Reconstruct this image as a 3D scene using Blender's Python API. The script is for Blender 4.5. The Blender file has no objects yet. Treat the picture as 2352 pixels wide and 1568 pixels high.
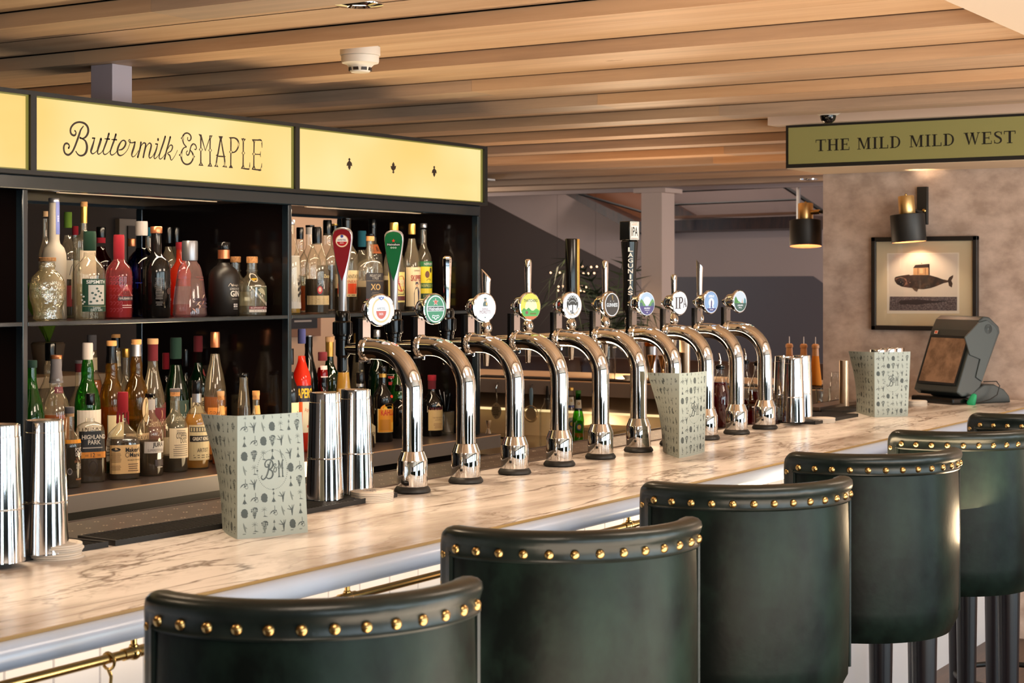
import bpy, math, random
from mathutils import Vector, Matrix

SC = bpy.context.scene
COL = SC.collection
PI = math.pi
F = 3950.0            # focal length in pixels of the 2352 wide frame
EYE = 1.65            # camera height
YAW = math.radians(31.96)
CA, SA = math.cos(YAW), math.sin(YAW)
HOR = 645.0           # image row of the horizon

# ------------------------------------------------------------------ camera
cam_data = bpy.data.cameras.new('camera')
cam_data.sensor_width = 36.0
cam_data.lens = F / 2352.0 * 36.0
cam_data.shift_y = -(784.0 - HOR) / 2352.0
cam_data.clip_start = 0.05
cam_data.clip_end = 100
cam_data.dof.use_dof = True
cam_data.dof.focus_distance = 4.9
cam_data.dof.aperture_fstop = 10.0
cam = bpy.data.objects.new('camera', cam_data)
COL.objects.link(cam)
cam.location = (0, 0, EYE)
cam.rotation_euler = (PI / 2, 0, YAW - PI / 2)
SC.camera = cam

# ------------------------------------------------------------------ view, world
SC.view_settings.view_transform = 'Standard'
SC.view_settings.look = 'None'
SC.view_settings.exposure = -0.12
SC.view_settings.gamma = 1.0
SC.view_settings.use_curve_mapping = False
SC.cycles.max_bounces = 8
SC.cycles.diffuse_bounces = 3
SC.cycles.glossy_bounces = 4
SC.cycles.transmission_bounces = 4
SC.cycles.transparent_max_bounces = 24
SC.cycles.caustics_reflective = False
SC.cycles.caustics_refractive = False
SC.cycles.sample_clamp_indirect = 4.0
SC.cycles.sample_clamp_direct = 0.0
world = bpy.data.worlds.new('daylight')
SC.world = world
world.use_nodes = True
wn = world.node_tree.nodes
wn['Background'].inputs['Color'].default_value = (0.62, 0.80, 1.0, 1)
wn['Background'].inputs['Strength'].default_value = 1.5


def lin(c):
    c = c / 255.0
    return c / 12.92 if c <= 0.04045 else ((c + 0.055) / 1.055) ** 2.4


def rgb(r, g, b):
    return (lin(r), lin(g), lin(b), 1.0)


def lamp(name, kind, loc, energy, color, size=0.1, size_y=None, aim=None, spot=None, blend=0.3, spread=None):
    d = bpy.data.lights.new(name, kind)
    d.energy = energy
    d.color = color
    if kind == 'AREA':
        d.shape = 'RECTANGLE' if size_y else 'DISK'
        d.size = size
        if size_y:
            d.size_y = size_y
        if spread:
            d.spread = spread
    else:
        d.shadow_soft_size = size
    if kind == 'SPOT':
        d.spot_size = spot or math.radians(90)
        d.spot_blend = blend
    o = bpy.data.objects.new(name, d)
    COL.objects.link(o)
    o.location = loc
    if aim is not None:
        v = Vector(aim) - Vector(loc)
        o.rotation_euler = v.to_track_quat('-Z', 'Y').to_euler()
    return o


WARM = (1.0, 0.75, 0.50)
COOL = (0.74, 0.87, 1.0)
# daylight entering the five window bays of the street wall (behind the camera)
WINX = [-1.9, 0.15, 2.2, 4.25, 6.3]
for wx in WINX:
    lamp('window_daylight', 'AREA', (wx, -3.25, 1.2), 44, COOL, 0.62, 2.1, aim=(wx + 0.3, 3, 1.2))
    lamp('window_daylight', 'AREA', (wx + 0.8, -3.25, 1.2), 20, (0.82, 1.0, 0.80), 0.34, 2.1, aim=(wx + 1.1, 3, 1.2))
# halogen downlights over the bar
DOWN = [(1.10, 2.88), (2.46, 2.88), (3.825, 2.886), (5.19, 2.855), (6.53, 2.79)]
for dx, dy in DOWN:
    lamp('downlight_beam', 'SPOT', (dx, dy, 2.36), 46, WARM, 0.045, aim=(dx + 0.12, dy - 0.12, 1.0),
         spot=math.radians(105), blend=0.6)
lamp('downlight_beam', 'SPOT', (11.0, 6.5, 2.36), 45, WARM, 0.03, aim=(11, 6.5, 0), spot=math.radians(120), blend=0.6)
lamp('downlight_beam', 'SPOT', (10.6, 3.6, 2.36), 60, (1, .8, .62), 0.03, aim=(12.2, 4.4, 1.2), spot=math.radians(130), blend=0.8)  # added spot without a fitting, brightens the far room
lamp('far_wall_fill', 'AREA', (10.2, -1.5, 1.6), 330, (.92, .93, 1.0), 2.2, 1.6, aim=(13.5, 3.6, 1.7))  # added fill for the far wall, no window stands here
lamp('stair_fill', 'AREA', (12.9, 5.8, 3.7), 110, (1, .86, .76), 1.0, 3.0, aim=(13.2, 5.0, 1.5))  # added fill over the stairs, brightens the far wall
lamp('gallery_fill', 'AREA', (11.2, 8.4, 2.3), 25, (1, .84, .7), 1.0, 1.0, aim=(13.3, 7.0, 1.6))  # added fill for the gallery end of the far wall
lamp('back_room_light', 'AREA', (8.0, 5.7, 2.3), 9, (1, .8, .62), .8, .8, aim=(8.6, 6.6, 1.6))
for cx in (1.2, 3.4, 5.6):
    lamp('customer_side_fill', 'AREA', (cx, 0.9, 2.33), 26, (1.0, 0.82, 0.64), 0.9, 0.5, aim=(cx + .6, 3.4, 1.1))  # added soft fills above the customer side, lifting the bottle shelves
# added upward areas for bounced warm light, they wash the boarded ceiling
lamp('ceiling_fill', 'AREA', (4.9, 3.30, 0.95), 84, (1.0, 0.74, 0.44), 4.2, 0.3, aim=(4.6, 3.3, 2.4))
lamp('ceiling_fill', 'AREA', (8.6, 4.5, 1.35), 26, (1.0, 0.72, 0.46), 0.5, 2.2, aim=(8.4, 4.4, 2.4))
lamp('room_fill', 'AREA', (3.2, 0.2, 0.75), 64, (1.0, 0.80, 0.60), 3.5, 0.8, aim=(3.6, 0.6, 2.4))  # added upward fills on the customer side, lighten the ceiling
lamp('room_fill', 'AREA', (7.2, -0.6, 0.9), 66, (1.0, 0.82, 0.66), 1.6, 0.8, aim=(8.2, 0.6, 2.4))
# shelf lights inside the back bar
for bx in (2.98, 4.22, 5.47):
    lamp('shelf_lamp', 'AREA', (bx, 4.02, 1.925), 4.5, (1.0, 0.78, 0.54), 0.9, 0.04, aim=(bx, 4.2, 1.2))
    lamp('shelf_lamp', 'AREA', (bx, 4.03, 1.505), 4, (1.0, 0.76, 0.52), 0.8, 0.04, aim=(bx, 4.2, 1.0))
# warm strip under the bar overhang, strip in the far serving station
lamp('bar_strip', 'AREA', (4.6, 2.29, 1.03), 11, (1.0, 0.70, 0.44), 6.4, 0.02, aim=(4.6, 2.34, 0.6))
lamp('station_strip', 'AREA', (8.20, 4.6, 0.91), 22, (1.0, 0.76, 0.48), 0.03, 2.4, aim=(8.29, 4.6, 0.76))


# ------------------------------------------------------------------ picture rays on world planes
def ray(px, py):
    t = (px - 1176.0) / F
    return Vector((CA + SA * t, SA - CA * t, (HOR - py) / F))


def onY(px, py, Y):
    r = ray(px, py)
    return Vector((0, 0, EYE)) + r * (Y / r.y)


def onX(px, py, X):
    r = ray(px, py)
    return Vector((0, 0, EYE)) + r * (X / r.x)


def onZ(px, py, Z):
    r = ray(px, py)
    return Vector((0, 0, EYE)) + r * ((Z - EYE) / r.z)


def depth(p):
    return p.x * CA + p.y * SA


# ------------------------------------------------------------------ materials
MATS = {}


def principled(name, color, rough=0.5, metal=0.0, spec=0.5, coat=0.0, emis=None, estr=0.0, bump=None, var=None,
               trans=0.0, aniso=0.0):
    if name in MATS:
        return MATS[name]
    m = bpy.data.materials.new(name)
    m.use_nodes = True
    nt = m.node_tree
    b = nt.nodes['Principled BSDF']
    b.inputs['Base Color'].default_value = color
    b.inputs['Roughness'].default_value = rough
    b.inputs['Metallic'].default_value = metal
    b.inputs['Specular IOR Level'].default_value = spec
    if coat:
        b.inputs['Coat Weight'].default_value = coat
        b.inputs['Coat Roughness'].default_value = 0.08
    if trans:
        b.inputs['Transmission Weight'].default_value = trans
    if aniso:
        b.inputs['Anisotropic'].default_value = aniso
    if emis:
        b.inputs['Emission Color'].default_value = emis
        b.inputs['Emission Strength'].default_value = estr
    if bump or var:
        tc = nt.nodes.new('ShaderNodeTexCoord')
    if bump:
        sc, st = bump[0], bump[1]
        n = nt.nodes.new('ShaderNodeTexNoise')
        n.inputs['Scale'].default_value = sc
        n.inputs['Detail'].default_value = 4
        nt.links.new(tc.outputs['Object'], n.inputs['Vector'])
        bp = nt.nodes.new('ShaderNodeBump')
        bp.inputs['Strength'].default_value = st
        bp.inputs['Distance'].default_value = bump[2] if len(bump) > 2 else 0.002
        nt.links.new(n.outputs['Fac'], bp.inputs['Height'])
        nt.links.new(bp.outputs['Normal'], b.inputs['Normal'])
    if var:
        # var = (second colour, scale, (stretch), lo, hi)
        c2, sc, stretch, lo, hi = var
        mp = nt.nodes.new('ShaderNodeMapping')
        mp.inputs['Scale'].default_value = stretch
        nt.links.new(tc.outputs['Object'], mp.inputs['Vector'])
        n = nt.nodes.new('ShaderNodeTexNoise')
        n.inputs['Scale'].default_value = sc
        n.inputs['Detail'].default_value = 6
        n.inputs['Roughness'].default_value = 0.6
        nt.links.new(mp.outputs['Vector'], n.inputs['Vector'])
        r = nt.nodes.new('ShaderNodeValToRGB')
        r.color_ramp.elements[0].position = lo
        r.color_ramp.elements[0].color = color
        r.color_ramp.elements[1].position = hi
        r.color_ramp.elements[1].color = c2
        nt.links.new(n.outputs['Fac'], r.inputs['Fac'])
        nt.links.new(r.outputs['Color'], b.inputs['Base Color'])
    MATS[name] = m
    return m


def paint(r, g, b, rough=0.5):
    return principled('paint_%d_%d_%d_%d' % (r, g, b, rough * 100), rgb(r, g, b), rough)


def glow(r, g, b, s=1.0):
    n = 'glow_%d_%d_%d_%d' % (r, g, b, s * 100)
    if n in MATS:
        return MATS[n]
    return principled(n, (0.02, 0.02, 0.02, 1), 0.25, emis=rgb(r, g, b), estr=s)


def thin_glass(name, tint, edge, rough=0.02, refl=1.0, body=0.0, bodycol=None, bump=None):
    """clear container glass: tinted see-through face, darker at grazing angles, mirror-like Fresnel gloss"""
    if name in MATS:
        return MATS[name]
    m = bpy.data.materials.new(name)
    m.use_nodes = True
    nt = m.node_tree
    for n in list(nt.nodes):
        nt.nodes.remove(n)
    out = nt.nodes.new('ShaderNodeOutputMaterial')
    tr = nt.nodes.new('ShaderNodeBsdfTransparent')
    gl = nt.nodes.new('ShaderNodeBsdfGlossy')
    gl.inputs['Roughness'].default_value = rough
    lw = nt.nodes.new('ShaderNodeLayerWeight')
    lw.inputs['Blend'].default_value = 0.5
    r = nt.nodes.new('ShaderNodeValToRGB')
    r.color_ramp.elements[0].position = 0.35
    r.color_ramp.elements[0].color = tint
    r.color_ramp.elements[1].position = 0.95
    r.color_ramp.elements[1].color = edge
    nt.links.new(lw.outputs['Facing'], r.inputs['Fac'])
    nt.links.new(r.outputs['Color'], tr.inputs['Color'])
    fr = nt.nodes.new('ShaderNodeLayerWeight')
    fr.inputs['Blend'].default_value = 0.5
    pw = nt.nodes.new('ShaderNodeMath')
    pw.operation = 'POWER'
    pw.inputs[1].default_value = 4.0
    nt.links.new(fr.outputs['Facing'], pw.inputs[0])
    mul = nt.nodes.new('ShaderNodeMath')
    mul.operation = 'MULTIPLY_ADD'
    mul.inputs[1].default_value = .85
    mul.inputs[2].default_value = .045 * refl
    nt.links.new(pw.outputs['Value'], mul.inputs[0])
    last = tr.outputs['BSDF']
    if body:
        df = nt.nodes.new('ShaderNodeBsdfDiffuse')
        df.inputs['Color'].default_value = bodycol
        tl = nt.nodes.new('ShaderNodeBsdfTranslucent')
        tl.inputs['Color'].default_value = bodycol
        m1 = nt.nodes.new('ShaderNodeMixShader')
        m1.inputs['Fac'].default_value = 0.5
        nt.links.new(df.outputs['BSDF'], m1.inputs[1])
        nt.links.new(tl.outputs['BSDF'], m1.inputs[2])
        m2 = nt.nodes.new('ShaderNodeMixShader')
        m2.inputs['Fac'].default_value = body
        nt.links.new(last, m2.inputs[1])
        nt.links.new(m1.outputs['Shader'], m2.inputs[2])
        last = m2.outputs['Shader']
    mx = nt.nodes.new('ShaderNodeMixShader')
    nt.links.new(mul.outputs['Value'], mx.inputs['Fac'])
    nt.links.new(last, mx.inputs[1])
    nt.links.new(gl.outputs['BSDF'], mx.inputs[2])
    if bump:
        tc = nt.nodes.new('ShaderNodeTexCoord')
        n = nt.nodes.new('ShaderNodeTexNoise')
        n.inputs['Scale'].default_value = bump[0]
        nt.links.new(tc.outputs['Object'], n.inputs['Vector'])
        bp = nt.nodes.new('ShaderNodeBump')
        bp.inputs['Strength'].default_value = bump[1]
        bp.inputs['Distance'].default_value = 0.01
        nt.links.new(n.outputs['Fac'], bp.inputs['Height'])
        nt.links.new(bp.outputs['Normal'], gl.inputs['Normal'])
        nt.links.new(bp.outputs['Normal'], fr.inputs['Normal'])
    nt.links.new(mx.outputs['Shader'], out.inputs['Surface'])
    MATS[name] = m
    return m


CHROME = principled('polished_chrome', (0.80, 0.80, 0.80, 1), 0.04, 1.0)
STEEL = principled('brushed_steel', (0.42, 0.40, 0.38, 1), 0.30, 1.0)
TIN = principled('shaker_tin', (0.86, 0.86, 0.87, 1), 0.07, 1.0)
BRASS = principled('brass', rgb(214, 178, 112), 0.2, 1.0)
NAILBRASS = principled('antique_brass', rgb(186, 152, 98), 0.28, 1.0, bump=(60, 0.3, 0.001))
BLACKP = principled('black_plastic', rgb(9, 9, 10), 0.16, spec=.4)
BLACKM = principled('matt_black', rgb(20, 19, 19), 0.5)
FRAMEBLK = principled('painted_frame', rgb(24, 36, 44), 0.2, spec=0.6, coat=0.5)
DARKPANEL = principled('dark_gloss_panel', rgb(18, 11, 10), 0.12, spec=0.5)
RUBBER = principled('rubber', rgb(20, 20, 22), 0.5)
CORK = principled('cork', rgb(196, 140, 84), 0.7, var=(rgb(150, 98, 55), 120, (1, 1, 1), .4, .65))
COPPER = principled('copper_foil', rgb(205, 130, 88), 0.28, 0.8)
GOLD = principled('gold_foil', rgb(205, 160, 80), 0.28, 0.8)
SILVER = principled('silver_foil', rgb(170, 170, 175), 0.3, 0.8)
WHITEP = principled('white_plastic', rgb(214, 206, 196), 0.45)


# ------------------------------------------------------------------ objects
def tag(o, label=None, cat=None, group=None, kind=None):
    if label:
        o['label'] = label
    if cat:
        o['category'] = cat
    if group:
        o['group'] = group
    if kind:
        o['kind'] = kind
    return o


def thing(name, label, cat, loc=(0, 0, 0), rz=0.0, group=None, rot=None):
    o = bpy.data.objects.new(name, None)
    COL.objects.link(o)
    o.empty_display_size = 0.05
    o.location = loc
    o.rotation_euler = rot if rot else (0, 0, rz)
    return tag(o, label, cat, group)


def inst(mesh, name, parent=None, loc=(0, 0, 0), rot=(0, 0, 0)):
    o = bpy.data.objects.new(name, mesh)
    COL.objects.link(o)
    o.parent = parent
    o.location = loc
    o.rotation_euler = rot
    return o


class MB:
    def __init__(s):
        s.v, s.f, s.m = [], [], []

    def add(s, vs, fs, mi=0):
        b = len(s.v)
        s.v.extend([tuple(v) for v in vs])
        for f in fs:
            s.f.append(tuple(b + i for i in f))
            s.m.append(mi)
        return s

    def box(s, x0, x1, y0, y1, z0, z1, mi=0, M=None):
        vs = [Vector((x, y, z)) for z in (z0, z1) for y in (y0, y1) for x in (x0, x1)]
        if M is not None:
            vs = [M @ v for v in vs]
        return s.add(vs, [(0, 2, 3, 1), (4, 5, 7, 6), (0, 1, 5, 4), (2, 6, 7, 3), (0, 4, 6, 2), (1, 3, 7, 5)], mi)

    def loft(s, secs, n=32, p=2.0, M=None, mi=0, caps=True):
        """secs: list of (z, rx, ry, cx, cy)"""
        vs, fs = [], []
        for sec in secs:
            z, rx, ry = sec[:3]
            cx, cy = (sec[3], sec[4]) if len(sec) > 3 else (0, 0)
            pp = sec[5] if len(sec) > 5 else p
            for i in range(n):
                a = 2 * PI * (i + 0.5) / n
                c, q = math.cos(a), math.sin(a)
                k = (abs(c) ** pp + abs(q) ** pp) ** (-1.0 / pp)
                vs.append(Vector((cx + rx * c * k, cy + ry * q * k, z)))
        for j in range(len(secs) - 1):
            for i in range(n):
                a, b = j * n + i, j * n + (i + 1) % n
                fs.append((a, b, b + n, a + n))
        if caps:
            fs.append(tuple(reversed(range(n))))
            fs.append(tuple(range((len(secs) - 1) * n, len(secs) * n)))
        if M is not None:
            vs = [M @ v for v in vs]
        return s.add(vs, fs, mi)

    def lathe(s, prof, n=32, p=2.0, M=None, mi=0, caps=True):
        return s.loft([(z, max(r, 1e-5), max(r, 1e-5)) for r, z in prof], n, p, M, mi, caps)

    def tube(s, path, r, n=12, mi=0, caps=True, flat=1.0):
        path = [Vector(p) for p in path]
        rs = r if isinstance(r, (list, tuple)) else [r] * len(path)
        vs, fs = [], []
        t0 = (path[1] - path[0]).normalized()
        up = Vector((0, 0, 1)) if abs(t0.z) < 0.9 else Vector((1, 0, 0))
        nrm = t0.cross(up).normalized()
        for i, pt in enumerate(path):
            if i == 0:
                t = t0
            elif i == len(path) - 1:
                t = (path[i] - path[i - 1]).normalized()
            else:
                t = ((path[i + 1] - path[i]).normalized() + (path[i] - path[i - 1]).normalized()).normalized()
            nrm = (nrm - t * nrm.dot(t)).normalized()
            bn = t.cross(nrm)
            for k in range(n):
                a = 2 * PI * k / n
                vs.append(pt + (nrm * math.cos(a) + bn * math.sin(a) * flat) * rs[i])
        for j in range(len(path) - 1):
            for k in range(n):
                a, b = j * n + k, j * n + (k + 1) % n
                fs.append((a, b, b + n, a + n))
        if caps:
            fs.append(tuple(reversed(range(n))))
            fs.append(tuple(range((len(path) - 1) * n, len(path) * n)))
        return s.add(vs, fs, mi)

    def prism(s, pts, axis, a0, a1, mi=0, M=None):
        """polygon extruded: axis 'x' pts=(y,z); 'y' pts=(x,z); 'z' pts=(x,y)"""
        n = len(pts)

        def P(u, w, a):
            v = {'x': (a, u, w), 'y': (u, a, w), 'z': (u, w, a)}[axis]
            return M @ Vector(v) if M is not None else Vector(v)
        vs = [P(u, w, a0) for u, w in pts] + [P(u, w, a1) for u, w in pts]
        fs = [tuple(range(n)), tuple(reversed(range(n, 2 * n)))]
        fs += [(i, i + n, (i + 1) % n + n, (i + 1) % n) for i in range(n)]
        return s.add(vs, fs, mi)

    def mesh(s, name, mats, smooth=True, angle=38):
        me = bpy.data.meshes.new(name)
        me.from_pydata(s.v, [], s.f)
        if not isinstance(mats, (list, tuple)):
            mats = [mats]
        for m in mats:
            me.materials.append(m)
        me.polygons.foreach_set('material_index', s.m)
        if smooth:
            me.polygons.foreach_set('use_smooth', [True] * len(s.f))
            me.set_sharp_from_angle(angle=math.radians(angle))
        me.update()
        return me

    def build(s, name, mats, parent=None, loc=(0, 0, 0), rot=(0, 0, 0), smooth=True, bevel=0, angle=38):
        o = inst(s.mesh(name, mats, smooth, angle), name, parent, loc, rot)
        if bevel:
            bv = o.modifiers.new('bevel', 'BEVEL')
            bv.width = bevel
            bv.segments = 2
            bv.limit_method = 'ANGLE'
            bv.harden_normals = False
        return o


# ------------------------------------------------------------------ flat artwork
TXT = {}


def text_geo(s):
    if s in TXT:
        return TXT[s]
    c = bpy.data.curves.new('t', 'FONT')
    c.body = s.lstrip('*')
    if s[0] == '*':
        c.offset = .022
    c.resolution_u = 3
    o = bpy.data.objects.new('t', c)
    COL.objects.link(o)
    bpy.context.view_layer.update()
    me = bpy.data.meshes.new_from_object(o)
    vs = [(v.co.x, v.co.y) for v in me.vertices]
    fs = [tuple(p.vertices) for p in me.polygons]
    bpy.data.objects.remove(o)
    bpy.data.curves.remove(c)
    bpy.data.meshes.remove(me)
    x0 = min(v[0] for v in vs)
    x1 = max(v[0] for v in vs)
    y0 = min(v[1] for v in vs)
    y1 = max(v[1] for v in vs)
    vs = [((x - x0) / (x1 - x0) - .5, (y - y0) / (y1 - y0) - .5) for x, y in vs]
    TXT[s] = (vs, fs, (x1 - x0) / (y1 - y0))
    return TXT[s]


class Art:
    """2D drawing made of coloured patches on thin layers; u right, v up, metres"""

    def __init__(s):
        s.items, s.mats = [], []

    def mi(s, m):
        if m not in s.mats:
            s.mats.append(m)
        return s.mats.index(m)

    def put(s, vs, fs, m, k=1):
        s.items.append((vs, fs, s.mi(m), k))
        return s

    def rect(s, x0, x1, y0, y1, m, k=1, nu=1):
        vs = [(x0 + (x1 - x0) * i / nu, y) for y in (y0, y1) for i in range(nu + 1)]
        return s.put(vs, [(i, i + 1, i + nu + 2, i + nu + 1) for i in range(nu)], m, k)

    def poly(s, pts, m, k=1):
        return s.put(list(pts), [tuple(range(len(pts)))], m, k)

    def ell(s, cx, cy, rx, ry, m, k=1, n=40):
        return s.poly([(cx + rx * math.cos(2 * PI * i / n), cy + ry * math.sin(2 * PI * i / n)) for i in range(n)], m, k)

    def ring(s, cx, cy, r0, r1, m, k=1, n=40, a0=0, a1=2 * PI, sy=1.0):
        vs = []
        for i in range(n + 1):
            a = a0 + (a1 - a0) * i / n
            vs += [(cx + r0 * math.cos(a), cy + r0 * sy * math.sin(a)), (cx + r1 * math.cos(a), cy + r1 * sy * math.sin(a))]
        return s.put(vs, [(2 * i, 2 * i + 1, 2 * i + 3, 2 * i + 2) for i in range(n)], m, k)

    def text(s, t, cx, cy, w, h, m, k=2, rot=0.0, shear=0.0):
        vs, fs, asp = text_geo(t)
        if h is None:
            h = w / asp
        if w is None:
            w = h * asp
        c, q = math.cos(rot), math.sin(rot)
        o = []
        for x, y in vs:
            a, b = x * w + shear * y * h, y * h
            o.append((cx + a * c - b * q, cy + a * q + b * c))
        return s.put(o, fs, m, k)

    def arctext(s, t, cx, cy, r, a_mid, step, h, w, m, k=2, flip=False):
        n = len(t)
        for i, ch in enumerate(t):
            if ch == ' ':
                continue
            d = (i - (n - 1) / 2) * step
            a = a_mid - d if not flip else a_mid + d
            s.text(ch, cx + r * math.cos(a), cy + r * math.sin(a), w * (.45 if ch in 'I1.' else 1), h, m, k,
                   rot=(a - PI / 2) if not flip else (a + PI / 2))
        return s

    def stroke(s, pts, m, k=2, smooth=3, sc=1.0):
        """pts (x, y, width) smoothed by Catmull-Rom"""
        P = [tuple(p) for p in pts]
        if smooth > 1 and len(P) > 2:
            Q = []
            for i in range(len(P) - 1):
                p0, p1, p2, p3 = P[max(i - 1, 0)], P[i], P[i + 1], P[min(i + 2, len(P) - 1)]
                for j in range(smooth):
                    t = j / smooth
                    Q.append(tuple(0.5 * (2 * b + (c - a) * t + (2 * a - 5 * b + 4 * c - d) * t * t + (-a + 3 * b - 3 * c + d) * t ** 3)
                                   for a, b, c, d in zip(p0, p1, p2, p3)))
            Q.append(P[-1])
            P = Q
        vs, fs = [], []
        n = len(P)
        for i in range(n):
            a, b = P[max(i - 1, 0)], P[min(i + 1, n - 1)]
            dx, dy = b[0] - a[0], b[1] - a[1]
            L = math.hypot(dx, dy) or 1
            w = P[i][2] * sc / 2
            vs += [(P[i][0] - dy / L * w, P[i][1] + dx / L * w), (P[i][0] + dy / L * w, P[i][1] - dx / L * w)]
        fs = [(2 * i, 2 * i + 1, 2 * i + 3, 2 * i + 2) for i in range(n - 1)]
        s.put(vs, fs, m, k)
        for p in (P[0], P[-1]):
            s.ell(p[0], p[1], p[2] * sc / 2, p[2] * sc / 2, m, k, 8)
        return s

    def to(s, mb, fn, base=0):
        for vs, fs, mi, k in s.items:
            mb.add([fn(u, v, k) for u, v in vs], fs, mi + base)
        return mb

    def build(s, name, fn, parent=None, base_mats=None, mb=None, smooth=False):
        mb = mb or MB()
        bm = list(base_mats or [])
        s.to(mb, fn, len(bm))
        return mb.build(name, bm + s.mats, parent, smooth=smooth)


def plane_fn(O, U, V, step=0.00015):
    O, U, V = Vector(O), Vector(U).normalized(), Vector(V).normalized()
    N = U.cross(V)
    return lambda u, v, k=0: O + U * u + V * v + N * (k * step)


# serif capitals drawn with strokes; unit cap height, returns (shapes, advance)
def serif_word(art, word, x, y, h, m, k=2, wide=1.0, space=0.55, track=0.12):
    T, t, sf, st = 0.17, 0.07, 0.10, 0.055
    R = lambda a, b, c, d: ('r', a, b, c, d)
    G = {
        'T': (0.80, [R(.315, .485, 0, 1), R(.2, .6, 0, st), R(0, .8, 1 - t, 1), R(0, .05, .74, 1), R(.75, .8, .74, 1)]),
        'H': (0.90, [R(.1, .27, 0, 1), R(.63, .8, 0, 1), R(.27, .63, .47, .54), R(0, .37, 0, st), R(.53, .9, 0, st),
                     R(0, .37, 1 - st, 1), R(.53, .9, 1 - st, 1)]),
        'E': (0.74, [R(.1, .27, 0, 1), R(0, .66, 1 - t, 1), R(0, .7, 0, t), R(.27, .52, .47, .54), R(.61, .66, .76, 1),
                     R(.66, .71, 0, .27), R(.49, .54, .39, .62)]),
        'M': (1.04, [R(.1, .16, 0, 1), R(.77, .94, 0, 1), ('p', (.08, 1), (.26, 1), (.56, .12), (.48, .02)),
                     ('p', (.48, .02), (.54, .02), (.83, 1), (.77, 1)), R(0, .27, 0, st), R(.67, 1.04, 0, st),
                     R(0, .2, 1 - st, 1), R(.8, 1.04, 1 - st, 1)]),
        'I': (0.40, [R(.115, .285, 0, 1), R(0, .4, 0, st), R(0, .4, 1 - st, 1)]),
        'L': (0.72, [R(.1, .27, 0, 1), R(0, .68, 0, t), R(.63, .69, 0, .3), R(0, .38, 1 - st, 1)]),
        'D': (0.88, [R(.1, .27, 0, 1), R(0, .45, 0, t), R(0, .45, 1 - t, 1), ('a', .40, .5, .30, .44, -90, 90, t, T)]),
        'W': (1.18, [('p', (.08, 1), (.26, 1), (.42, .2), (.36, 0)), ('p', (.36, 0), (.41, 0), (.63, .9), (.59, 1)),
                     ('p', (.52, 1), (.70, 1), (.85, .2), (.79, 0)), ('p', (.79, 0), (.84, 0), (1.10, 1), (1.04, 1)),
                     R(0, .34, 1 - st, 1), R(.46, .76, 1 - st, 1), R(.95, 1.18, 1 - st, 1)]),
        'S': (0.62, [('s', (.54, .74, .05), (.5, .9, .06), (.33, .965, .07), (.14, .9, .12), (.1, .76, .15), (.2, .62, .16),
                      (.38, .5, .17), (.5, .36, .16), (.5, .18, .14), (.36, .05, .08), (.2, .04, .07), (.08, .12, .06), (.05, .28, .05)),
                     R(.53, .57, .72, .98), R(.04, .08, .02, .3)]),
    }
    for ch in word:
        if ch == ' ':
            x += space * h
            continue
        adv, shp = G[ch]
        X = lambda a: x + a * h * wide
        for q in shp:
            if q[0] == 'r':
                art.rect(X(q[1]), X(q[2]), y + q[3] * h, y + q[4] * h, m, k)
            elif q[0] == 'p':
                art.poly([(X(a), y + b * h) for a, b in q[1:]], m, k)
            elif q[0] == 's':
                art.stroke([(X(a), y + b * h, w * h) for a, b, w in q[1:]], m, k, 4)
            else:
                _, cx, cy, rx, ry, a0, a1, w0, w1 = q
                pts = []
                for i in range(13):
                    a = math.radians(a0 + (a1 - a0) * i / 12)
                    w = w0 + (w1 - w0) * math.cos(a) ** 2
                    pts.append((X(cx + rx * math.cos(a)), y + (cy + ry * math.sin(a)) * h, w * h))
                art.stroke(pts, m, k, 1)
        x += (adv * wide + track) * h
    return x
# ================================================================== SETTING
ZC = 2.42
M_CEIL = principled('ceiling_board', rgb(206, 176, 146), 0.5, var=(rgb(186, 150, 118), 3.0, (6, .5, 6), .35, .7))
M_BEAM = [principled('beam_%d' % i, rgb(*c), 0.5, var=(rgb(*d), 2.2, (8, .45, 8), .4, .75)) for i, (c, d) in enumerate(
    [((196, 164, 134), (168, 138, 112)), ((204, 168, 134), (176, 138, 104)), ((186, 160, 138), (150, 130, 114))])]


def struct(name, mb, m, bevel=0, smooth=False):
    o = mb.build(name, m, smooth=smooth, bevel=bevel)
    o['kind'] = 'structure'
    return o


struct('floor', MB().box(-4.2, 14, -3.6, 10.2, -0.1, 0), principled('floor_oak', rgb(86, 62, 44), 0.4, var=(rgb(60, 42, 30), 4, (.4, 6, 1), .4, .65)))

# boarded ceiling, cut at the stair void (x > 12.4)
mb = MB().box(-4.2, 12.4, -3.6, 10.2, ZC, ZC + 0.1)
ceil = struct('ceiling', mb, M_CEIL)
bx = [4.80 + 0.693 * k for k in range(-13, 11)]
random.seed(3)
joints = {6: 3.3, 8: 4.55, 10: 4.3}
for i, x in enumerate(bx):
    if x < -4 or x > 12.2:
        continue
    mb = MB()
    ys = [-3.6, random.uniform(-2, 1.2), random.uniform(2.2, 5.5), random.uniform(6.5, 8.5), 10.2]
    for j in range(4):
        mb.box(x, x + 0.17, ys[j], ys[j + 1] - 0.001, 2.374, ZC, random.randrange(3))
    if 2.3 < x < 4.2:
        mb.box(x - .004, x, -3.6, 10.2, ZC - .004, ZC, 3)
    o = mb.build('ceiling_beam', M_BEAM + [BLACKM], smooth=False)
    o['kind'] = 'structure'
    o.name = 'trim_%d' % (i + 1)

# fine ceiling seams between boards
mb = MB()
for x in bx:
    if x > -4:
        mb.box(x + 0.43, x + 0.433, -3.6, 10.2, ZC - 0.0015, ZC + .001)
        mb.box(x - 0.004, x - .0005, -3.6, 10.2, ZC - 0.003, ZC + .001)
o = struct('trim_40', mb, principled('seam', rgb(86, 62, 44), 0.8))

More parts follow.
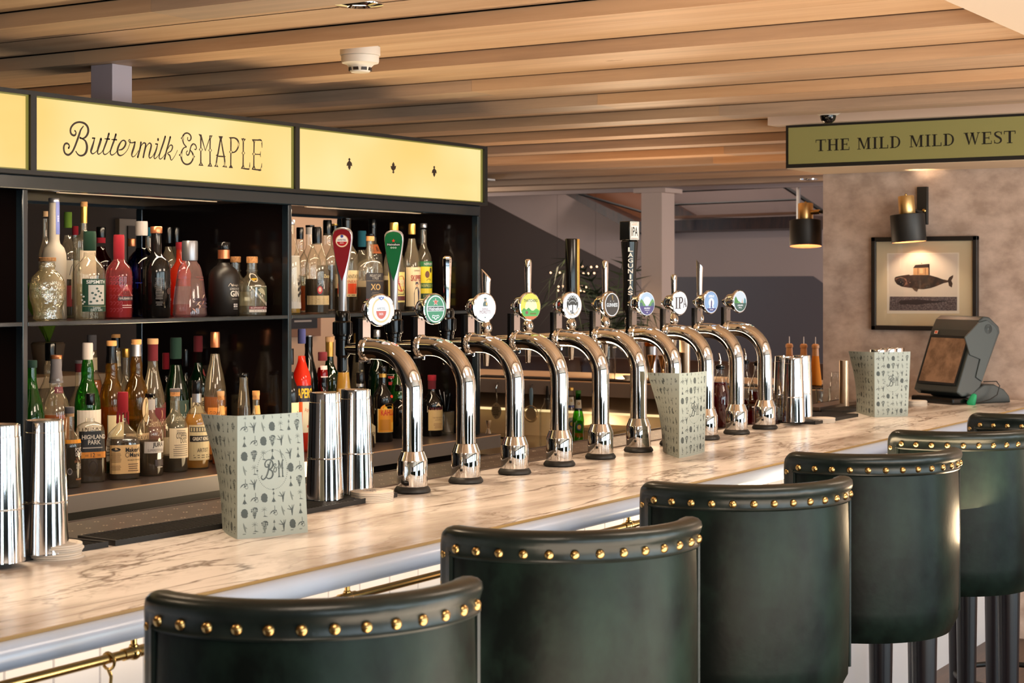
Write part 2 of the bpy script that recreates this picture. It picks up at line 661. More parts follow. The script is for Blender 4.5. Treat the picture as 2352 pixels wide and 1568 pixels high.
PLASTER = principled('mottled_plaster', rgb(204, 182, 168), 0.75, var=(rgb(168, 146, 132), 9, (1, 1, 1.4), .35, .65), bump=(30, .2, .002))
GREYP = principled('grey_wall', rgb(168, 150, 144), 0.7)
DARKW = principled('dark_dado', rgb(88, 82, 86), 0.45)
BROWNW = principled('brown_wall', rgb(34, 26, 24), 0.65)
WOODD = principled('dark_wood', rgb(52, 30, 22), 0.4, var=(rgb(32, 18, 14), 6, (1, 8, 1), .4, .6))

# wall with the framed print (its left end is free-standing)
XW = 7.98
struct('wall_right', MB().box(XW, XW + 0.35, -3.6, 3.177, 0, ZC), PLASTER)
# far wall with the two-tone paint and stair opening
XF = 13.5
mb = MB().box(XF, XF + .2, -3.6, 10.2, 0, 4.0)
struct('wall_far', mb, GREYP)
struct('wall_back', MB().box(-4.2, 7.6, 6.6, 6.8, 0, ZC, 0).box(7.6, 9.3, 6.6, 6.8, 0, ZC, 1), [BROWNW, principled('cream_wall', rgb(196, 160, 128), .7)])
struct('wall_end', MB().box(9.3, 13.5, 10.0, 10.2, 0, 4), BROWNW)
struct('wall_left', MB().box(-4.4, -4.2, -3.6, 10.2, 0, ZC), PLASTER)
# street wall with five window bays
mb = MB().box(-4.2, 14, -3.6, -3.4, 0, 0.12).box(-4.2, 14, -3.6, -3.4, 2.25, ZC)
edges = [-4.2]
for wx in WINX:
    edges += [wx - .42, wx + 1.12]
edges.append(14)
for i in range(0, len(edges), 2):
    mb.box(edges[i], edges[i + 1], -3.6, -3.4, .12, 2.25)
struct('wall_front', mb, BROWNW)
for i, wx in enumerate(WINX):
    mb = MB()
    for a, b in ((wx - .42, wx - .36), (wx + .48, wx + .54), (wx + 1.06, wx + 1.12)):
        mb.box(a, b, -3.42, -3.36, .12, 2.25)
    mb.box(wx - .42, wx + 1.12, -3.42, -3.36, 1.9, 1.94)
    struct('window_%d' % (i + 1), mb, BLACKM)
mb = MB().box(12.4, 14, -3.6, 10.2, 3.9, 4.0)
struct('ceiling_stairwell', mb, GREYP)
struct('trim_41', MB().box(12.4, 12.45, -3.6, 10.2, 2.374, 3.9), GREYP)

struct('trim_50', MB().box(-4.2, XW, 1.14, 1.355, 2.350, 2.374), principled('white_board', rgb(206, 190, 176), .55))
# bulkhead above the room sign
struct('trim_42', MB().box(7.45, XW, -3.5, 3.24, 2.377, 2.424), principled('white_bulkhead', rgb(206, 184, 168), .6))

# painted two-tone areas, stair string and gallery edge on the far wall


def far_poly(name, pts, m, X=XF, th=0.02):
    P = [onX(a, b, X) for a, b in pts]
    return MB().prism([(p.y, p.z) for p in P], 'x', X - th, X, 0).build(name, m, smooth=False)


o = far_poly('trim_43', [(1040, 422), (1130, 467), (1250, 530), (1400, 604), (1460, 634), (1460, 1000), (1040, 1000)], principled('dark_dado_left', rgb(66, 52, 46), .6))
o['kind'] = 'structure'
o = far_poly('trim_44', [(1540, 636), (1868, 634), (1905, 660), (2050, 760), (2050, 1000), (1540, 1000)], DARKW)
o['kind'] = 'structure'
st = thing('staircase', 'dark timber staircase and gallery edge with thin metal railings beyond the white column', 'staircase', (12.9, 3.5, 2.2))


def far_part(name, pts, m, X, th):
    P = [onX(a, b, X) for a, b in pts]
    mb = MB().prism([(p.y - 3.5, p.z - 2.2) for p in P], 'x', X - th - 12.9, (XF - .001 if name in ('gallery_beam', 'stair_string') else X) - 12.9, 0)
    return mb.build(name, m, st, smooth=False)


far_part('gallery_beam', [(1476, 537), (1480, 512), (1900, 497), (1900, 525), (1545, 533)], WOODD, 13.3, .3)
far_part('gallery_trim', [(1540, 497), (1900, 484), (1900, 490), (1540, 503)], principled('beam_edge', rgb(92, 62, 42), .5), 13.0, .05)
far_part('stair_string', [(1306, 443), (1336, 443), (1500, 520), (1500, 545), (1476, 537)], WOODD, 13.3, .12)
far_part('gallery_soffit', [(1336, 441), (1480, 436), (1480, 511)], principled('soffit_orange_glow', rgb(104, 66, 44), .5, emis=rgb(160, 84, 40), estr=0.03), 13.42, .02)  # faint emission puts an orange glow into the soffit colour
far_part('gallery_back', [(1545, 400), (1905, 400), (1905, 500), (1608, 500), (1545, 462)], principled('gallery_wall', rgb(96, 82, 78), .7), 13.45, .02)
far_part('stair_soffit', [(1545, 462), (1608, 498), (1545, 503)], WOODD, 13.42, .06)
mb = MB()
for a, b in (((1545, 470), (1830, 458)), ((1545, 440), (1905, 424)), ((1545, 436), (1620, 430))):
    p, q = onX(a[0], a[1], 12.9), onX(b[0], b[1], 12.9)
    mb.tube([p - Vector((12.9, 3.5, 2.2)), q - Vector((12.9, 3.5, 2.2))], .010, 6)
p, q = onX(1790, 420, 12.95), onX(1900, 492, 12.95)
mb.tube([p - Vector((12.9, 3.5, 2.2)), q - Vector((12.9, 3.5, 2.2))], .018, 6)
p, q = onX(1330, 445, 12.95), onX(1480, 488, 12.95)
mb.tube([p - Vector((12.9, 3.5, 2.2)), q - Vector((12.9, 3.5, 2.2))], .012, 6)
mb.build('railing', BLACKM, st)
mb = MB()
for px in (1543, 1834):
    p = onX(px, 430, 12.85)
    q = onX(px, 505 if px > 1700 else 527, 12.85)
    mb.tube([(p.x - 12.9, p.y - 3.5, 2.9 - 2.2), (q.x - 12.9, q.y - 3.5, q.z - 2.2)], .018, 8)
mb.build('railing_post', STEEL, st)

# free-standing white column
p0, p1, p2 = onX(1473, 430, 12.0), onX(1520, 430, 12.0), onX(1540, 430, 12.0)
dy = (p0.y - p1.y)
mb = MB().box(12.0, 12.22, p1.y, p0.y, 0, 2.374)
struct('trim_45', mb, principled('column_paint', rgb(196, 172, 156), .6))
mb = MB().box(11.96, 12.26, p1.y - .05, p0.y + .05, 2.34, 2.374)
struct('trim_46', mb, principled('column_paint', rgb(196, 172, 156), .6))

# ------------------------------------------------------------------ ceiling fittings


def downlight(x, y, label, on=True, zz=ZC):
    t = thing('downlight', label, 'ceiling light', (x, y, zz), group='recessed ceiling downlights')
    MB().lathe([(.026, -.004), (.034, -.010), (.067, -.006), (.068, -.001), (.068, 0), (.026, 0)], 32, caps=False).build('trim_ring', CHROME, t)
    MB().lathe([(.0, .0), (.025, -.003), (.026, -.003)], 24, caps=False).build('lens', glow(255, 236, 205, 14 if on else 2), t)
    return t


downlight(3.825, 2.886, 'round chrome downlight in the ceiling at the top edge of the picture')
downlight(5.19, 2.855, 'round chrome downlight in the ceiling boards right of the smoke detector')
downlight(6.53, 2.79, 'small chrome downlight between the ceiling boards left of the camera dome')
downlight(10.9, 6.3, 'glowing downlight in the far ceiling beside the air vent')
p = onZ(1857, 411, 2.374)
downlight(p.x, p.y, 'tiny lit downlight in the far ceiling just under the room sign', zz=2.374)
downlight(2.46, 2.88, 'chrome downlight in the ceiling nearer than the picture edge')

t = thing('smoke_detector', 'white round smoke detector hanging from the ceiling boards', 'smoke detector', (4.511, 3.40, ZC))
mb = MB().lathe([(.060, -.035), (.066, -.033), (.066, -.006), (.064, -.004), (.0, -.004)], 40)
mb.build('base', WHITEP, t)
MB().lathe([(.0, -.088), (.030, -.088), (.033, -.084), (.036, -.072), (.046, -.062), (.060, -.058), (.062, -.05), (.062, -.035), (0, -.035)], 40).build('sensor_head', WHITEP, t)
MB().lathe([(.060, 0), (.062, -.001), (.060, -.005)], 40).build('gasket', BLACKM, t)
mb = MB()
for k in range(8):
    M = Matrix.Rotation(2 * PI * (k + .3) / 8, 4, 'Z')
    mb.box(.0320, .0372, -.009, .009, -.083, -.073, 0, M)
mb.build('vent_slot', paint(44, 34, 32), t)

t = thing('dome_camera', 'small white ceiling camera with a dark glass dome above the room sign', 'security camera', (0, 0, 0))
p = onX(1902, 262, 7.28)
t.location = (p.x, p.y, 2.42)
MB().lathe([(.0, -.030), (.040, -.030), (.055, -.02), (.068, -.004), (.068, 0), (0, 0)], 32).build('housing', WHITEP, t)
MB().lathe([(.001, -.068), (.018, -.064), (.031, -.052), (.036, -.036), (.036, -.028)], 28).build('dome', principled('dome_glass', rgb(12, 12, 14), .06), t)

t = thing('air_vent', 'flat square air vent in the far ceiling beside the lit sign', 'air vent', (9.9, 7.0, 2.374))
MB().box(-.42, .42, -.42, .42, -.012, 0).build('panel', WHITEP, t, smooth=False)
mb = MB()
for k in range(3):
    a = .36 - .11 * k
    mb.box(-a, a, -a, -a + .03, -.016, -.012).box(-a, a, a - .03, a, -.016, -.012).box(-a, -a + .03, -a, a, -.016, -.012).box(a - .03, a, -a, a, -.016, -.012)
mb.build('slot', BLACKM, t, smooth=False)

# ------------------------------------------------------------------ room sign
t = thing('room_sign', 'olive green hanging sign box with black border and room name', 'sign', (7.505, 3.177, 2.28))
ys = onX(1804, 338, 7.505).y
L = ys + .6
MB().box(.005, XW - 7.505, -L, ys - 3.177, -.1025, .0965).build('sign_box', BLACKM, t, smooth=False)
a = Art()
OL = principled('sign_olive', rgb(140, 136, 84), .5, emis=rgb(150, 144, 84), estr=.10)  # low emission put into the olive brightens the sign face
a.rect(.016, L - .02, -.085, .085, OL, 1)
x0 = (ys - onX(1874, 330, 7.505).y)
x1 = (ys - onX(2336, 300, 7.505).y)
tot = serif_word(Art(), 'THE MILD MILD WEST', 0, 0, .0535, BLACKM, wide=1.15)
serif_word(a, 'THE MILD MILD WEST', x0, -.030, .0535, BLACKM, 2, wide=1.15 + (x1 - x0 - tot) / (.0535 * 11.3))
a.build('sign_panel', plane_fn((-.002, ys - 3.177, 0), (0, -1, 0), (0, 0, 1), .0004), t)
MB().box(.01, XW - 7.505 - .004, -L, ys - 3.177 - .004, -.106, -.1026).build('underside_panel', paint(214, 190, 160), t, smooth=False)

# ------------------------------------------------------------------ framed whale print
t = thing('framed_print', 'black framed print of a whale carrying a house above its shadow', 'framed picture', (XW, 0, 1.65))


def W(px, py, X=XW - .03):
    return onX(px, py, X)


XP = XW - .034
c00, c11 = W(2000.5, 757, XP), W(2244, 541, XP)
y0, y1 = c00.y, W(2244, 541, XP).y
z0, z1 = c00.z, W(2000.5, 544.6, XP).z
fw = .022
mb = MB()
for (a0, a1, b0, b1) in ((y1, y0, z0, z0 + fw), (y1, y0, z1 - fw, z1), (y1, y1 + fw, z0, z1), (y0 - fw, y0, z0, z1)):
    mb.box(-.034, 0, a0, a1, b0 - 1.65, b1 - 1.65)
mb.build('frame', principled('black_frame_wood', rgb(26, 22, 22), .35), t, smooth=False, bevel=.003)
a = Art()
mat_ = paint(222, 204, 170)


def wf(px, py):
    p = onX(px, py, XW - .018)
    return (y0 - p.y, p.z - 1.65)


def zz(pts):
    return [wf(1990 + x / 6.533, 530 + y / 6.533) for x, y in pts]


a.rect(0.005, y0 - y1 - .005, z0 - 1.65 + .005, z1 - 1.65 - .005, mat_, 0)
a.poly(zz([(310, 335), (1392, 325), (1395, 1240), (310, 1240)]), paint(240, 228, 210), 1)
a.poly(zz([(335, 350), (1370, 345), (1365, 1196), (345, 1194)]), paint(226, 212, 196), 2)
a.poly(zz([(350, 985), (1362, 990), (1358, 1196), (345, 1194)]), principled('print_sea', rgb(130, 116, 116), .6, var=(rgb(74, 62, 64), 150, (1, 1, 1), .35, .6)), 3)
a.poly(zz([(480, 1070), (520, 1040), (640, 1035), (760, 1025), (900, 1040), (1050, 1050), (1255, 1045), (1080, 1075), (900, 1090), (760, 1110), (620, 1100), (520, 1110)]), paint(58, 48, 50), 4)
DW = principled('print_whale', rgb(74, 54, 44), .6, var=(rgb(44, 34, 30), 40, (1, 1, 1), .4, .6))
a.poly(zz([(422, 712), (440, 690), (520, 672), (640, 655), (660, 668), (700, 660), (840, 652), (950, 665), (1060, 695), (1140, 725), (1230, 745), (1235, 768), (1160, 785), (1050, 830), (960, 860), (860, 876), (780, 872), (700, 858), (620, 850), (530, 836), (460, 800), (425, 750)]), DW, 4)
a.poly(zz([(1220, 745), (1245, 695), (1305, 660), (1300, 700), (1275, 745), (1295, 790), (1282, 850), (1240, 825), (1228, 768)]), DW, 4)
a.poly(zz([(680, 850), (780, 872), (760, 915), (720, 895)]), paint(96, 76, 62), 5)
a.poly(zz([(430, 715), (520, 690), (600, 720), (620, 800), (560, 830), (600, 760), (560, 715), (500, 705), (440, 735)]), paint(128, 96, 78), 5)
a.poly(zz([(470, 760), (520, 740), (580, 800), (540, 832), (480, 805)]), paint(30, 22, 22), 5)
a.poly(zz([(705, 553), (945, 553), (945, 662), (705, 662)]), paint(196, 152, 108), 5)
a.poly(zz([(702, 557), (735, 512), (945, 495), (948, 550)]), paint(52, 38, 34), 6)
a.poly(zz([(930, 500), (948, 500), (950, 662), (932, 662)]), paint(70, 48, 38), 6)
a.poly(zz([(800, 565), (850, 565), (850, 640), (800, 640)]), paint(224, 186, 140), 6)
for q in (770, 880):
    a.poly(zz([(q, 560), (q + 10, 560), (q + 10, 655), (q, 655)]), paint(120, 86, 62), 6)
a.poly(zz([(822, 490), (832, 478), (838, 498)]), paint(52, 38, 34), 6)
a.ell(*zz([(655, 773)])[0], .0018, .0014, paint(200, 170, 140), 6, 8)
a.ell(*zz([(515, 768)])[0], .0016, .0016, paint(210, 180, 150), 6, 8)
a.ell(*zz([(548, 795)])[0], .0016, .0016, paint(210, 180, 150), 6, 8)
a.build('artwork', plane_fn((-.018, y0, 0), (0, -1, 0), (0, 0, 1), .0002), t)
MB().box(-.028, -.026, y1 + .01, y0 - .01, z0 - 1.64, z1 - 1.66).build('glazing', thin_glass('pane_glass', (1, 1, 1, 1), (.9, .9, .9, 1), .01), t, smooth=False)


# ------------------------------------------------------------------ sconces
SATIN = principled('satin_brass', rgb(232, 198, 138), .36, 1.0)


def sconce(loc, tilt, label, mount, armdir):
    t = thing('wall_sconce', label, 'wall light', loc, group='black and brass wall sconces')
    M = Matrix.Rotation(tilt, 4, 'X') if mount == 'wall' else Matrix.Rotation(math.radians(6), 4, Vector((-.4, .9, 0)))
    sh = MB().lathe([(.079, -.065), (.0805, -.063), (.0805, .063), (.078, .065), (.0, .065)], 40, M=M, caps=False)
    sh.lathe([(.079, -.065), (.0775, -.063), (.0775, .060), (0, .060)], 40, M=M, caps=False, mi=1)
    sh.build('shade', [BLACKM, principled('shade_inside', rgb(205, 140, 96), .45)], t)
    MB().lathe([(.037, .064), (.038, .066), (.038, .149), (.036, .152), (.0, .152)], 32, M=M, caps=False).build('cap', SATIN, t)
    MB().lathe([(.004, .150), (.006, .156), (.005, .162), (0.001, .164)], 12, M=M).build('finial', BRASS, t)
    MB().lathe([(.001, .036), (.010, .038), (.012, .045), (.012, .055), (.010, .06)], 20, M=M).build('bulb', glow(255, 205, 150, 3), t)
    if mount == 'wall':
        MB().box(XW - loc[0] - .022, XW - loc[0], -.052, -.002, .02, .20).build('wall_plate', BLACKM, t, bevel=.002)
        MB().tube([(0, -.01, .09), (.05, -.027, .08), (XW - loc[0] - .02, -.027, .08)], .008, 10).build('arm', BLACKM, t)
        MB().lathe([(.009, 0), (.009, .012), (.004, .015)], 16, M=Matrix.Translation((XW - loc[0] - .022, -.040, .085)) @ Matrix.Rotation(-PI / 2, 4, 'Y')).build('knob', BRASS, t)
    else:
        MB().tube([(0.0, -.03, .105), (.0, -.075, .108)], .012, 12).build('arm', BRASS, t)
        MB().tube([(0.0, -.074, .108), (.0, 3.181 - loc[1], .108)], .007, 10).build('stem', BLACKM, t)
    l = lamp('sconce_light', 'POINT', (loc[0], loc[1], loc[2] + .022), 8 if mount == 'wall' else 4, WARM, .025)
    return t


p = onX(2086, 524, 7.84)
sconce((p.x, p.y, p.z), math.radians(-4), 'black and brass wall sconce tilted in front of the whale print', 'wall', 1)
lamp('wall_glow_fill', 'SPOT', (p.x + .03, p.y - .02, p.z + .19), 2.2, WARM, .02, aim=(XW, p.y - .08, 2.35), spot=math.radians(95), blend=.8)  # added spot for the glow on the wall; the sconce cap is closed
p = onY(1850.5, 536, 3.33)
sconce((p.x, p.y, p.z), 0, 'black and brass sconce glowing on the free end of the plaster wall', 'end', 1)

# ------------------------------------------------------------------ far seating, plant, string of lights
t = thing('banquette', 'dark brown buttoned leather banquette behind the far counter', 'sofa', (10.4, 6.2, 0))
mb = MB()
for k in range(9):
    mb.loft([(.45, .07, .30, 0, -2.4 + .6 * k), (.6, .10, .305, 0, -2.4 + .6 * k), (1.06, .09, .305, 0, -2.4 + .6 * k), (1.12, .05, .28, 0, -2.4 + .6 * k)], 20, 4)
LEATHB = principled('brown_leather', rgb(62, 42, 36), .4, bump=(20, .3, .004))
mb.build('backrest', LEATHB, t)
MB().box(-.65, -.06, -2.7, 2.7, .12, .48).build('seat', LEATHB, t, bevel=.03)
MB().box(-.6, .06, -2.65, 2.65, 0, .2).build('plinth', BLACKM, t, smooth=False)
t = thing('potted_palm', 'dark green potted palm standing before the white column', 'plant', onX(1405, 640, 11.6) * 1.0)
t.location.z = 0
random.seed(11)
LEAF = principled('palm_leaf', rgb(46, 58, 34), .5)
for k in range(17):
    az = random.uniform(0, 2 * PI)
    L = random.uniform(.5, .75)
    h0, dz = 1.25, random.uniform(.15, .75)
    mb = MB()
    pts = []
    for i in range(9):
        s = i / 8
        pts.append(Vector((math.cos(az) * L * s, math.sin(az) * L * s, h0 + dz * math.sin(s * PI * .62) * 1.0 - .25 * s * s)))
    mb.tube(pts, [.006 * (1 - i / 10) for i in range(9)], 5)
    for i in range(1, 9):
        for sgn in (-1, 1):
            d = Vector((-math.sin(az) * sgn, math.cos(az) * sgn, -.55)).normalized()
            fwd = (pts[i] - pts[i - 1]).normalized()
            tip = pts[i] + d * .17 * (1.2 - .6 * i / 8) + fwd * .16
            wv = fwd * .012
            mb.add([pts[i] - wv, pts[i] + wv, tip], [(0, 1, 2)])
    mb.build('frond', LEAF, t)
MB().lathe([(.13, 0), (.17, .38), (.18, .40), (.15, .40), (.15, .36), (0, .36)], 28, caps=False).build('pot', paint(60, 54, 50), t)
MB().tube([(0, 0, .3), (0.01, 0, .8), (0, 0, 1.28)], [.03, .025, .02], 8).build('stem', paint(70, 54, 40), t)

t = thing('wine_glass_rack', 'hanging string of small warm lights in front of the dark far wall', 'string lights', (12.6, 6.5, 1.5))
BEAD = glow(255, 206, 160, 3)
pts = [(1265, 626), (1286, 626), (1326, 627), (1340, 628), (1351, 628), (1365, 627), (1283, 658), (1293, 657), (1322, 659), (1331, 658), (1336, 658), (1346, 659), (1331, 663),
       (1282, 667), (1324, 667), (1334, 667), (1342, 668), (1355, 664), (1366, 667), (1328, 669), (1338, 612), (1358, 613), (1371, 612)]
prev = None
for a_, b_ in pts:
    q = onX(a_, b_, 12.6) - t.location
    MB().lathe([(.001, -.009), (.007, -.006), (.009, 0), (.007, .006), (.001, .009)], 10).build('bulb', BEAD, t, loc=q)
mb = MB()
for (a0, a1, b) in ((1258, 1375, 624), (1276, 1372, 656), (1276, 1372, 665), (1330, 1376, 610)):
    q0, q1 = onX(a0, b, 12.6) - t.location, onX(a1, b, 12.6) - t.location
    mb.tube([q0, (q0 + q1) / 2 - Vector((0, 0, .01)), q1], .003, 5)
for a0 in (1280, 1368):
    q0, q1 = onX(a0, 666, 12.6) - t.location, onX(a0, 610, 12.6) - t.location
    q1.z = 3.9 - 1.5
    mb.tube([q0, q1], .001, 5)
mb.build('wire', BLACKM, t)
t.name = 'string_lights'

t = thing('framed_picture', 'wide framed picture on the cream wall seen through the right shelving bay', 'framed picture', (0, 0, 0))
q0, q1 = onY(640, 775, 6.59), onY(728, 700, 6.59)
mb = MB().box(q0.x, q1.x, 6.56, 6.6, q0.z, q1.z).box(q0.x + .04, q1.x - .04, 6.555, 6.56, q0.z + .05, q1.z - .04, 1)
mb.box(q0.x + .1, q1.x - .10, 6.552, 6.556, q0.z + .10, q1.z - .1, 2)
mb.build('frame', [paint(120, 84, 60), BLACKM, paint(150, 140, 130)], t, smooth=False)
t = thing('framed_picture', 'white matted picture on the dark wall behind the gin bottles', 'framed picture', (0, 0, 0))
q0, q1 = onY(268, 600, 6.59), onY(335, 505, 6.59)
MB().box(q0.x, q1.x, 6.57, 6.6, q0.z, q1.z).build('mount', paint(128, 120, 112), t, smooth=False)
q0, q1 = onY(285, 600, 6.59), onY(325, 520, 6.59)
MB().box(q0.x, q1.x, 6.56, 6.57, q0.z, q1.z).build('print', paint(30, 26, 24), t, smooth=False)
t = thing('side_counter', 'pale topped counter against the dark wall behind the whisky bottles', 'counter', (0, 0, 0))
q0, q1 = onY(60, 860, 6.0), onY(240, 860, 6.0)
MB().box(q0.x - .6, q1.x, 6.0, 6.58, 0, 1.16).build('cabinet', paint(60, 50, 44), t, smooth=False)
MB().box(q0.x - .6, q1.x + .02, 5.97, 6.58, 1.16, 1.21).build('worktop', paint(196, 176, 150), t, smooth=False)
t = thing('potted_fern', 'bright green leafy plant seen behind the left whisky shelf', 'plant', onY(110, 800, 6.2))
LF2 = principled('fresh_leaf', rgb(74, 110, 24), .5)
t.location.z = 1.21
for k in range(15):
    az, L = random.uniform(0, 2 * PI), random.uniform(.18, .34)
    q = [Vector((math.cos(az) * L * s, math.sin(az) * L * s, .15 + .28 * math.sin(s * 2.6))) for s in (0, .3, .6, 1)]
    n = Vector((-math.sin(az), math.cos(az), 0)) * .045
    mb = MB()
    vs = []
    for i, w in enumerate((.2, 1, 1.1, .05)):
        vs += [q[i] - n * w, q[i] + n * w]
    mb.add(vs, [(0, 1, 3, 2), (2, 3, 5, 4), (4, 5, 7, 6)])
    mb.build('leaf', LF2, t)
MB().lathe([(.06, 0), (.08, .14), (.07, .15), (0, .14)], 20).build('pot', paint(90, 80, 70), t)
# ================================================================== BAR
ZB = 1.10            # bar top
YF, YS0, YS1 = 2.07, 2.715, 2.925


def marble():
    m = bpy.data.materials.new('veined_marble')
    m.use_nodes = True
    nt = m.node_tree
    b = nt.nodes['Principled BSDF']
    tc = nt.nodes.new('ShaderNodeTexCoord')
    mp = nt.nodes.new('ShaderNodeMapping')
    mp.inputs['Rotation'].default_value = (0, 0, math.radians(-9))
    mp.inputs['Scale'].default_value = (1.0, 3.2, 1)
    nt.links.new(tc.outputs['Object'], mp.inputs['Vector'])

    def noise(scale, det, rough, dist, off=0):
        n = nt.nodes.new('ShaderNodeTexNoise')
        n.inputs['Scale'].default_value = scale
        n.inputs['Detail'].default_value = det
        n.inputs['Roughness'].default_value = rough
        n.inputs['Distortion'].default_value = dist
        if off:
            m2 = nt.nodes.new('ShaderNodeMapping')
            m2.inputs['Location'].default_value = (off, off * .7, 0)
            nt.links.new(mp.outputs['Vector'], m2.inputs['Vector'])
            nt.links.new(m2.outputs['Vector'], n.inputs['Vector'])
        else:
            nt.links.new(mp.outputs['Vector'], n.inputs['Vector'])
        return n

    def vein(n, width):
        s = nt.nodes.new('ShaderNodeMath')
        s.operation = 'SUBTRACT'
        s.inputs[1].default_value = .5
        nt.links.new(n.outputs['Fac'], s.inputs[0])
        a = nt.nodes.new('ShaderNodeMath')
        a.operation = 'ABSOLUTE'
        nt.links.new(s.outputs[0], a.inputs[0])
        r = nt.nodes.new('ShaderNodeMapRange')
        r.inputs['From Min'].default_value = 0
        r.inputs['From Max'].default_value = width
        r.inputs['To Min'].default_value = 1
        r.inputs['To Max'].default_value = 0
        nt.links.new(a.outputs[0], r.inputs['Value'])
        return r
    base = nt.nodes.new('ShaderNodeValToRGB')
    base.color_ramp.elements[0].position = .46
    base.color_ramp.elements[0].color = rgb(240, 232, 226)
    base.color_ramp.elements[1].position = .68
    base.color_ramp.elements[1].color = rgb(158, 142, 130)
    nt.links.new(noise(1.25, 7, .6, .5).outputs['Fac'], base.inputs['Fac'])
    last = base.outputs['Color']
    mask = nt.nodes.new('ShaderNodeMapRange')
    mask.inputs['From Min'].default_value = .42
    mask.inputs['From Max'].default_value = .62
    nt.links.new(noise(1.6, 2, .5, 0, 7.3).outputs['Fac'], mask.inputs['Value'])
    for sc, wd, off, col, amt in ((1.15, .020, 3.1, rgb(116, 98, 86), .9), (2.6, .022, 9.2, rgb(126, 108, 96), .85),
                                  (6.0, .03, 5.5, rgb(150, 132, 118), .5)):
        v = vein(noise(sc, 6, .55, .55, off), wd)
        mm = nt.nodes.new('ShaderNodeMath')
        mm.operation = 'MULTIPLY'
        nt.links.new(v.outputs[0], mm.inputs[0])
        if sc > 2:
            nt.links.new(mask.outputs[0], mm.inputs[1])
        else:
            mm.inputs[1].default_value = 1
        m3 = nt.nodes.new('ShaderNodeMath')
        m3.operation = 'MULTIPLY'
        m3.inputs[1].default_value = amt
        nt.links.new(mm.outputs[0], m3.inputs[0])
        mx = nt.nodes.new('ShaderNodeMix')
        mx.data_type = 'RGBA'
        nt.links.new(m3.outputs[0], mx.inputs['Factor'])
        nt.links.new(last, mx.inputs['A'])
        mx.inputs['B'].default_value = col
        last = mx.outputs['Result']
    nt.links.new(last, b.inputs['Base Color'])
    b.inputs['Roughness'].default_value = .26
    b.inputs['Specular IOR Level'].default_value = .45
    return m


MARBLE = marble()
X0, X1 = .6, XW - .002
t = thing('bar_worktop', 'long veined marble bar top with a rounded blue grey front edge', 'counter top', (X0, YF, ZB))
MB().box(0, X1 - X0, .004, YS0 - YF - .001, -.03, 0).build('marble_slab', MARBLE, t, smooth=False)
MB().box(0, X1 - X0, .0, .0038, -.030, -.0005).build('brass_edge', paint(150, 120, 70), t, smooth=False)
NOSE = principled('blue_grey_lacquer', rgb(164, 178, 202), .28, coat=.2)
prof = [(.0, -.006)]
for i in range(11):
    a_ = PI / 2 + PI * i / 10
    prof.append((-.004 + .021 * math.cos(a_), -.0285 + .0225 * math.sin(a_)))
prof += [(.05, -.052), (.05, -.032), (.0, -.031)]
MB().prism(prof, 'x', 0, X1 - X0).build('nosing', NOSE, t, angle=30)

# front panelling
PANEL = principled('pale_blue_panelling', rgb(206, 208, 214), .45)
t = thing('bar_panelling', 'pale painted tongue and groove bar front with moulded skirting', 'bar front', (X0, 2.36, 0))
prof = []
x, w = 0.0, .115
pts = []
while x < X1 - X0 - w:
    pts += [(x, .006), (x + .003, 0), (x + w - .003, 0), (x + w, .006)]
    x += w
pts += [(x, .02), (0, .02)]
MB().prism(pts, 'z', 0, ZB - .032).build('boards', PANEL, t, smooth=False)
prof = [(0, .50), (-.012, .498), (-.014, .482), (-.006, .474), (-.008, .462), (-.02, .455), (-.022, .435), (-.004, .428), (0, .0)]
PR = [(0, .0), (-.030, 0), (-.030, .34), (-.024, .36), (-.012, .366), (-.012, .384), (-.020, .392), (-.020, .41), (-.006, .425), (0, .43)]
MB().prism(PR, 'x', 0, X1 - X0).build('skirting', PANEL, t, smooth=False)
MB().box(0, X1 - X0, .022, .06, 0, ZB - .032).build('carcass', paint(60, 54, 50), t, smooth=False)

# drain strip at the rear edge
STRIP = principled('drain_steel', rgb(120, 108, 100), .32, 1.0)
t = thing('drain_strip', 'steel drip strip with star shaped drain holes behind the taps', 'drip tray', (X0, YS0, ZB))
MB().box(0, X1 - X0 - .4, 0, YS1 - YS0, -.03, .001).box(0, X1 - X0 - .4, 0, .004, .001, .004).box(0, X1 - X0 - .4, YS1 - YS0 - .004, YS1 - YS0, .001, .004).build('tray', STRIP, t, smooth=False)
mb = MB()
xx, j = .25, 0
while xx < X1 - X0 - .45:
    for yy in (.045, .105, .165):
        for k in range(4):
            c = Vector((xx + (.02 if yy == .105 else 0), yy, .0013))
            d = Vector((math.cos(k * PI / 2), math.sin(k * PI / 2), 0))
            n_ = Vector((-d.y, d.x, 0))
            mb.add([c + d * .0015, c + d * .005 + n_ * .0022, c + d * .0085, c + d * .005 - n_ * .0022], [(0, 1, 2, 3)])
            mb.add([c + d * .0015 + Vector((0, 0, -.0003)) for _ in (0,)], [])
    xx += .052
mb.build('drain_holes', principled('hole_glint', rgb(240, 226, 200), .3), t, smooth=False)['kind'] = 'stuff'  # pale colour stands in for light glinting off the pressed holes
t = thing('bar_rear_shelf', 'black rear casing under the steel drip strip', 'bar casing', (X0, YS1, 0))
MB().box(0, X1 - X0, -.5, -.012, .1, ZB - .035).build('casing', paint(22, 19, 18), t, smooth=False)

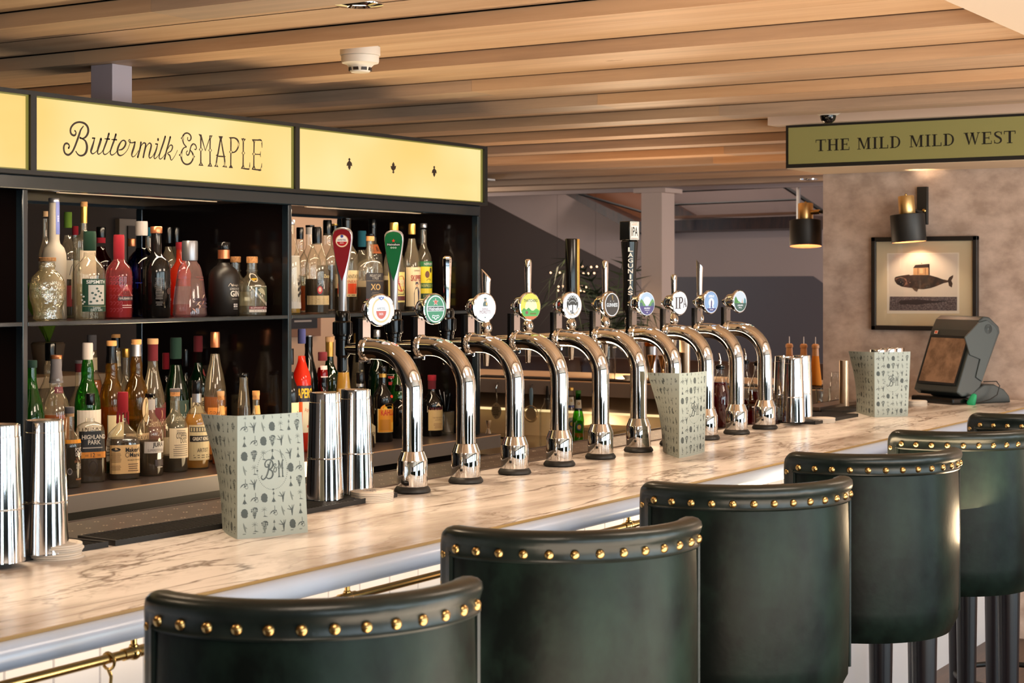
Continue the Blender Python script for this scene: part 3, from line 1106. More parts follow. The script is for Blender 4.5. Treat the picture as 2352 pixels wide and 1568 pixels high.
# brass rail with ball brackets and hooks
t = thing('brass_rail', 'polished brass hand rail with ball brackets hanging under the bar edge', 'rail', (X0, 2.133, 1.007))
MB().tube([(0, 0, 0), (6.9, 0, 0)], .0085, 16).build('rail', BRASS, t)
bxs = [onY(315, 1502, 2.125).x - X0]
while bxs[-1] < 6:
    bxs.append(bxs[-1] + .606)
for q in bxs:
    mb = MB().lathe([(.001, -.0135), (.007, -.0118), (.0118, -.007), (.0138, 0), (.0118, .007), (.008, .0105), (.008, .013), (.0055, .015), (.0055, .056), (.009, .060)], 24)
    mb.tube([(-.026, 0, 0), (.026, 0, 0)], .0105, 16)
    mb.build('bracket', BRASS, t, loc=(q, 0, 0))
for q in (bxs[0] - .06, bxs[1] - .1, bxs[2] - .1):
    mb = MB()
    mb.tube([(0, .014 * math.sin(a_ * PI / 8), -.004 + .014 * math.cos(a_ * PI / 8)) for a_ in range(17)], .0028, 8)
    mb.tube([(0, 0, -.018), (0, -.006, -.03), (0, -.004, -.05), (0, -.012, -.066), (0, -.026, -.068), (0, -.034, -.056), (0, -.034, -.048)], [.0035, .003, .003, .003, .003, .0035, .005], 8)
    mb.build('hook', BRASS, t, loc=(q, 0, 0))

# ================================================================== BEER TAPS
TAPX = [3.66 + .252 * i for i in range(10)]
BADGE_YAW = [20, 13, 17, 16, 16, 14, 14, 13, 13, 13]
ORG = paint(230, 90, 60)
WH = glow(255, 255, 255, 1.05)


def arc_pts(a0, a1, r, n=12, cx=0, cy=0):
    return [(cx + r * math.cos(a0 + (a1 - a0) * i / n), cy + r * math.sin(a0 + (a1 - a0) * i / n)) for i in range(n + 1)]


R0 = .0395


def cap_region(y, up=True, n=24, r=None):
    r = r or R0
    a0 = math.asin(y / r)
    if up:
        return arc_pts(a0, PI - a0, r, n)
    return arc_pts(-PI - a0 + 0, a0, r, n) if False else arc_pts(PI - a0, 2 * PI + a0, r, n)


def scale(a, s):
    a.items = [([(u * s, v * s) for u, v in vs], fs, mi, k) for vs, fs, mi, k in a.items]
    return a


def star(a, cx, cy, r, m, k):
    a.poly([(cx + (r if i % 2 == 0 else r * .4) * math.sin(PI * i / 5), cy + (r if i % 2 == 0 else r * .4) * math.cos(PI * i / 5)) for i in range(10)], m, k)


def wordmark(a, cx, cy, w, h, m, k, n):
    """lettering too small to read: a row of broken upright marks"""
    random.seed(n * 7 + int(w * 1e4))
    st = w / n
    for j in range(n):
        x_ = cx - w / 2 + st * j
        a.rect(x_ + st * .08, x_ + st * .38, cy - h / 2, cy + h / 2, m, k)
        q = random.random()
        if q < .7:
            yy_ = cy + h * (q - .35)
            a.rect(x_ + st * .38, x_ + st * .85, yy_ - h * .12, yy_ + h * .12, m, k)
        if q > .3:
            a.rect(x_ + st * .62, x_ + st * .88, cy - h * .5 * q, cy + h / 2, m, k + 1)


def badge(i):
    a = Art()
    u = .001
    if i == 0:
        a.ell(0, 0, R0, R0, WH, 0)
        a.ring(0, .0, .0245, .029, glow(250, 214, 150, 1), 1, sy=1.15)
        a.text('AMSTEL', 0, .004, .027, .0062, glow(120, 104, 104, .8), 2)
        a.poly([(-.016, -.002), (.016, -.002)] + [(.016 * math.cos(q), -.002 + .021 * math.sin(q)) for q in [-(j) * PI / 12 for j in range(1, 12)]], glow(222, 70, 34, 1), 2)
        a.text('BIER', 0, -.010, .013, .006, WH, 3)
        a.ell(0, .031, .005, .0045, glow(70, 100, 190, 1), 2, 16)
        a.ell(0, .031, .0025, .0022, WH, 3, 12)
        a.ell(-.0065, .0325, .0025, .003, glow(120, 140, 210, 1), 2, 10)
        a.ell(.0065, .0325, .0025, .003, glow(120, 140, 210, 1), 2, 10)
    elif i == 1:
        G = glow(20, 150, 96, .95)
        a.ell(0, 0, R0, R0, glow(30, 140, 96, .8), 0)
        a.ell(0, 0, .0335, .037, WH, 1)
        a.ell(0, 0, .0305, .034, G, 2)
        star(a, 0, .019, .0115, WH, 3)
        star(a, 0, .019, .0095, glow(226, 84, 40, 1), 4)
        a.rect(-.031, .031, -.0065, .0075, WH, 3)
        a.rect(-.0295, .0295, -.005, .006, glow(16, 60, 48, .8), 4)
        a.text('*Heineken', 0, .0006, .052, .0088, WH, 5)
        for q, r in ((-.009, .0045), (0, .006), (.009, .0045), (-.004, .0035), (.004, .0035)):
            a.ell(q, -.021 - (.003 if abs(q) < .001 else 0), r, r, WH, 3, 14)
            a.ell(q, -.021 - (.003 if abs(q) < .001 else 0), r * .55, r * .55, G, 4, 10)
    elif i == 2:
        a.ell(0, 0, R0, R0, WH, 0)
        DR = glow(150, 30, 50, .8)
        a.text('BIRRA', 0, -.004, .021, .006, DR, 2)
        serif = 'MORETTI'
        a.text(serif, 0, -.0125, .040, .0095, DR, 2)
        a.poly([(-.008, .004), (.009, .004), (.009, .012), (.004, .019), (-.003, .019), (-.008, .012)], glow(56, 84, 70, .8), 2)
        a.ell(0, .0225, .0042, .0052, glow(206, 170, 130, .9), 3, 16)
        a.ell(0, .0265, .0055, .0022, glow(40, 60, 50, .7), 4, 16)
        a.ell(.005, .011, .0035, .005, glow(230, 190, 100, 1), 3, 12)
        a.ell(0, -.028, .0025, .0016, glow(60, 90, 70, .8), 2, 10)
    elif i == 3:
        a.ell(0, 0, R0, R0, glow(244, 236, 60, 1.0), 0)
        a.ell(0.002, 0.0, .024, .023, glow(255, 252, 190, 1.1), 1)
        a.text('*THATCHERS', 0, .018, .056, .009, glow(80, 84, 10, .8), 2)
        a.poly(cap_region(-.012, False), glow(70, 190, 50, .9), 2)
        a.poly([(-.036, -.012), (-.028, -.004), (-.018, -.009), (-.008, -.003), (.004, -.012)], glow(50, 170, 44, .9), 2)
        a.poly([(.012, -.012), (.022, -.006), (.03, -.009), (.034, -.013)], glow(90, 200, 60, .9), 2)
        a.ell(-.016, -.018, .006, .005, glow(150, 50, 26, .9), 3, 14)
        a.poly(cap_region(-.029, False), glow(226, 110, 30, 1), 3)
        wordmark(a, .010, -.0215, .024, .005, glow(150, 60, 20, .9), 4, 6)
    elif i == 4:
        a.ell(0, 0, R0, R0, WH, 0)
        BK = glow(40, 34, 34, .5)
        a.ell(0, .006, .025, .026, BK, 1)
        a.arctext('SYMONDS', 0, .004, .0235, PI / 2, .36, .0085, .0075, WH, 3)
        a.ell(0, -.003, .0185, .019, WH, 2)
        a.rect(-.002, .002, -.022, .006, BK, 3)
        a.ell(0, .008, .013, .0065, BK, 3, 20)
        a.ell(-.013, .004, .005, .004, BK, 3, 12)
        a.ell(.013, .004, .005, .004, BK, 3, 12)
        a.ell(-.007, -.018, .0028, .004, BK, 3, 10)
        a.poly([(-.008, -.022), (.008, -.022), (.005, -.025), (-.005, -.025)], BK, 3)
        a.arctext('FOUNDERS RESERVE', 0, 0.0, .0285, -PI / 2, .165, .006, .0055, glow(206, 160, 40, .9), 3, flip=True)
    elif i == 5:
        a.ell(0, 0, R0, R0, glow(176, 120, 50, .5), 0)
        a.ell(.004, 0, .0335, .038, WH, 1)
        a.ell(.004, 0, .0305, .035, glow(24, 24, 36, .6), 2)
        a.text('*GUINNESS', .004, -.001, .052, .0125, WH, 3)
        a.poly([(.002, .029), (.008, .031), (.009, .013), (.006, .016), (.004, .022)], glow(180, 140, 60, .8), 3)
        a.rect(-.006, -.001, .0105, .0118, WH, 3)
        a.rect(.009, .014, .0105, .0118, WH, 3)
    elif i == 6:
        a.ell(0, 0, R0, R0, WH, 0)
        a.ell(0, 0, .0375, .0375, glow(200, 226, 250, 1), 1)
        a.ell(0, .010, .018, .014, WH, 2)
        for s_ in (-1, 1):
            a.poly([(s_ * .037, -.008), (s_ * .0365, .008), (s_ * .028, .017), (s_ * .014, .004), (s_ * .006, -.008)], glow(110, 176, 104, .95), 2)
            a.poly([(s_ * .037, -.008), (s_ * .036, .004), (s_ * .026, .004), (s_ * .018, -.008)], glow(60, 120, 130, .9), 3)
        a.poly(cap_region(-.008, False, r=.0375), glow(74, 70, 150, .85), 3)
        wordmark(a, 0, -.0155, .030, .0060, WH, 4, 8)
        wordmark(a, 0, -.022, .024, .0026, WH, 4, 12)
        a.poly([(-.003, -.031), (.003, -.031), (0, -.026)], WH, 4)
    elif i == 7:
        a.ell(0, 0, R0, R0, WH, 0)
        DK = glow(56, 48, 70, .5)
        for q, h in ((-.021, .040), (-.004, .040)):
            a.rect(q - .0035, q + .0035, -h / 2, h / 2, DK, 2)
            a.rect(q - .008, q + .008, h / 2 - .002, h / 2, DK, 2)
            a.rect(q - .008, q + .008, -h / 2, -h / 2 + .002, DK, 2)
        a.stroke([(-.002, .019, .003), (.008, .018, .005), (.012, .010, .007), (.007, .001, .005), (-.002, 0, .002)], DK, 2, 4)
        a.stroke([(.017, -.016, .003), (.026, .018, .005), (.031, -.012, .006)], DK, 2, 1)
        a.rect(.020, .031, -.006, -.003, DK, 2)
    elif i == 8:
        a.ell(0, 0, R0, R0, glow(240, 246, 255, 1), 0)
        a.ell(0, 0, .037, .037, glow(110, 160, 220, .95), 1)
        a.ell(0, 0, .034, .034, glow(150, 192, 236, 1), 2)
        wordmark(a, 0, .021, .032, .010, WH, 3, 6)
        a.ell(0, -.001, .016, .016, WH, 3)
        a.poly(cap_region(-.022, False, r=.034), glow(48, 60, 140, .8), 4)
        a.poly([(-.004, -.020), (-.003, .002), (0, .009), (.004, .002), (.003, -.020)], glow(70, 74, 150, .8), 4)
        a.poly([(-.014, -.022), (-.009, -.010), (-.005, -.022)], WH, 5)
        a.poly([(.014, -.022), (.009, -.010), (.005, -.022)], WH, 5)
        a.rect(-.010, .010, -.0285, -.0265, WH, 5)
    else:
        a.ell(0, 0, R0, R0, WH, 0)
        a.ell(0, 0, .037, .037, glow(226, 240, 250, 1), 1)
        a.poly([(-.037, -.006), (-.034, .012), (-.027, .020), (-.018, .008), (-.006, -.006)], glow(56, 150, 70, .95), 2)
        a.poly([(-.020, -.006), (-.010, .002), (.004, -.006)], glow(110, 190, 110, .95), 3)
        a.poly([(.008, -.006), (.012, .012), (.016, -.006)], glow(240, 190, 160, 1), 2)
        a.poly([(.020, -.006), (.025, .014), (.033, .008), (.036, -.006)], glow(90, 160, 170, .95), 2)
        a.poly(cap_region(-.006, False, r=.037), glow(36, 104, 96, .85), 3)
        wordmark(a, 0, -.0145, .034, .006, WH, 4, 8)
        wordmark(a, 0, -.023, .020, .005, WH, 4, 5)
    return a


def tap_path():
    P = [(0, 0, .09), (0, 0, .18), (0, 0, .258)]
    for i in range(1, 12):
        a_ = PI / 2 * i / 12
        P.append((0, .112 - .112 * math.cos(a_), .258 + .112 * math.sin(a_)))
    P += [(0, .112, .37), (0, .15, .37)]
    return P


me_ring = MB().lathe([(.044, 0), (.048, .004), (.047, .009), (.042, .016), (.038, .018), (.0, .018)], 40).mesh('base_ring', BLACKM)
me_col = MB().lathe([(.0385, .016), (.0395, .020), (.0395, .083), (.0385, .0855), (.0315, .103), (.0300, .107), (.0285, .108)], 48, caps=False).mesh('base_collar', CHROME, angle=25)
me_pipe = MB().tube(tap_path(), .0268, 40, caps=False).mesh('pipe', CHROME, angle=60)
mb = MB().lathe([(.0268, 0), (.030, .002), (.0315, .005), (.030, .009), (.0285, .010), (.0300, .0125), (.031, .017), (.028, .022), (.0, .022)], 40,
                M=Matrix.Translation((0, .138, .37)) @ Matrix.Rotation(-PI / 2, 4, 'X'), caps=False)
mb.lathe([(.004, -.004), (.004, .004), (.002, .005)], 10, M=Matrix.Translation((0, .140, .337)) @ Matrix.Rotation(PI, 4, 'X'))
me_fl = mb.mesh('end_flange', CHROME, angle=30)
me_plate = MB().box(-.020, .020, .160, .170, .335, .452).mesh('mount_plate', BLACKP, smooth=False)
me_brk = MB().box(-.017, .017, .148, .1595, .394, .452).lathe([(.004, 0), (.004, .002)], 12, M=Matrix.Translation((.006, .148, .444)) @ Matrix.Rotation(PI / 2, 4, 'X')).mesh('bracket', principled('satin_bracket', rgb(186, 186, 190), .2, 1), angle=30)
# lit badge housing, local y = towards the rear
mb = MB()
MR = Matrix.Rotation(-PI / 2, 4, 'X')   # lathe z -> +y
mb.lathe([(.0400, 0), (.0428, .001), (.0436, .005), (.0428, .011), (.0385, .015), (.030, .017)], 48, M=MR, caps=False)
mb.loft([(.013, .036, .033), (.030, .033, .029), (.046, .029, .027), (.066, .018, .010), (.072, .008, .008), (.080, .008, .007)], 32, 3.2, M=MR)
me_pod = mb.mesh('badge_housing', CHROME, angle=22)
# faucets
MX = Matrix.Rotation(-PI / 2, 4, 'X')
mb = MB().tube([(0, .160, .37), (0, .205, .37)], [.017, .014], 20)
mb.tube([(0, .200, .37), (0, .232, .37)], .012, 16)
me_shank = mb.mesh('shank', CHROME, angle=30)
mb = MB().lathe([(.009, .306), (.013, .310), (.014, .345), (.019, .352), (.019, .392), (.021, .394), (.021, .402), (.0245, .404), (.0255, .41), (.0255, .438), (.023, .442), (.020, .444), (.021, .462), (.017, .470), (.0, .470)], 28, M=Matrix.Translation((0, .23, 0)))
for k in range(10):
    mb.box(-.0268, .0268, -.0018, .0018, .408, .440, 0, Matrix.Translation((0, .23, 0)) @ Matrix.Rotation(PI * k / 10, 4, 'Z'))
me_fblk = mb.mesh('faucet', BLACKP, angle=30)
me_fchr = MB().lathe([(.0065, .290), (.0075, .292), (.012, .352), (.014, .356), (.017, .362), (.017, .382), (.014, .388), (.012, .392), (.016, .397), (.018, .407), (.016, .417), (.012, .422), (.011, .440), (0, .440)], 24, M=Matrix.Translation((0, .23, 0))).mesh('faucet', CHROME, angle=40)


def handle_mesh(i, top):
    L = top
    if i in (0, 1):
        secs = []
        for s, wx_, wy_ in ((0, .011, .011), (.18, .0105, .011), (.38, .0115, .013), (.50, .015, .014), (.65, .0205, .014), (.78, .025, .0135), (.88, .0275, .013), (.94, .0265, .0125), (.975, .0215, .011), (.992, .014, .009), (1, .006, .006)):
            secs.append((.465 + (L - .465) * s, wx_, wy_))
        return MB().loft(secs, 36, 2.6), SILVER
    z0_ = .436
    f = lambda s: z0_ + (L - z0_) * s
    if i == 2:
        return MB().loft([(f(0), .010, .010), (f(.02), .012, .012), (f(.05), .010, .010), (f(.12), .008, .008), (f(.6), .012, .011), (f(.93), .0155, .013), (f(.98), .0145, .012), (f(1), .009, .007)], 8, 2), CHROME
    if i in (3, 9):
        w_ = .0135 if i == 3 else .0125
        mb_ = MB().loft([(f(0), .009, .009), (f(.04), .011, .011), (f(.1), .009, .009), (f(.72), w_, w_)], 24)
        n = 24
        base = len(mb_.v)
        vs = []
        for k in range(n):
            a_ = 2 * PI * (k + .5) / n
            x_, y_ = w_ * 1.08 * math.cos(a_), w_ * 1.08 * math.sin(a_)
            vs.append((x_, y_, f(1) - (.5 - y_ / w_ / 2.16) * .03 - (.5 + x_ / w_ / 2.16) * .012))
        mb_.add(vs, [tuple(range(n))])
        o_ = 3 * n
        mb_.f += [(o_ + k, o_ + (k + 1) % n, base + (k + 1) % n, base + k) for k in range(n)]
        mb_.m += [0] * n
        return mb_, CHROME
    if i in (4, 6, 8):
        w_ = .0125 if i != 8 else .012
        return MB().loft([(f(0), .009, .009), (f(.04), .012, .012), (f(.08), .008, .008), (f(.3), .0085, .008), (f(.75), w_, .010), (f(.93), w_ * 1.05, .0105), (f(.98), w_ * .9, .009), (f(1), w_ * .5, .005)], 24, 2.6), CHROME
    if i == 5:
        return MB().loft([(f(0), .0165, .0165), (f(.02), .018, .018), (f(.99), .0225, .0195), (f(1), .0215, .0185)], 32), BLACKP
    # chunky black handle with cube top
    return MB().loft([(f(0), .020, .020), (f(.04), .023, .023), (f(.3), .0215, .021), (f(.45), .0225, .022), (f(.70), .0275, .0265), (f(.775), .029, .028), (f(.79), .024, .024)], 36, 2.6), BLACKP


TOPY = [522, 528, 588, 614, 595, 548, 598, 508, 630, 592]
FX = [787, 905, 1027, 1117, 1213, 1312, 1390, 1446, 1548, 1607]
TAPLABEL = [
    'chrome beer tap nearest the camera with red paddle handle and white and orange lit badge',
    'chrome beer tap with green paddle handle and round green star badge',
    'third chrome beer tap with faceted chrome handle and white badge of a hatted man',
    'chrome beer tap with slant cut chrome handle and yellow and green lit badge',
    'chrome beer tap with slim chrome handle and white badge showing a black tree',
    'chrome beer tap with tall black and gold handle and black badge ringed in gold',
    'chrome beer tap with slim handle and lit badge of a pale valley over purple',
    'chrome beer tap with big black lettered handle behind the leaning grey menu',
    'chrome beer tap with short flat handle and light blue lit badge',
    'farthest chrome beer tap of the row with green landscape badge']
DOT = [(226, 90, 60), (30, 150, 110), (60, 70, 150), (200, 220, 40), (40, 36, 30), (30, 30, 60), (90, 110, 170), (220, 220, 230), (80, 110, 190), (60, 130, 110)]
for i, tx in enumerate(TAPX):
    # the lettered black handle stands on the tap before the one whose badge reads IPA
    t = thing('beer_tap', TAPLABEL[i], 'beer tap', (tx, 2.589, ZB), group='chrome beer taps along the bar')
    for me, nm in ((me_ring, 'base_ring'), (me_col, 'base_collar'), (me_pipe, 'pipe'), (me_fl, 'end_flange'), (me_plate, 'mount_plate'), (me_brk, 'bracket')):
        inst(me, nm, t)
    th = math.radians(-BADGE_YAW[i])
    bt = inst(me_pod, 'badge_housing', t, (0, .101, .473), (0, 0, th))
    badge(i).build('badge_face', plane_fn((0, -.0008, 0), (1, 0, 0), (0, 0, 1), .00025), bt)
    # small oval maker's dot on the elbow
    a = Art()
    dm = paint(*DOT[i], 30)
    a.ell(0, 0, .0125, .0085, paint(236, 234, 236, 25), 0, 24)
    a.ell(0, 0, .0085, .0055, dm, 1, 20)
    a.ell(0.001, -.001, .0055, .0028, paint(236, 234, 236, 25), 2, 16)

    def sf(u, v, k=0):
        an = math.radians(66) + u / .1388
        C0 = Vector((0, .112 - .112 * math.cos(an), .258 + .112 * math.sin(an)))
        O_ = Vector((0, -math.cos(an), math.sin(an)))
        ph = v / .0268
        return C0 + (O_ * math.cos(ph) + Vector((1, 0, 0)) * math.sin(ph)) * (.0271 + .0003 * k)
    a.build('maker_dot', sf, t)
    r_ = ray(FX[i], 700)
    fy = tx * r_.y / r_.x - 2.589     # faucet distance behind the pipe
    dyf = fy - .23
    dd = tx * CA + (2.589 + fy) * SA
    top = EYE + (HOR - TOPY[i]) / F * dd - ZB
    sh = inst(me_shank, 'shank', t)
    sh.scale = (1, 1, 1)
    fo = inst(me_fblk if i < 3 else me_fchr, 'faucet', t, (0, dyf, 0))
    hm, hmat = handle_mesh(i, top)
    ho = hm.build('handle', hmat, t, (0, fy, 0), (0, 0, math.radians(-60 if i < 2 else (-18 if i == 7 else 0))), angle=28)
    if i in (0, 1):
        a = Art()
        c_ = (122, 14, 26) if i == 0 else (8, 92, 48)
        pm = principled('enamel_%d' % i, rgb(*c_), .12, coat=.5)
        H_ = top - .465
        pts = []
        prof = [(.37, .0), (.48, .0085), (.62, .0165), (.76, .0222), (.85, .0247), (.91, .0240), (.95, .0196), (.97, .0120), (.979, 0)]
        prof = [(prof[q][0] + (prof[q + 1][0] - prof[q][0]) * w / 4, prof[q][1] + (prof[q + 1][1] - prof[q][1]) * w / 4) for q in range(len(prof) - 1) for w in range(4)] + [prof[-1]]
        pts = [(x_, .465 + H_ * s) for s, x_ in prof] + [(-x_, .465 + H_ * s) for s, x_ in reversed(prof[1:-1])]
        nh = len(prof)
        vs_ = [q for s, x_ in prof for q in ((-x_, .465 + H_ * s), (0, .465 + H_ * s), (x_, .465 + H_ * s))]
        a.put(vs_, [f_ for q in range(nh - 1) for f_ in ((3 * q, 3 * q + 1, 3 * q + 4, 3 * q + 3), (3 * q + 1, 3 * q + 2, 3 * q + 5, 3 * q + 4))], pm, 0)
        zc = .465 + H_ * .84
        if i == 0:
            a.ring(0, zc, .0150, .0170, paint(214, 170, 120, 30), 1)
            a.ell(0, zc, .0150, .0150, paint(236, 226, 220, 30), 1)
            a.poly([(.0135 * math.cos(q), zc - .002 + .0115 * math.sin(q)) for q in [-j * PI / 10 for j in range(11)]], paint(170, 30, 34, 30), 2)
            a.text('AMSTEL', 0, zc + .0025, .024, .0048, paint(40, 30, 50), 3)
            a.text('BIER', 0, zc - .0055, .010, .003, paint(240, 230, 220), 3)
            a.ell(0, zc + .0125, .004, .004, paint(60, 70, 140), 3, 16)
        else:
            star(a, 0, zc + .006, .0055, paint(200, 50, 30, 30), 2)
            a.rect(-.0185, .0185, zc - .009, zc - .0005, paint(12, 40, 26, 30), 1)
            a.text('Heineken', 0, zc - .0045, .034, .0055, paint(240, 240, 240, 30), 2)
            for q in (-.006, 0, .006):
                a.ring(q, zc - .0135, .0014, .0024, paint(190, 220, 200, 30), 2, 12)
        DP = [(0, .011), (.18, .011), (.38, .013), (.50, .014), (.78, .0135), (.88, .013), (.94, .0125), (1, .0115)]

        def inl(u, v, k=0):
            s_ = (v - .465) / H_
            for (s0, d0), (s1, d1) in zip(DP, DP[1:]):
                if s0 <= s_ <= s1:
                    dd_ = d0 + (d1 - d0) * (s_ - s0) / (s1 - s0)
            return Vector((u, -dd_ - .0010 - .0003 * k, v))
        a.build('inlay', inl, ho)
        a = Art()
        a.text('EXTRA COLD' if i == 0 else 'EXTRA COLD', 0, 0, .09, .006, paint(120, 120, 124, 40), 1, rot=PI / 2)
    if i == 2:
        a = Art()
        a.ring(0, top - .014, .0025, .0034, paint(90, 84, 80, 30), 0, 20, sy=1.5)
        a.build('emblem', plane_fn((-.0005, -.0125, 0), (1, 0, 0), (0, 0, 1), .0003), ho)
    if i == 5:
        MB().box(.0085, .0225, -.0205, .006, .470, top - .001).build('gold_face', GOLD, ho, bevel=.002)
    if i == 3:
        MB().lathe([(.0135, .440), (.0155, .444), (.0155, .462), (.0125, .466)], 20).build('green_collar', principled('green_collar', rgb(14, 50, 36), .15), ho)
    if i == 7:
        z0_ = .436
        f = lambda s: z0_ + (top - z0_) * s
        MB().box(-.0255, .0255, -.0255, .0255, f(.79), top).build('cube_top', BLACKP, ho, bevel=.003)
        a = Art()
        zc, hh = (f(.79) + top) / 2, (top - f(.79)) / 2
        a.rect(-.022, .022, zc - hh + .002, zc + hh - .002, paint(206, 206, 204, 30), 0)
        a.rect(-.0195, .0195, zc - hh + .0045, zc + hh - .0045, paint(40, 50, 56, 30), 1)
        a.rect(-.0182, .0182, zc - hh + .0058, zc + hh - .0058, paint(220, 218, 214, 30), 2)
        a.text('LAGUNITAS', 0, zc + hh * .66, .030, .010, paint(150, 70, 60), 3)
        a.text('*IPA', 0, zc - hh * .08, .031, hh * .95, paint(24, 28, 34), 3)
        a.text('INDIA PALE ALE', 0, zc - hh * .76, .028, .004, paint(150, 60, 60), 3)
        a.build('front_label', plane_fn((0, -.0258, 0), (1, 0, 0), (0, 0, 1), .0003), ho)
        a = Art()
        zz0, zz1 = f(.22), f(.69)
        for j, ch in enumerate('LAGUNITAS'):
            a.text('*' + ch, 0, zz1 - (zz1 - zz0) * j / 8, .018 if ch != 'I' else .006, (zz1 - zz0) / 8 * .80, paint(206, 202, 198, 30), 0)
        def lf(u, v, k=0):
            q = (v - .436) / (top - .436)
            r_ = .0225 + (.0283 - .0225) * min(1, max(0, (q - .40) / .32)) + .0012
            r_ *= 1.085
            an = u / r_ - math.radians(127)
            return Vector((r_ * math.cos(an), r_ * math.sin(an), v))
        a.build('lettering', lf, ho)
    # shank spans the gap between flange and faucet
    if abs(dyf) > .004:
        sh.location = (0, dyf * .5, 0)
# ================================================================== STOOLS
LEATHER = principled('bottle_green_leather', rgb(8, 13, 11), .36, spec=.13, var=(rgb(27, 42, 35), 6, (1, 1, .7), .38, .68), bump=(38, .25, .002))
LEATHER_IN = principled('leather_rim', rgb(14, 19, 17), .30, spec=.34, var=(rgb(30, 38, 35), 7, (1, 1, 1), .35, .7), bump=(60, .25, .0015))
LEGW = principled('ebonised_leg', rgb(24, 19, 24), .3)
RS, RB = .28, .075                        # main curve and tighter wing curve
A1, A2 = math.radians(54), math.radians(58)


def ustep(s, off=0.0):
    """s in 0..1 from the left wing tip round the back to the right tip; returns point, outward normal"""
    d = (s - .5) * TOTU
    sg = -1 if d < 0 else 1
    d = abs(d)
    if d <= A1 * RS:
        a = d / RS
        al = -PI / 2 + sg * a
        n = Vector((math.cos(al), math.sin(al), 0))
        p = n * RS
    else:
        e = (d - A1 * RS) / RB
        al0 = -PI / 2 + sg * A1
        al = -PI / 2 + sg * (A1 + e)
        n = Vector((math.cos(al), math.sin(al), 0))
        p = Vector((math.cos(al0), math.sin(al0), 0)) * (RS - RB) + n * RB
    return p + n * off, n


TOTU = 2 * (A1 * RS + A2 * RB)
ZT, ZBOT = 1.203, .712


def ztop(s):
    """top edge height: level with rounded corners at both tips"""
    d = min(s, 1 - s) * TOTU
    r = .050
    if d >= r:
        return ZT
    return ZT - r + math.sqrt(max(r * r - (r - d) ** 2, 0)) * 1.0


def zbot(s):
    d = min(s, 1 - s) * TOTU
    r = .05
    if d >= r:
        return ZBOT
    return ZBOT + r - math.sqrt(max(r * r - (r - d) ** 2, 0))


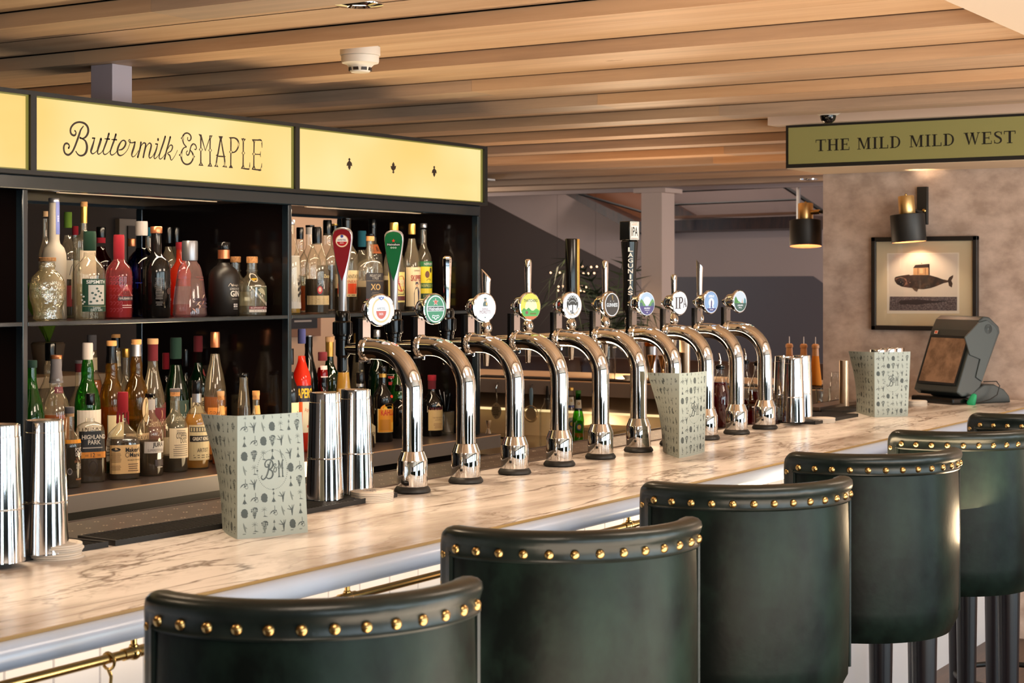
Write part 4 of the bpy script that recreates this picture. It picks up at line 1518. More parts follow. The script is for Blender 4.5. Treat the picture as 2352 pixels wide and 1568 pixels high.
def make_stool_meshes():
    S = [0, .004, .010, .018, .028, .04, .055, .075] + [.1 + .8 * i / 44 for i in range(45)] + [.925, .945, .96, .972, .982, .99, .996, 1]
    n = len(S)
    # shell: closed loop of cross-section points
    zs = [0, .012, .03, .06, .11, .18, .27, .37, .46]
    vs, fs = [], []
    ring_n = None
    for s in S:
        zt, zb = ztop(s) - .014, zbot(s)
        H = zt - zb
        ring = []
        for k in range(13):
            q = k / 12
            z = zb + H * q
            bul = .004 * math.sin(PI * q)
            under = .020 * max(0, 1 - (z - zb) / .045) ** 2
            ring.append((z, bul - under))
        for k in range(12, -1, -1):
            q = k / 12
            z = zb + H * q
            ring.append((z, -.034 - .004 * math.sin(PI * q)))
        ring_n = len(ring)
        for z, off in ring:
            p, nn = ustep(s, 0)
            p = p + nn * off
            vs.append((p.x, p.y, z))
    for j in range(n - 1):
        for k in range(ring_n):
            a, b = j * ring_n + k, j * ring_n + (k + 1) % ring_n
            fs.append((a, b, b + ring_n, a + ring_n))
    fs.append(tuple(range(ring_n)))
    fs.append(tuple(reversed(range((n - 1) * ring_n, n * ring_n))))
    shell = MB().add(vs, fs).mesh('backrest', LEATHER, angle=50)
    # padded rim: a fat roll over the top edge with a flat nailed band below it, turning down the tips
    path = []
    for z in (.765, .80, .90, 1.00, 1.08, 1.12):
        path.append((0.0, z))
    for s in S:
        path.append((s, ztop(s)))
    for z in (1.12, 1.08, 1.00, .90, .80, .765):
        path.append((1.0, z))
    vs, fs = [], []
    m = len(path)
    sect = [(.004, -.042), (.0078, -.038), (.0052, -.033), (.0068, -.025), (.0056, -.017), (.0095, -.012), (.0120, -.003), (.0105, .006), (.004, .012), (-.006, .015), (-.018, .015), (-.030, .011),
            (-.038, .003), (-.041, -.008), (-.038, -.018), (-.030, -.022)]
    SN = len(sect)
    for i, (s, z) in enumerate(path):
        p, nn = ustep(min(max(s, 0.0), 1.0), 0)
        t_ = Vector((-nn.y, nn.x, 0))
        a0, a1 = path[max(i - 1, 0)], path[min(i + 1, m - 1)]
        ds, dz = (a1[0] - a0[0]) * TOTU, a1[1] - a0[1]
        L = math.hypot(ds, dz) or 1
        # in-surface normal pointing outward from the panel (up, or sideways on the tips)
        ox, oz = -dz / L, ds / L
        d = s * TOTU
        seam = min(abs((d % .118) - .059), 1)
        squeeze = 1 - .10 * math.exp(-(seam / .004) ** 2)
        for (o, h) in sect:
            hh = (h - .015) * (squeeze if h > -.01 else 1)
            p2, n2 = ustep(min(max(s + ox * hh / TOTU, 0), 1), 0)
            q = p2 + n2 * (o if o < 0 else o * squeeze)
            vs.append((q.x, q.y, z + oz * hh))
    for j in range(m - 1):
        for k in range(SN):
            a, b = j * SN + k, j * SN + (k + 1) % SN
            fs.append((a, b, b + SN, a + SN))
    fs.append(tuple(range(SN)))
    fs.append(tuple(reversed(range((m - 1) * SN, m * SN))))
    rim = MB().add(vs, fs).mesh('rolled_rim', LEATHER_IN, angle=60)
    nail = MB().lathe([(.0001, .0060), (.004, .0054), (.0072, .0034), (.0088, 0), (.0088, -.002)], 16, caps=False).mesh('nail_head', NAILBRASS, angle=60)
    seat = MB().loft([(.70, .20, .20), (.70, .212, .212), (.775, .214, .214), (.80, .207, .207), (.812, .18, .18)], 40, 2.6).mesh('seat', LEATHER)
    leg = MB().loft([(0, .024, .024), (.25, .028, .028), (.70, .035, .035), (.715, .035, .035)], 24).mesh('leg', LEGW)
    ringp = [(.20 * math.cos(2 * PI * k / 40), .20 * math.sin(2 * PI * k / 40), .26) for k in range(41)]
    ring = MB().tube(ringp, .010, 10).mesh('footrest', BLACKM)
    return shell, rim, nail, seat, leg, ring


SHELL, RIM, NAIL, SEAT, LEG, RINGF = make_stool_meshes()
RZ = math.radians(-43)
STOOLS = [(2.105, 1.693, RZ, 'nearest green leather bar stool, its back cut off by the bottom edge'),
          (2.880, 1.699, RZ, 'second green leather bar stool from the camera'),
          (3.693, 1.706, RZ - .03, 'third green leather bar stool, in front of the leaning middle menu'),
          (4.487, 1.700, RZ, 'fourth green leather bar stool with its whole lower edge in view'),
          (5.270, 1.695, RZ, 'fifth green leather bar stool, second from the far end of the row'),
          (6.060, 1.695, RZ, 'farthest green leather bar stool, only its rim showing')]
for x, y, rz, lab in STOOLS:
    t = thing('bar_stool', lab, 'bar stool', (x, y, 0), rz, group='green leather bar stools along the bar')
    inst(SHELL, 'backrest', t)
    inst(RIM, 'rolled_rim', t)
    inst(SEAT, 'seat', t, (0, .02, 0))
    inst(RINGF, 'footrest', t, (0, .01, 0))
    for a_ in (40, 140, 220, 320):
        q = math.radians(a_)
        inst(LEG, 'leg', t, (.200 * math.cos(q), .01 + .195 * math.sin(q), 0))
    NN = 15
    for k in range(NN):
        s = .035 + .93 * k / (NN - 1)
        p, nn = ustep(s, .0062)
        z = ztop(s) - .040
        if k in (0, NN - 1):
            z -= .008
        inst(NAIL, 'nail_head', t, (p.x, p.y, z), nn.to_track_quat('Z', 'Y').to_euler())
    for s, sg in ((0.0, -1), (1.0, 1)):
        for z in (1.095, 1.02, .95):
            p, nn = ustep(.5 + sg * .475, .0062)
            inst(NAIL, 'nail_head', t, (p.x, p.y, z), nn.to_track_quat('Z', 'Y').to_euler())

# ================================================================== MENUS
CARD = principled('menu_card', rgb(164, 174, 168), .62)
INKC = rgb(74, 84, 84)
INK = principled('menu_ink', INKC, .7)
INK2 = principled('menu_ink_light', rgb(112, 122, 118), .7)


def motif(a, kind, cx, cy, s, seed):
    random.seed(seed)
    E = lambda x, y, rx, ry, m=INK, n=9: a.ell(cx + x * s, cy + y * s, rx * s, ry * s, m, 1, n)
    P = lambda pts, m=INK: a.poly([(cx + x * s, cy + y * s) for x, y in pts], m, 1)
    S = lambda pts, m=INK: a.stroke([(cx + x * s, cy + y * s, w * s) for x, y, w in pts], m, 1, 1)
    if kind == 0:      # tumbling fruit on a twig
        S([(.1, .5, .05), (.12, .15, .06), (0, 0, .1)])
        P([(.05, .1), (-.15, -.05), (-.45, -.3), (-.3, -.02), (-.1, .1)])
        P([(.1, .1), (.3, .1), (.35, -.05), (.15, 0)])
        a.ring(cx + .22 * s, cy - .22 * s, .13 * s, .17 * s, INK, 1, 12)
        P([(.05, -.02), (.22, -.1), (.1, -.2), (-.1, -.25)])
    elif kind == 1:    # asparagus
        for dx, t in ((-.12, -.35), (0, .05), (.1, .25), (-.2, -.5)):
            S([(.02, -.5, .08), (dx * .4 + .03, 0, .11), (t, .42 if dx > -.15 else .1, .05)])
        P([(-.1, -.15), (.12, -.15), (.05, -.45), (0, -.48)])
    elif kind == 2:    # single feather leaf
        P([(-.15, .48), (-.05, .3), (.08, 0), (.12, -.3), (.14, -.5), (0, -.35), (-.12, 0), (-.16, .25)], INK2)
        P([(.08, .1), (.28, -.12), (.12, -.08)], INK2)
    elif kind == 3:    # dense round head
        for k in range(9):
            q = 2 * PI * k / 9
            E(.2 * math.cos(q), .27 * math.sin(q), .16, .16)
        E(0, 0, .24, .32)
        E(.08, -.25, .25, .18)
    elif kind == 4:    # small palm
        S([(.0, .2, .04), (.03, -.35, .05)], INK2)
        for q in (20, 60, 95, 130, 165, 210, -20):
            r = math.radians(q)
            S([(0, .2, .05), (.3 * math.cos(r), .2 + .28 * math.sin(r), .03)], INK2)
        P([(-.15, -.4), (.05, -.32), (.4, -.46), (.1, -.44)])
    elif kind == 5:    # rooted herb
        S([(0, .5, .05), (0, -.15, .05)], INK2)
        E(0, .42, .07, .09)
        E(-.05, .3, .06, .06)
        E(.05, .3, .06, .06)
        P([(-.02, 0), (.2, -.38), (0, -.48), (-.2, -.38)])
        for q in (-.22, -.1, .1, .24):
            S([(0, -.2, .06), (q, -.45, .03)])
    else:              # bunch of grapes
        for r_, n_, w_ in ((.3, 4, .28), (.13, 4, .27), (-.03, 3, .22), (-.2, 3, .17), (-.34, 2, .1), (-.46, 1, 0)):
            for k in range(n_):
                E((k - (n_ - 1) / 2) * w_ * .62 + random.uniform(-.02, .02), r_, .085, .085, INK if random.random() < .6 else INK2, 8)
        P([(-.25, .42), (0, .5), (.25, .46), (.35, .2), (.1, .36)])


B_STROKES = [[(320, 20, 8), (326, 10, 9), (318, 0, 9), (300, 6, 9), (298, 30, 9), (318, 50, 8), (348, 46, 10), (362, 20, 12), (352, -6, 12), (330, -18, 8)],
             [(330, -18, 7), (352, -28, 11), (360, -52, 13), (346, -76, 11), (322, -80, 8), (306, -70, 6)],
             [(342, 36, 8), (330, 0, 11), (318, -40, 11), (300, -72, 10), (278, -84, 9), (266, -70, 8), (272, -56, 7)]]


def bm_logo(a, cx, cy, w, m, k=2):
    s = w / 188.0
    X = lambda x, y, t: (cx + (x - 360) * s, cy + (y + 20) * s, t * s)
    for st in B_STROKES:
        a.stroke([X(*q) for q in st], m, k, 4)
    for st in ([(382, 4, 5), (388, 14, 6), (378, 20, 6), (368, 10, 7), (376, -2, 6), (384, -8, 5)], [(384, -8, 5), (370, -14, 7), (368, -32, 7), (380, -38, 6), (390, -26, 6), (392, -10, 5), (400, -4, 5)]):
        a.stroke([X(*q) for q in st], m, k, 4)
    M_ = lambda pts: a.poly([X(x, y, 0)[:2] for x, y in pts], m, k)
    M_([(404, 40), (414, 44), (428, 0), (442, 48), (452, 46), (452, 38), (446, 34), (446, -66), (454, -76), (432, -76), (438, -66), (438, 8), (428, -18), (416, 16), (416, -66), (424, -76), (400, -76), (408, -66), (408, 30)])
    for x in (412, 442):
        M_([(x, -4), (x + 8, -14), (x, -24), (x - 8, -14)])


PATT = [[0, 1, 2, 3, 4, 5, 6], [5, 0, 3, 6, 1, 2, 4], [3, 6, 4, 5, 2, 1, 5], [2, 4, -1, -1, -1, 3, 0], [0, 1, -1, -1, -1, 5, 6],
        [5, 0, 3, 5, 1, 2, 4], [3, 6, 4, 0, 2, 1, 5], [2, 4, 6, 5, 1, 3, 0]]


def menu(label, fold_b, fold_t, rb, rt, lb, lt):
    """six pixel corners; returns a folded card standing on the bar"""
    HM = .2625
    c = [onZ(*fold_b, ZB), onZ(*fold_t, ZB + HM), onZ(*rb, ZB), onZ(*rt, ZB + HM), onZ(*lb, ZB), onZ(*lt, ZB + HM)]
    O = c[0].copy()
    c = [q - O for q in c]
    for q in (1, 3, 5):
        c[q].z = HM
    c[1].x, c[1].y = c[1].x * .3, c[1].y * .3
    t = thing('menu', label, 'menu', O, group='folded grey green menus standing on the bar')
    for side, (p1, p2, nm) in enumerate(((c[2], c[3], 'front_cover'), (c[4], c[5], 'back_cover'))):
        def f(u, v, k=0, p1=p1, p2=p2, side=side):
            """u 0 at the fold .. 1, v 0..1"""
            a = c[0].lerp(c[1], v)
            b = p1.lerp(p2, v)
            q = a.lerp(b, u)
            d = (b - a)
            n = Vector((-d.y, d.x, 0)).normalized()
            if side == 0:
                n = -n
            else:
                q = q + n * (-.012 * math.sin(PI * v) * u)
            q = q + n * (.006 * math.sin(PI * u))
            return q + n * (.0006 + .00015 * k)
        mb = MB()
        nu, nv = 8, 10
        vs = [f(i / nu, j / nv, 0) for j in range(nv + 1) for i in range(nu + 1)]
        vs2 = []
        for j in range(nv + 1):
            for i in range(nu + 1):
                a, b = f(i / nu, j / nv, 0), f(i / nu, j / nv, 10)
                vs2.append(a - (b - a) * (1.0 / .0015) * .0012)
        N = len(vs)
        fs = [(j * (nu + 1) + i, j * (nu + 1) + i + 1, (j + 1) * (nu + 1) + i + 1, (j + 1) * (nu + 1) + i) for j in range(nv) for i in range(nu)]
        fs2 = [tuple(N + q for q in reversed(f_)) for f_ in fs]
        edge = []
        bd = [i for i in range(nu + 1)] + [j * (nu + 1) + nu for j in range(1, nv + 1)] + [nv * (nu + 1) + i for i in range(nu - 1, -1, -1)] + [j * (nu + 1) for j in range(nv - 1, 0, -1)]
        for q in range(len(bd)):
            a_, b_ = bd[q], bd[(q + 1) % len(bd)]
            edge.append((b_, a_, a_ + N, b_ + N))
        mb.add(vs + vs2, fs + fs2 + edge)
        po = mb.build(nm, CARD, t, smooth=True, angle=40)
        a = Art()
        W_, H_ = .172, .2625
        for r in range(8):
            for q in range(7):
                kd = PATT[r][q]
                if side == 1 and kd < 0:
                    kd = (r * 3 + q) % 7
                if kd < 0:
                    continue
                motif(a, kd, .016 + q * .0232 + (r % 2) * .0006, H_ - .026 - r * .0305, .0235, r * 7 + q)
        for q in range(7):
            motif(a, (q * 3) % 7, .018 + q * .0232, H_ - .0055, .009, q)
            a.rect(.012 + q * .023, .019 + q * .023, .0085, .0105, INK2, 1)
        if side == 0:
            cx, cy = .0855, H_ * .545
            for q in range(60):
                an = 2 * PI * q / 60
                a.ell(cx + .0385 * math.cos(an), cy + .0425 * math.sin(an), .0009, .0009, INK, 2, 6)
            for an in (0, PI / 2, PI, -PI / 2):
                a.ell(cx + .0385 * math.cos(an), cy + .0425 * math.sin(an), .0022, .0022, INK, 2, 8)
            bm_logo(a, cx, cy, .058, INK, 3)
        mb = MB()
        if side == 0:
            a.to(mb, lambda u, v, k: f(u / W_, v / H_, k))
        else:
            a.to(mb, lambda u, v, k: f(1 - u / W_, v / H_, k))
        mb.build('printed_pattern', a.mats, po, smooth=False)
    return t


menu('large grey green menu standing open before the left shakers', (545, 1238), (545, 955), (707, 1222), (693, 946), (511, 1213), (462, 950))
menu('grey green menu standing open among the middle beer taps', (1560, 1052), (1560, 855), (1618, 1037), (1623, 852), (1523, 1036), (1487, 855))
menu('farthest grey green menu standing open beside the till', (2009, 958), (2007, 808), (2085, 955), (2091, 807), (1967, 946), (1949, 806))

# ================================================================== SHAKERS, COASTERS, MATS
TINM = MB().lathe([(.0, .262), (.033, .262), (.0362, .260), (.0372, .256), (.0375, .240), (.0385, .2395), (.0425, .125), (.0440, .090), (.0452, .088),
                   (.0455, .085), (.0440, .083), (.0448, .002), (.0452, .0), (.0, .0)], 56).mesh('tin', TIN, angle=22)


def shaker(px, py, lab, lean=0.0, s=1.0, z=ZB):
    p = onZ(px, py, z)
    t = thing('cocktail_shaker', lab, 'cocktail shaker', p, group='stacked steel shaker tins')
    t.rotation_euler = (0, 0, 0)
    o1 = MB().lathe([(.0, .262), (.033, .262), (.0362, .260), (.0372, .256), (.0375, .240), (.0385, .2395), (.0425, .125), (.0440, .098)], 56, caps=False)
    inst(ME_UP, 'upper_tin', t)
    inst(ME_LO, 'lower_tin', t)
    t.rotation_euler = (math.radians(lean), 0, random.uniform(0, 6))
    t.scale = (s, s, s)
    return t


ME_UP = MB().lathe([(.0, .2605), (.0335, .2605), (.0355, .2625), (.0368, .2625), (.0374, .259), (.0376, .240), (.0386, .2392), (.0431, .103), (.0424, .1015)], 56, caps=False).mesh('upper_tin', TIN, angle=22)
ME_LO = MB().lathe([(.0425, .104), (.0436, .1035), (.0440, .1015), (.0434, .1000), (.0447, .06), (.0468, .003), (.0470, .0005), (.0462, 0), (.0, 0)], 56, caps=False).mesh('lower_tin', TIN, angle=22)
random.seed(5)
MATT = .012
for px, py, lab in ((1, 1288, 'steel shaker tin half cut off at the left picture edge'),
                    (103, 1268, 'tall steel shaker tin beside the left coaster stack'),
                    (746, 1145, 'left steel shaker tin of the pair behind the large menu'),
                    (817, 1131, 'right steel shaker tin of the pair, behind the middle coaster stack'),
                    (1823, 968, 'steel shaker tin right of the farthest tap'),
                    (1842, 958, 'steel shaker tin at the right end of the group after the taps'),
                    (1800, 955, 'steel shaker tin partly hidden behind two others after the taps'),
                    (2018, 938, 'steel shaker tin peeping over the farthest menu, left one'),
                    (2042, 934, 'steel shaker tin peeping over the farthest menu, middle one'),
                    (2058, 931, 'steel shaker tin peeping over the farthest menu, right one')):
    sc = 1.0 if px < 1700 else (.93 if px < 1900 else .97)
    shaker(px, py, lab, 0, sc, ZB + (MATT if px < 1900 and px != 1800 else .0))

COAST = principled('coaster_board', rgb(222, 212, 200), .7)
me_c = MB().lathe([(.0, 0), (.0525, 0), (.0535, .0006), (.0535, .0034), (.0525, .004), (.0, .004)], 40).mesh('coaster', COAST)


def coasters(px, py, n, spread, group, lab_top, lab, s=1.0, printed=False):
    p = onZ(px, py, ZB)
    for k in range(n):
        o = inst(me_c, 'coaster', None, (p.x + random.uniform(-spread, spread), p.y + random.uniform(-spread, spread), ZB + .0042 * k * s), (0, 0, random.uniform(0, 6)))
        o.scale = (s, s, s)
        o['group'] = group
        o['category'] = 'coaster'
        o['label'] = lab_top if k == n - 1 else (lab[0] if k == 0 and isinstance(lab, tuple) else (lab[-1] if isinstance(lab, tuple) else lab))
        if k == n - 1 and printed:
            a = Art()
            g_ = paint(120, 116, 116)
            a.ring(0, 0, .043, .0436, g_, 1)
            a.arctext('COASTER'[:0] or 'STAMP', 0, 0, .030, PI / 2, .3, .009, .008, g_, 1)
            a.items = a.items[:1]
            bm_logo(a, 0, 0, .05, g_, 1)
            a.build('printed_emblem', lambda u, v, k: Vector((u, v, .0041 + .0001 * k)), o)


coasters(126, 1279, 7, .0035, 'coasters in the left stack', 'printed round coaster on top of the stack beside the left shakers', 'pale round coaster in the stack beside the left shakers', 1.0, True)
coasters(855, 1149, 6, .0008, 'coasters in the middle stack', 'printed round coaster on top of the stack before the first tap', 'pale round coaster in the stack before the first tap', 1.0, True)
coasters(1885, 969, 4, .0005, 'coasters in the stack past the taps', 'top white round coaster of the low stack past the last tap', 'white round coaster under another in the low stack past the last tap', 1.05)
coasters(2104, 931, 6, .002, 'coasters in the stack beside the till', 'top white round coaster of the stack between menu and till', 'white round coaster under others between menu and till', .9)


def barmat(label, corners, h=MATT):
    """rubber mat: four bar-top corners (front-left, front-right, back-right, back-left)"""
    P = corners
    t = thing('bar_mat', label, 'bar mat', (P[0][0], P[0][1], ZB), group='ribbed black rubber bar mats')
    Q = [Vector((p[0] - P[0][0], p[1] - P[0][1], 0)) for p in P]
    mb = MB()
    q3 = [tuple(q) for q in Q] + [(q.x, q.y, h) for q in Q]
    ctr = sum(Q, Vector()) / 4
    ins = [ctr + (q - ctr) * .96 + Vector((0, 0, h)) for q in Q]
    low = [v + Vector((0, 0, -.006)) for v in ins]
    mb.add(q3 + [tuple(v) for v in ins] + [tuple(v) for v in low],
           [(3, 2, 1, 0)] + [(i, (i + 1) % 4, 4 + (i + 1) % 4, 4 + i) for i in range(4)] + [(4 + i, 4 + (i + 1) % 4, 8 + (i + 1) % 4, 8 + i) for i in range(4)]
           + [(8 + i, 8 + (i + 1) % 4, 12 + (i + 1) % 4, 12 + i) for i in range(4)] + [(12, 13, 14, 15)])
    mb.build('tray', RUBBER, t, smooth=False)
    mb = MB()
    A, B, C_, D = low
    L = (B - A).length
    n = int(L / .0125)
    for k in range(1, n):
        u = k / n
        s, e = A.lerp(B, u), D.lerp(C_, u)
        d = (B - A).normalized() * .0028
        s = s.lerp(e, .05)
        z1 = Vector((0, 0, .0055))
        mb.add([s - d, s + d, e + d, e - d, s - d * .6 + z1, s + d * .6 + z1, e + d * .6 + z1, e - d * .6 + z1],
               [(0, 1, 5, 4), (1, 2, 6, 5), (2, 3, 7, 6), (3, 0, 4, 7), (4, 5, 6, 7)])
    mb.build('ribs', RUBBER, t, smooth=False)


def Z2(px, py):
    p = onZ(px, py, ZB)
    return (p.x, p.y)


z_ = [Z2(330, 1232), Z2(170, 1262)]
barmat('ribbed black rubber mat between the left shakers and the next mat', [(2.14, 2.60), (2.575, 2.59), (2.57, 2.705), (2.14, 2.71)])
barmat('ribbed black rubber mat running behind the large menu', [(2.59, 2.585), (3.02, 2.56), (3.03, 2.68), (2.60, 2.705)])
barmat('black rubber mat under the pair of shakers before the first tap', [(3.09, 2.555), (3.56, 2.565), (3.56, 2.705), (3.06, 2.70)])
p = onZ(45, 1290, ZB)
barmat('black rubber mat under the shakers at the left picture edge', [(p.x - .42, p.y - .06), (2.12, p.y - .05), (2.12, p.y + .085), (p.x - .42, p.y + .085)])
barmat('black rubber mat under the shakers past the last tap', [(6.20, 2.50), (6.66, 2.50), (6.66, 2.71), (6.20, 2.71)])
barmat('black rubber mat between the last coasters and the farthest menu', [(6.78, 2.61), (7.02, 2.60), (7.03, 2.70), (6.79, 2.71)])

# ================================================================== TILL
t = thing('till', 'grey touch screen till leaning back on its base at the bar end', 'till', (7.60, 2.475, ZB))
ndir = Vector((-.857, .514, 0)).normalized()
wdir = Vector((.514, .857, 0)).normalized()
M = Matrix(((wdir.x, -ndir.x, 0, 0), (wdir.y, -ndir.y, 0, 0), (0, 0, 1, 0), (0, 0, 0, 1)))   # local x = width, y = back, z up
GREYT = principled('till_case', rgb(46, 54, 56), .42)
GREYD = principled('till_dark', rgb(40, 42, 42), .4)
side = [(-.02, .055), (.085, .330), (.110, .375), (.135, .392), (.170, .388), (.225, .345), (.232, .32), (.222, .30), (.115, .075), (.07, .04), (.01, .035)]
# prism axis 'x' uses (y, z)
MB().prism(side, 'x', -.145, .145, M=M).build('screen_housing', GREYT, t, smooth=False, bevel=.006)
a = Art()
a.rect(-.128, .128, .030, .262, paint(16, 16, 18, 20), 0)
SCRN = principled('screen_reflection', rgb(142, 114, 94), .16, var=(rgb(108, 86, 70), 14, (1, 1, 1), .4, .6))  # brown mottle stands in for the room reflected in the screen
a.rect(-.118, .118, .040, .250, SCRN, 1)
a.rect(.085, .108, .268, .284, paint(226, 210, 200), 1)
a.rect(.089, .104, .271, .281, paint(214, 90, 60), 2)
sl = Vector((0, .105, .275)).normalized()
O_ = M @ Vector((0, -.02 - .0065, .055 + .003))
a.build('touch_screen', plane_fn(O_, -wdir * 1.0 if False else (M.to_3x3() @ Vector((1, 0, 0))), M.to_3x3() @ sl, -.0006), t)
a = Art()
mb = MB()
MB().prism([(.02, .30), (.10, .365), (.15, .375), (.20, .345), (.213, .32), (.12, .10), (.085, .12), (.11, .20), (.05, .22)], 'x', -.152, -.144, M=M).build('side_panel', principled('till_panel', rgb(58, 67, 69), .5), t, smooth=False, bevel=.003)
for k in range(14):
    mb.box(-.1475, -.1445, .125 + k * .0068, .131 + k * .0068, .13 + k * .0148, .133 + k * .0148, 0, M)
mb.build('vent_slots', GREYD, t, smooth=False)
mb = MB()
for r in (.008, .014, .020):
    mb.tube([tuple(M @ Vector((-.1535, .155 + r * math.cos(q * PI / 12), .335 + r * math.sin(q * PI / 12)))) for q in range(25)], .0008, 5)
mb.build('speaker_grille', GREYD, t)
MB().prism([(.02, 0), (.02, .012), (.08, .045), (.16, .085), (.22, .085), (.28, .06), (.31, .03), (.32, 0)], 'x', -.12, .12, M=M).build('foot', GREYT, t, smooth=False, bevel=.01)
MB().box(-.14, .14, -.04, .06, .0, .03, 0, M).build('front_foot', BLACKP, t, smooth=False, bevel=.008)
MB().tube([tuple(M @ Vector(q)) for q in ((-.15, .13, .10), (-.156, .20, .10), (-.16, .215, .08), (-.16, .20, .04), (-.158, .16, .02), (-.15, .10, .006))], .0025, 8).build('cable', BLACKM, t)
gt = thing('green_tag', 'small bright green rag of cloth lying against the base of the till', 'cloth', t.location + M @ Vector((-.165, .045, .0)))
MB().loft([(0, .012, .018), (.012, .015, .02), (.03, .012, .016, .004, -.006), (.045, .008, .012, .006, -.010), (.05, .003, .005, .006, -.01)], 14, 2.5).build('cloth', principled('green_cloth', rgb(10, 150, 100), .6), gt)
gt.name = 'green_cloth'

# ================================================================== BAR ACCESSORIES AT THE FAR END


def glass_mats():
    g = thin_glass('clear_glass', (.97, .98, .97, 1), (.45, .46, .44, 1), .02)
    return g


CLEAR = glass_mats()


def canister(px, py, r, h, lab):
    p = onZ(px, py, ZB)
    t = thing('steel_canister', lab, 'canister', p)
    MB().lathe([(.0, 0), (r, 0), (r, h), (r - .002, h), (r - .003, h - .02), (0, h - .02)], 32).build('body', principled('brushed_canister', rgb(178, 150, 122), .32, 1, aniso=.5), t)


canister(1939, 936, .021, .205, 'brushed steel straw tube behind the farthest menu')
t = thing('steel_spill_tray', 'low perforated steel tray beside the steel straw tube', 'tray', (6.85, YS0, ZB + .005))
MB().box(-.05, .42, .005, .10, 0, .016).build('tray', STRIP, t, smooth=False, bevel=.002)


def pourer_bottle(p, H, R, liq, frac, lab, dots=False):
    t = thing('cordial_bottle', lab, 'bottle', p, group='cordial bottles with steel pourers')
    prof = [(0, 0), (R * .9, 0), (R, .006), (R, H * .42), (R * .97, H * .48), (R * .72, H * .60), (R * .42, H * .72), (R * .36, H * .80), (R * .36, H * .88)]
    g = MB().lathe(prof, 32, caps=False)
    g.build('glass', CLEAR, t)
    lp = [(r * .94, z + .002) for r, z in prof if z < H * frac]
    lp.append((lp[-1][0] * .96, H * frac))
    MB().lathe(lp + [(.0, H * frac)], 28, caps=False).build('liquid', liq, t)
    mb = MB().lathe([(R * .36, H * .85), (R * .46, H * .86), (R * .46, H * .875), (R * .40, H * .88), (R * .46, H * .89), (R * .46, H * .905), (R * .40, H * .91), (R * .3, H * .925), (0, H * .925)], 20, caps=False)
    mb.build('stopper', BLACKP, t)
    MB().tube([(0, 0, H * .92), (.002, 0, H * .97), (-.004, 0, H * 1.03), (-.012, 0, H * 1.09)], [.0055, .005, .0042, .0032], 10).build('spout', CHROME, t)
    return t


RED = thin_glass('red_cordial', (.25, .01, .015, 1), (.06, 0, 0, 1), .05, body=.35, bodycol=rgb(120, 14, 22))
AMBERL = thin_glass('amber_cordial', (.6, .22, .02, 1), (.3, .08, 0, 1), .05, body=.5, bodycol=rgb(200, 110, 30))
YELL = thin_glass('yellow_cordial', (.8, .6, .05, 1), (.5, .3, 0, 1), .05, body=.5, bodycol=rgb(220, 170, 50))
for px, py, H, R, lq, fr, lab in ((1654, 2.765, .255, .040, RED, .66, 'dark red cordial bottle with steel pourer behind the eighth tap'),
                                  (1712, 2.86, .255, .040, RED, .30, 'red cordial bottle with steel pourer partly behind the ninth tap'),
                                  (1741, 2.76, .255, .038, RED, .46, 'half full red cordial bottle with pourer left of the last tap'),
                                  (1683, 2.845, .255, .038, YELL, .55, 'pale yellow cordial bottle with black collar behind the ninth tap')):
    q_ = onY(px, 0, py)
    pourer_bottle((q_.x, py, ZB), H, R, lq, fr, lab)


def bitters(px, py, lq, lab, H=.115, R=.032):
    t = thing('bitters_decanter', lab, 'bottle', onZ(px, py, ZB), group='cut glass bitters decanters')
    MB().lathe([(0, 0), (R, 0), (R, H * .55), (R * .9, H * .62), (R * .5, H * .68), (R * .5, H * .76), (R * .62, H * .77), (R * .62, H * .83), (0, H * .83)], 8, caps=False).build('glass', CLEAR, t)
    MB().lathe([(0, .003), (R * .9, .003), (R * .9, H * .45), (0, H * .45)], 8, caps=False).build('liquid', lq, t)
    MB().tube([(0, 0, H * .82), (0, 0, H * .95), (-.003, 0, H * 1.15)], [.006, .004, .0025], 8).build('dasher', CHROME, t)


bitters(1728, 974, RED, 'squat cut glass decanter of red bitters between the last two taps', R=.036)
bitters(1773, 973, RED, 'small cut glass decanter behind the last tap', .10)
bitters(1790, 958, CLEAR, 'small clear cut glass decanter beside the far shakers', .11)

t = thing('cut_glass_tumbler', 'short cut glass tumbler before the plaster wall corner', 'glass', onZ(1890, 928, ZB))
MB().lathe([(0, 0), (.028, 0), (.030, .004), (.034, .07), (.032, .07), (.028, .01), (0, .01)], 10, caps=False).build('glass', CLEAR, t)
t = thing('shot_glass_stack', 'stack of small faceted glasses beside the brushed steel tube', 'glass', onZ(1920, 926, ZB))
MB().lathe([(0, 0), (.030, 0), (.028, .05), (.026, .055), (.029, .06), (.024, .10), (.022, .104), (.024, .108), (.019, .14), (0, .14)], 10, caps=False).build('glass', CLEAR, t)
# ================================================================== RETURN COUNTER AND SERVING STATION
XR = 8.17
t = thing('return_counter', 'pale topped side counter with grey edge behind the taps', 'counter', (XR, 3.2, 0))
MB().box(0, .85, -.02, 2.9, 1.06, 1.10).build('worktop', paint(226, 196, 160, 35), t, smooth=False)
MB().box(-.004, .0, -.02, 2.9, 1.022, 1.096).build('edge_band', paint(150, 136, 126), t, smooth=False)
MB().box(.10, .85, 0, 2.9, .93, 1.06).build('apron', paint(104, 84, 66), t, smooth=False)
MB().box(.14, .85, 0, 2.9, 0, .93).build('splashback', paint(220, 190, 150), t, smooth=False)
MB().box(.08, .85, .0, 2.9, 1.1, 1.10).build('shadow_gap', BLACKM, t, smooth=False) if False else None
t = thing('rubber_runner', 'long black rubber mat on top of the side counter', 'bar mat', (XR + .05, 3.9, 1.10))
MB().box(0, .14, -.7, 1.5, 0, .008).build('runner', RUBBER, t, smooth=False, bevel=.002)
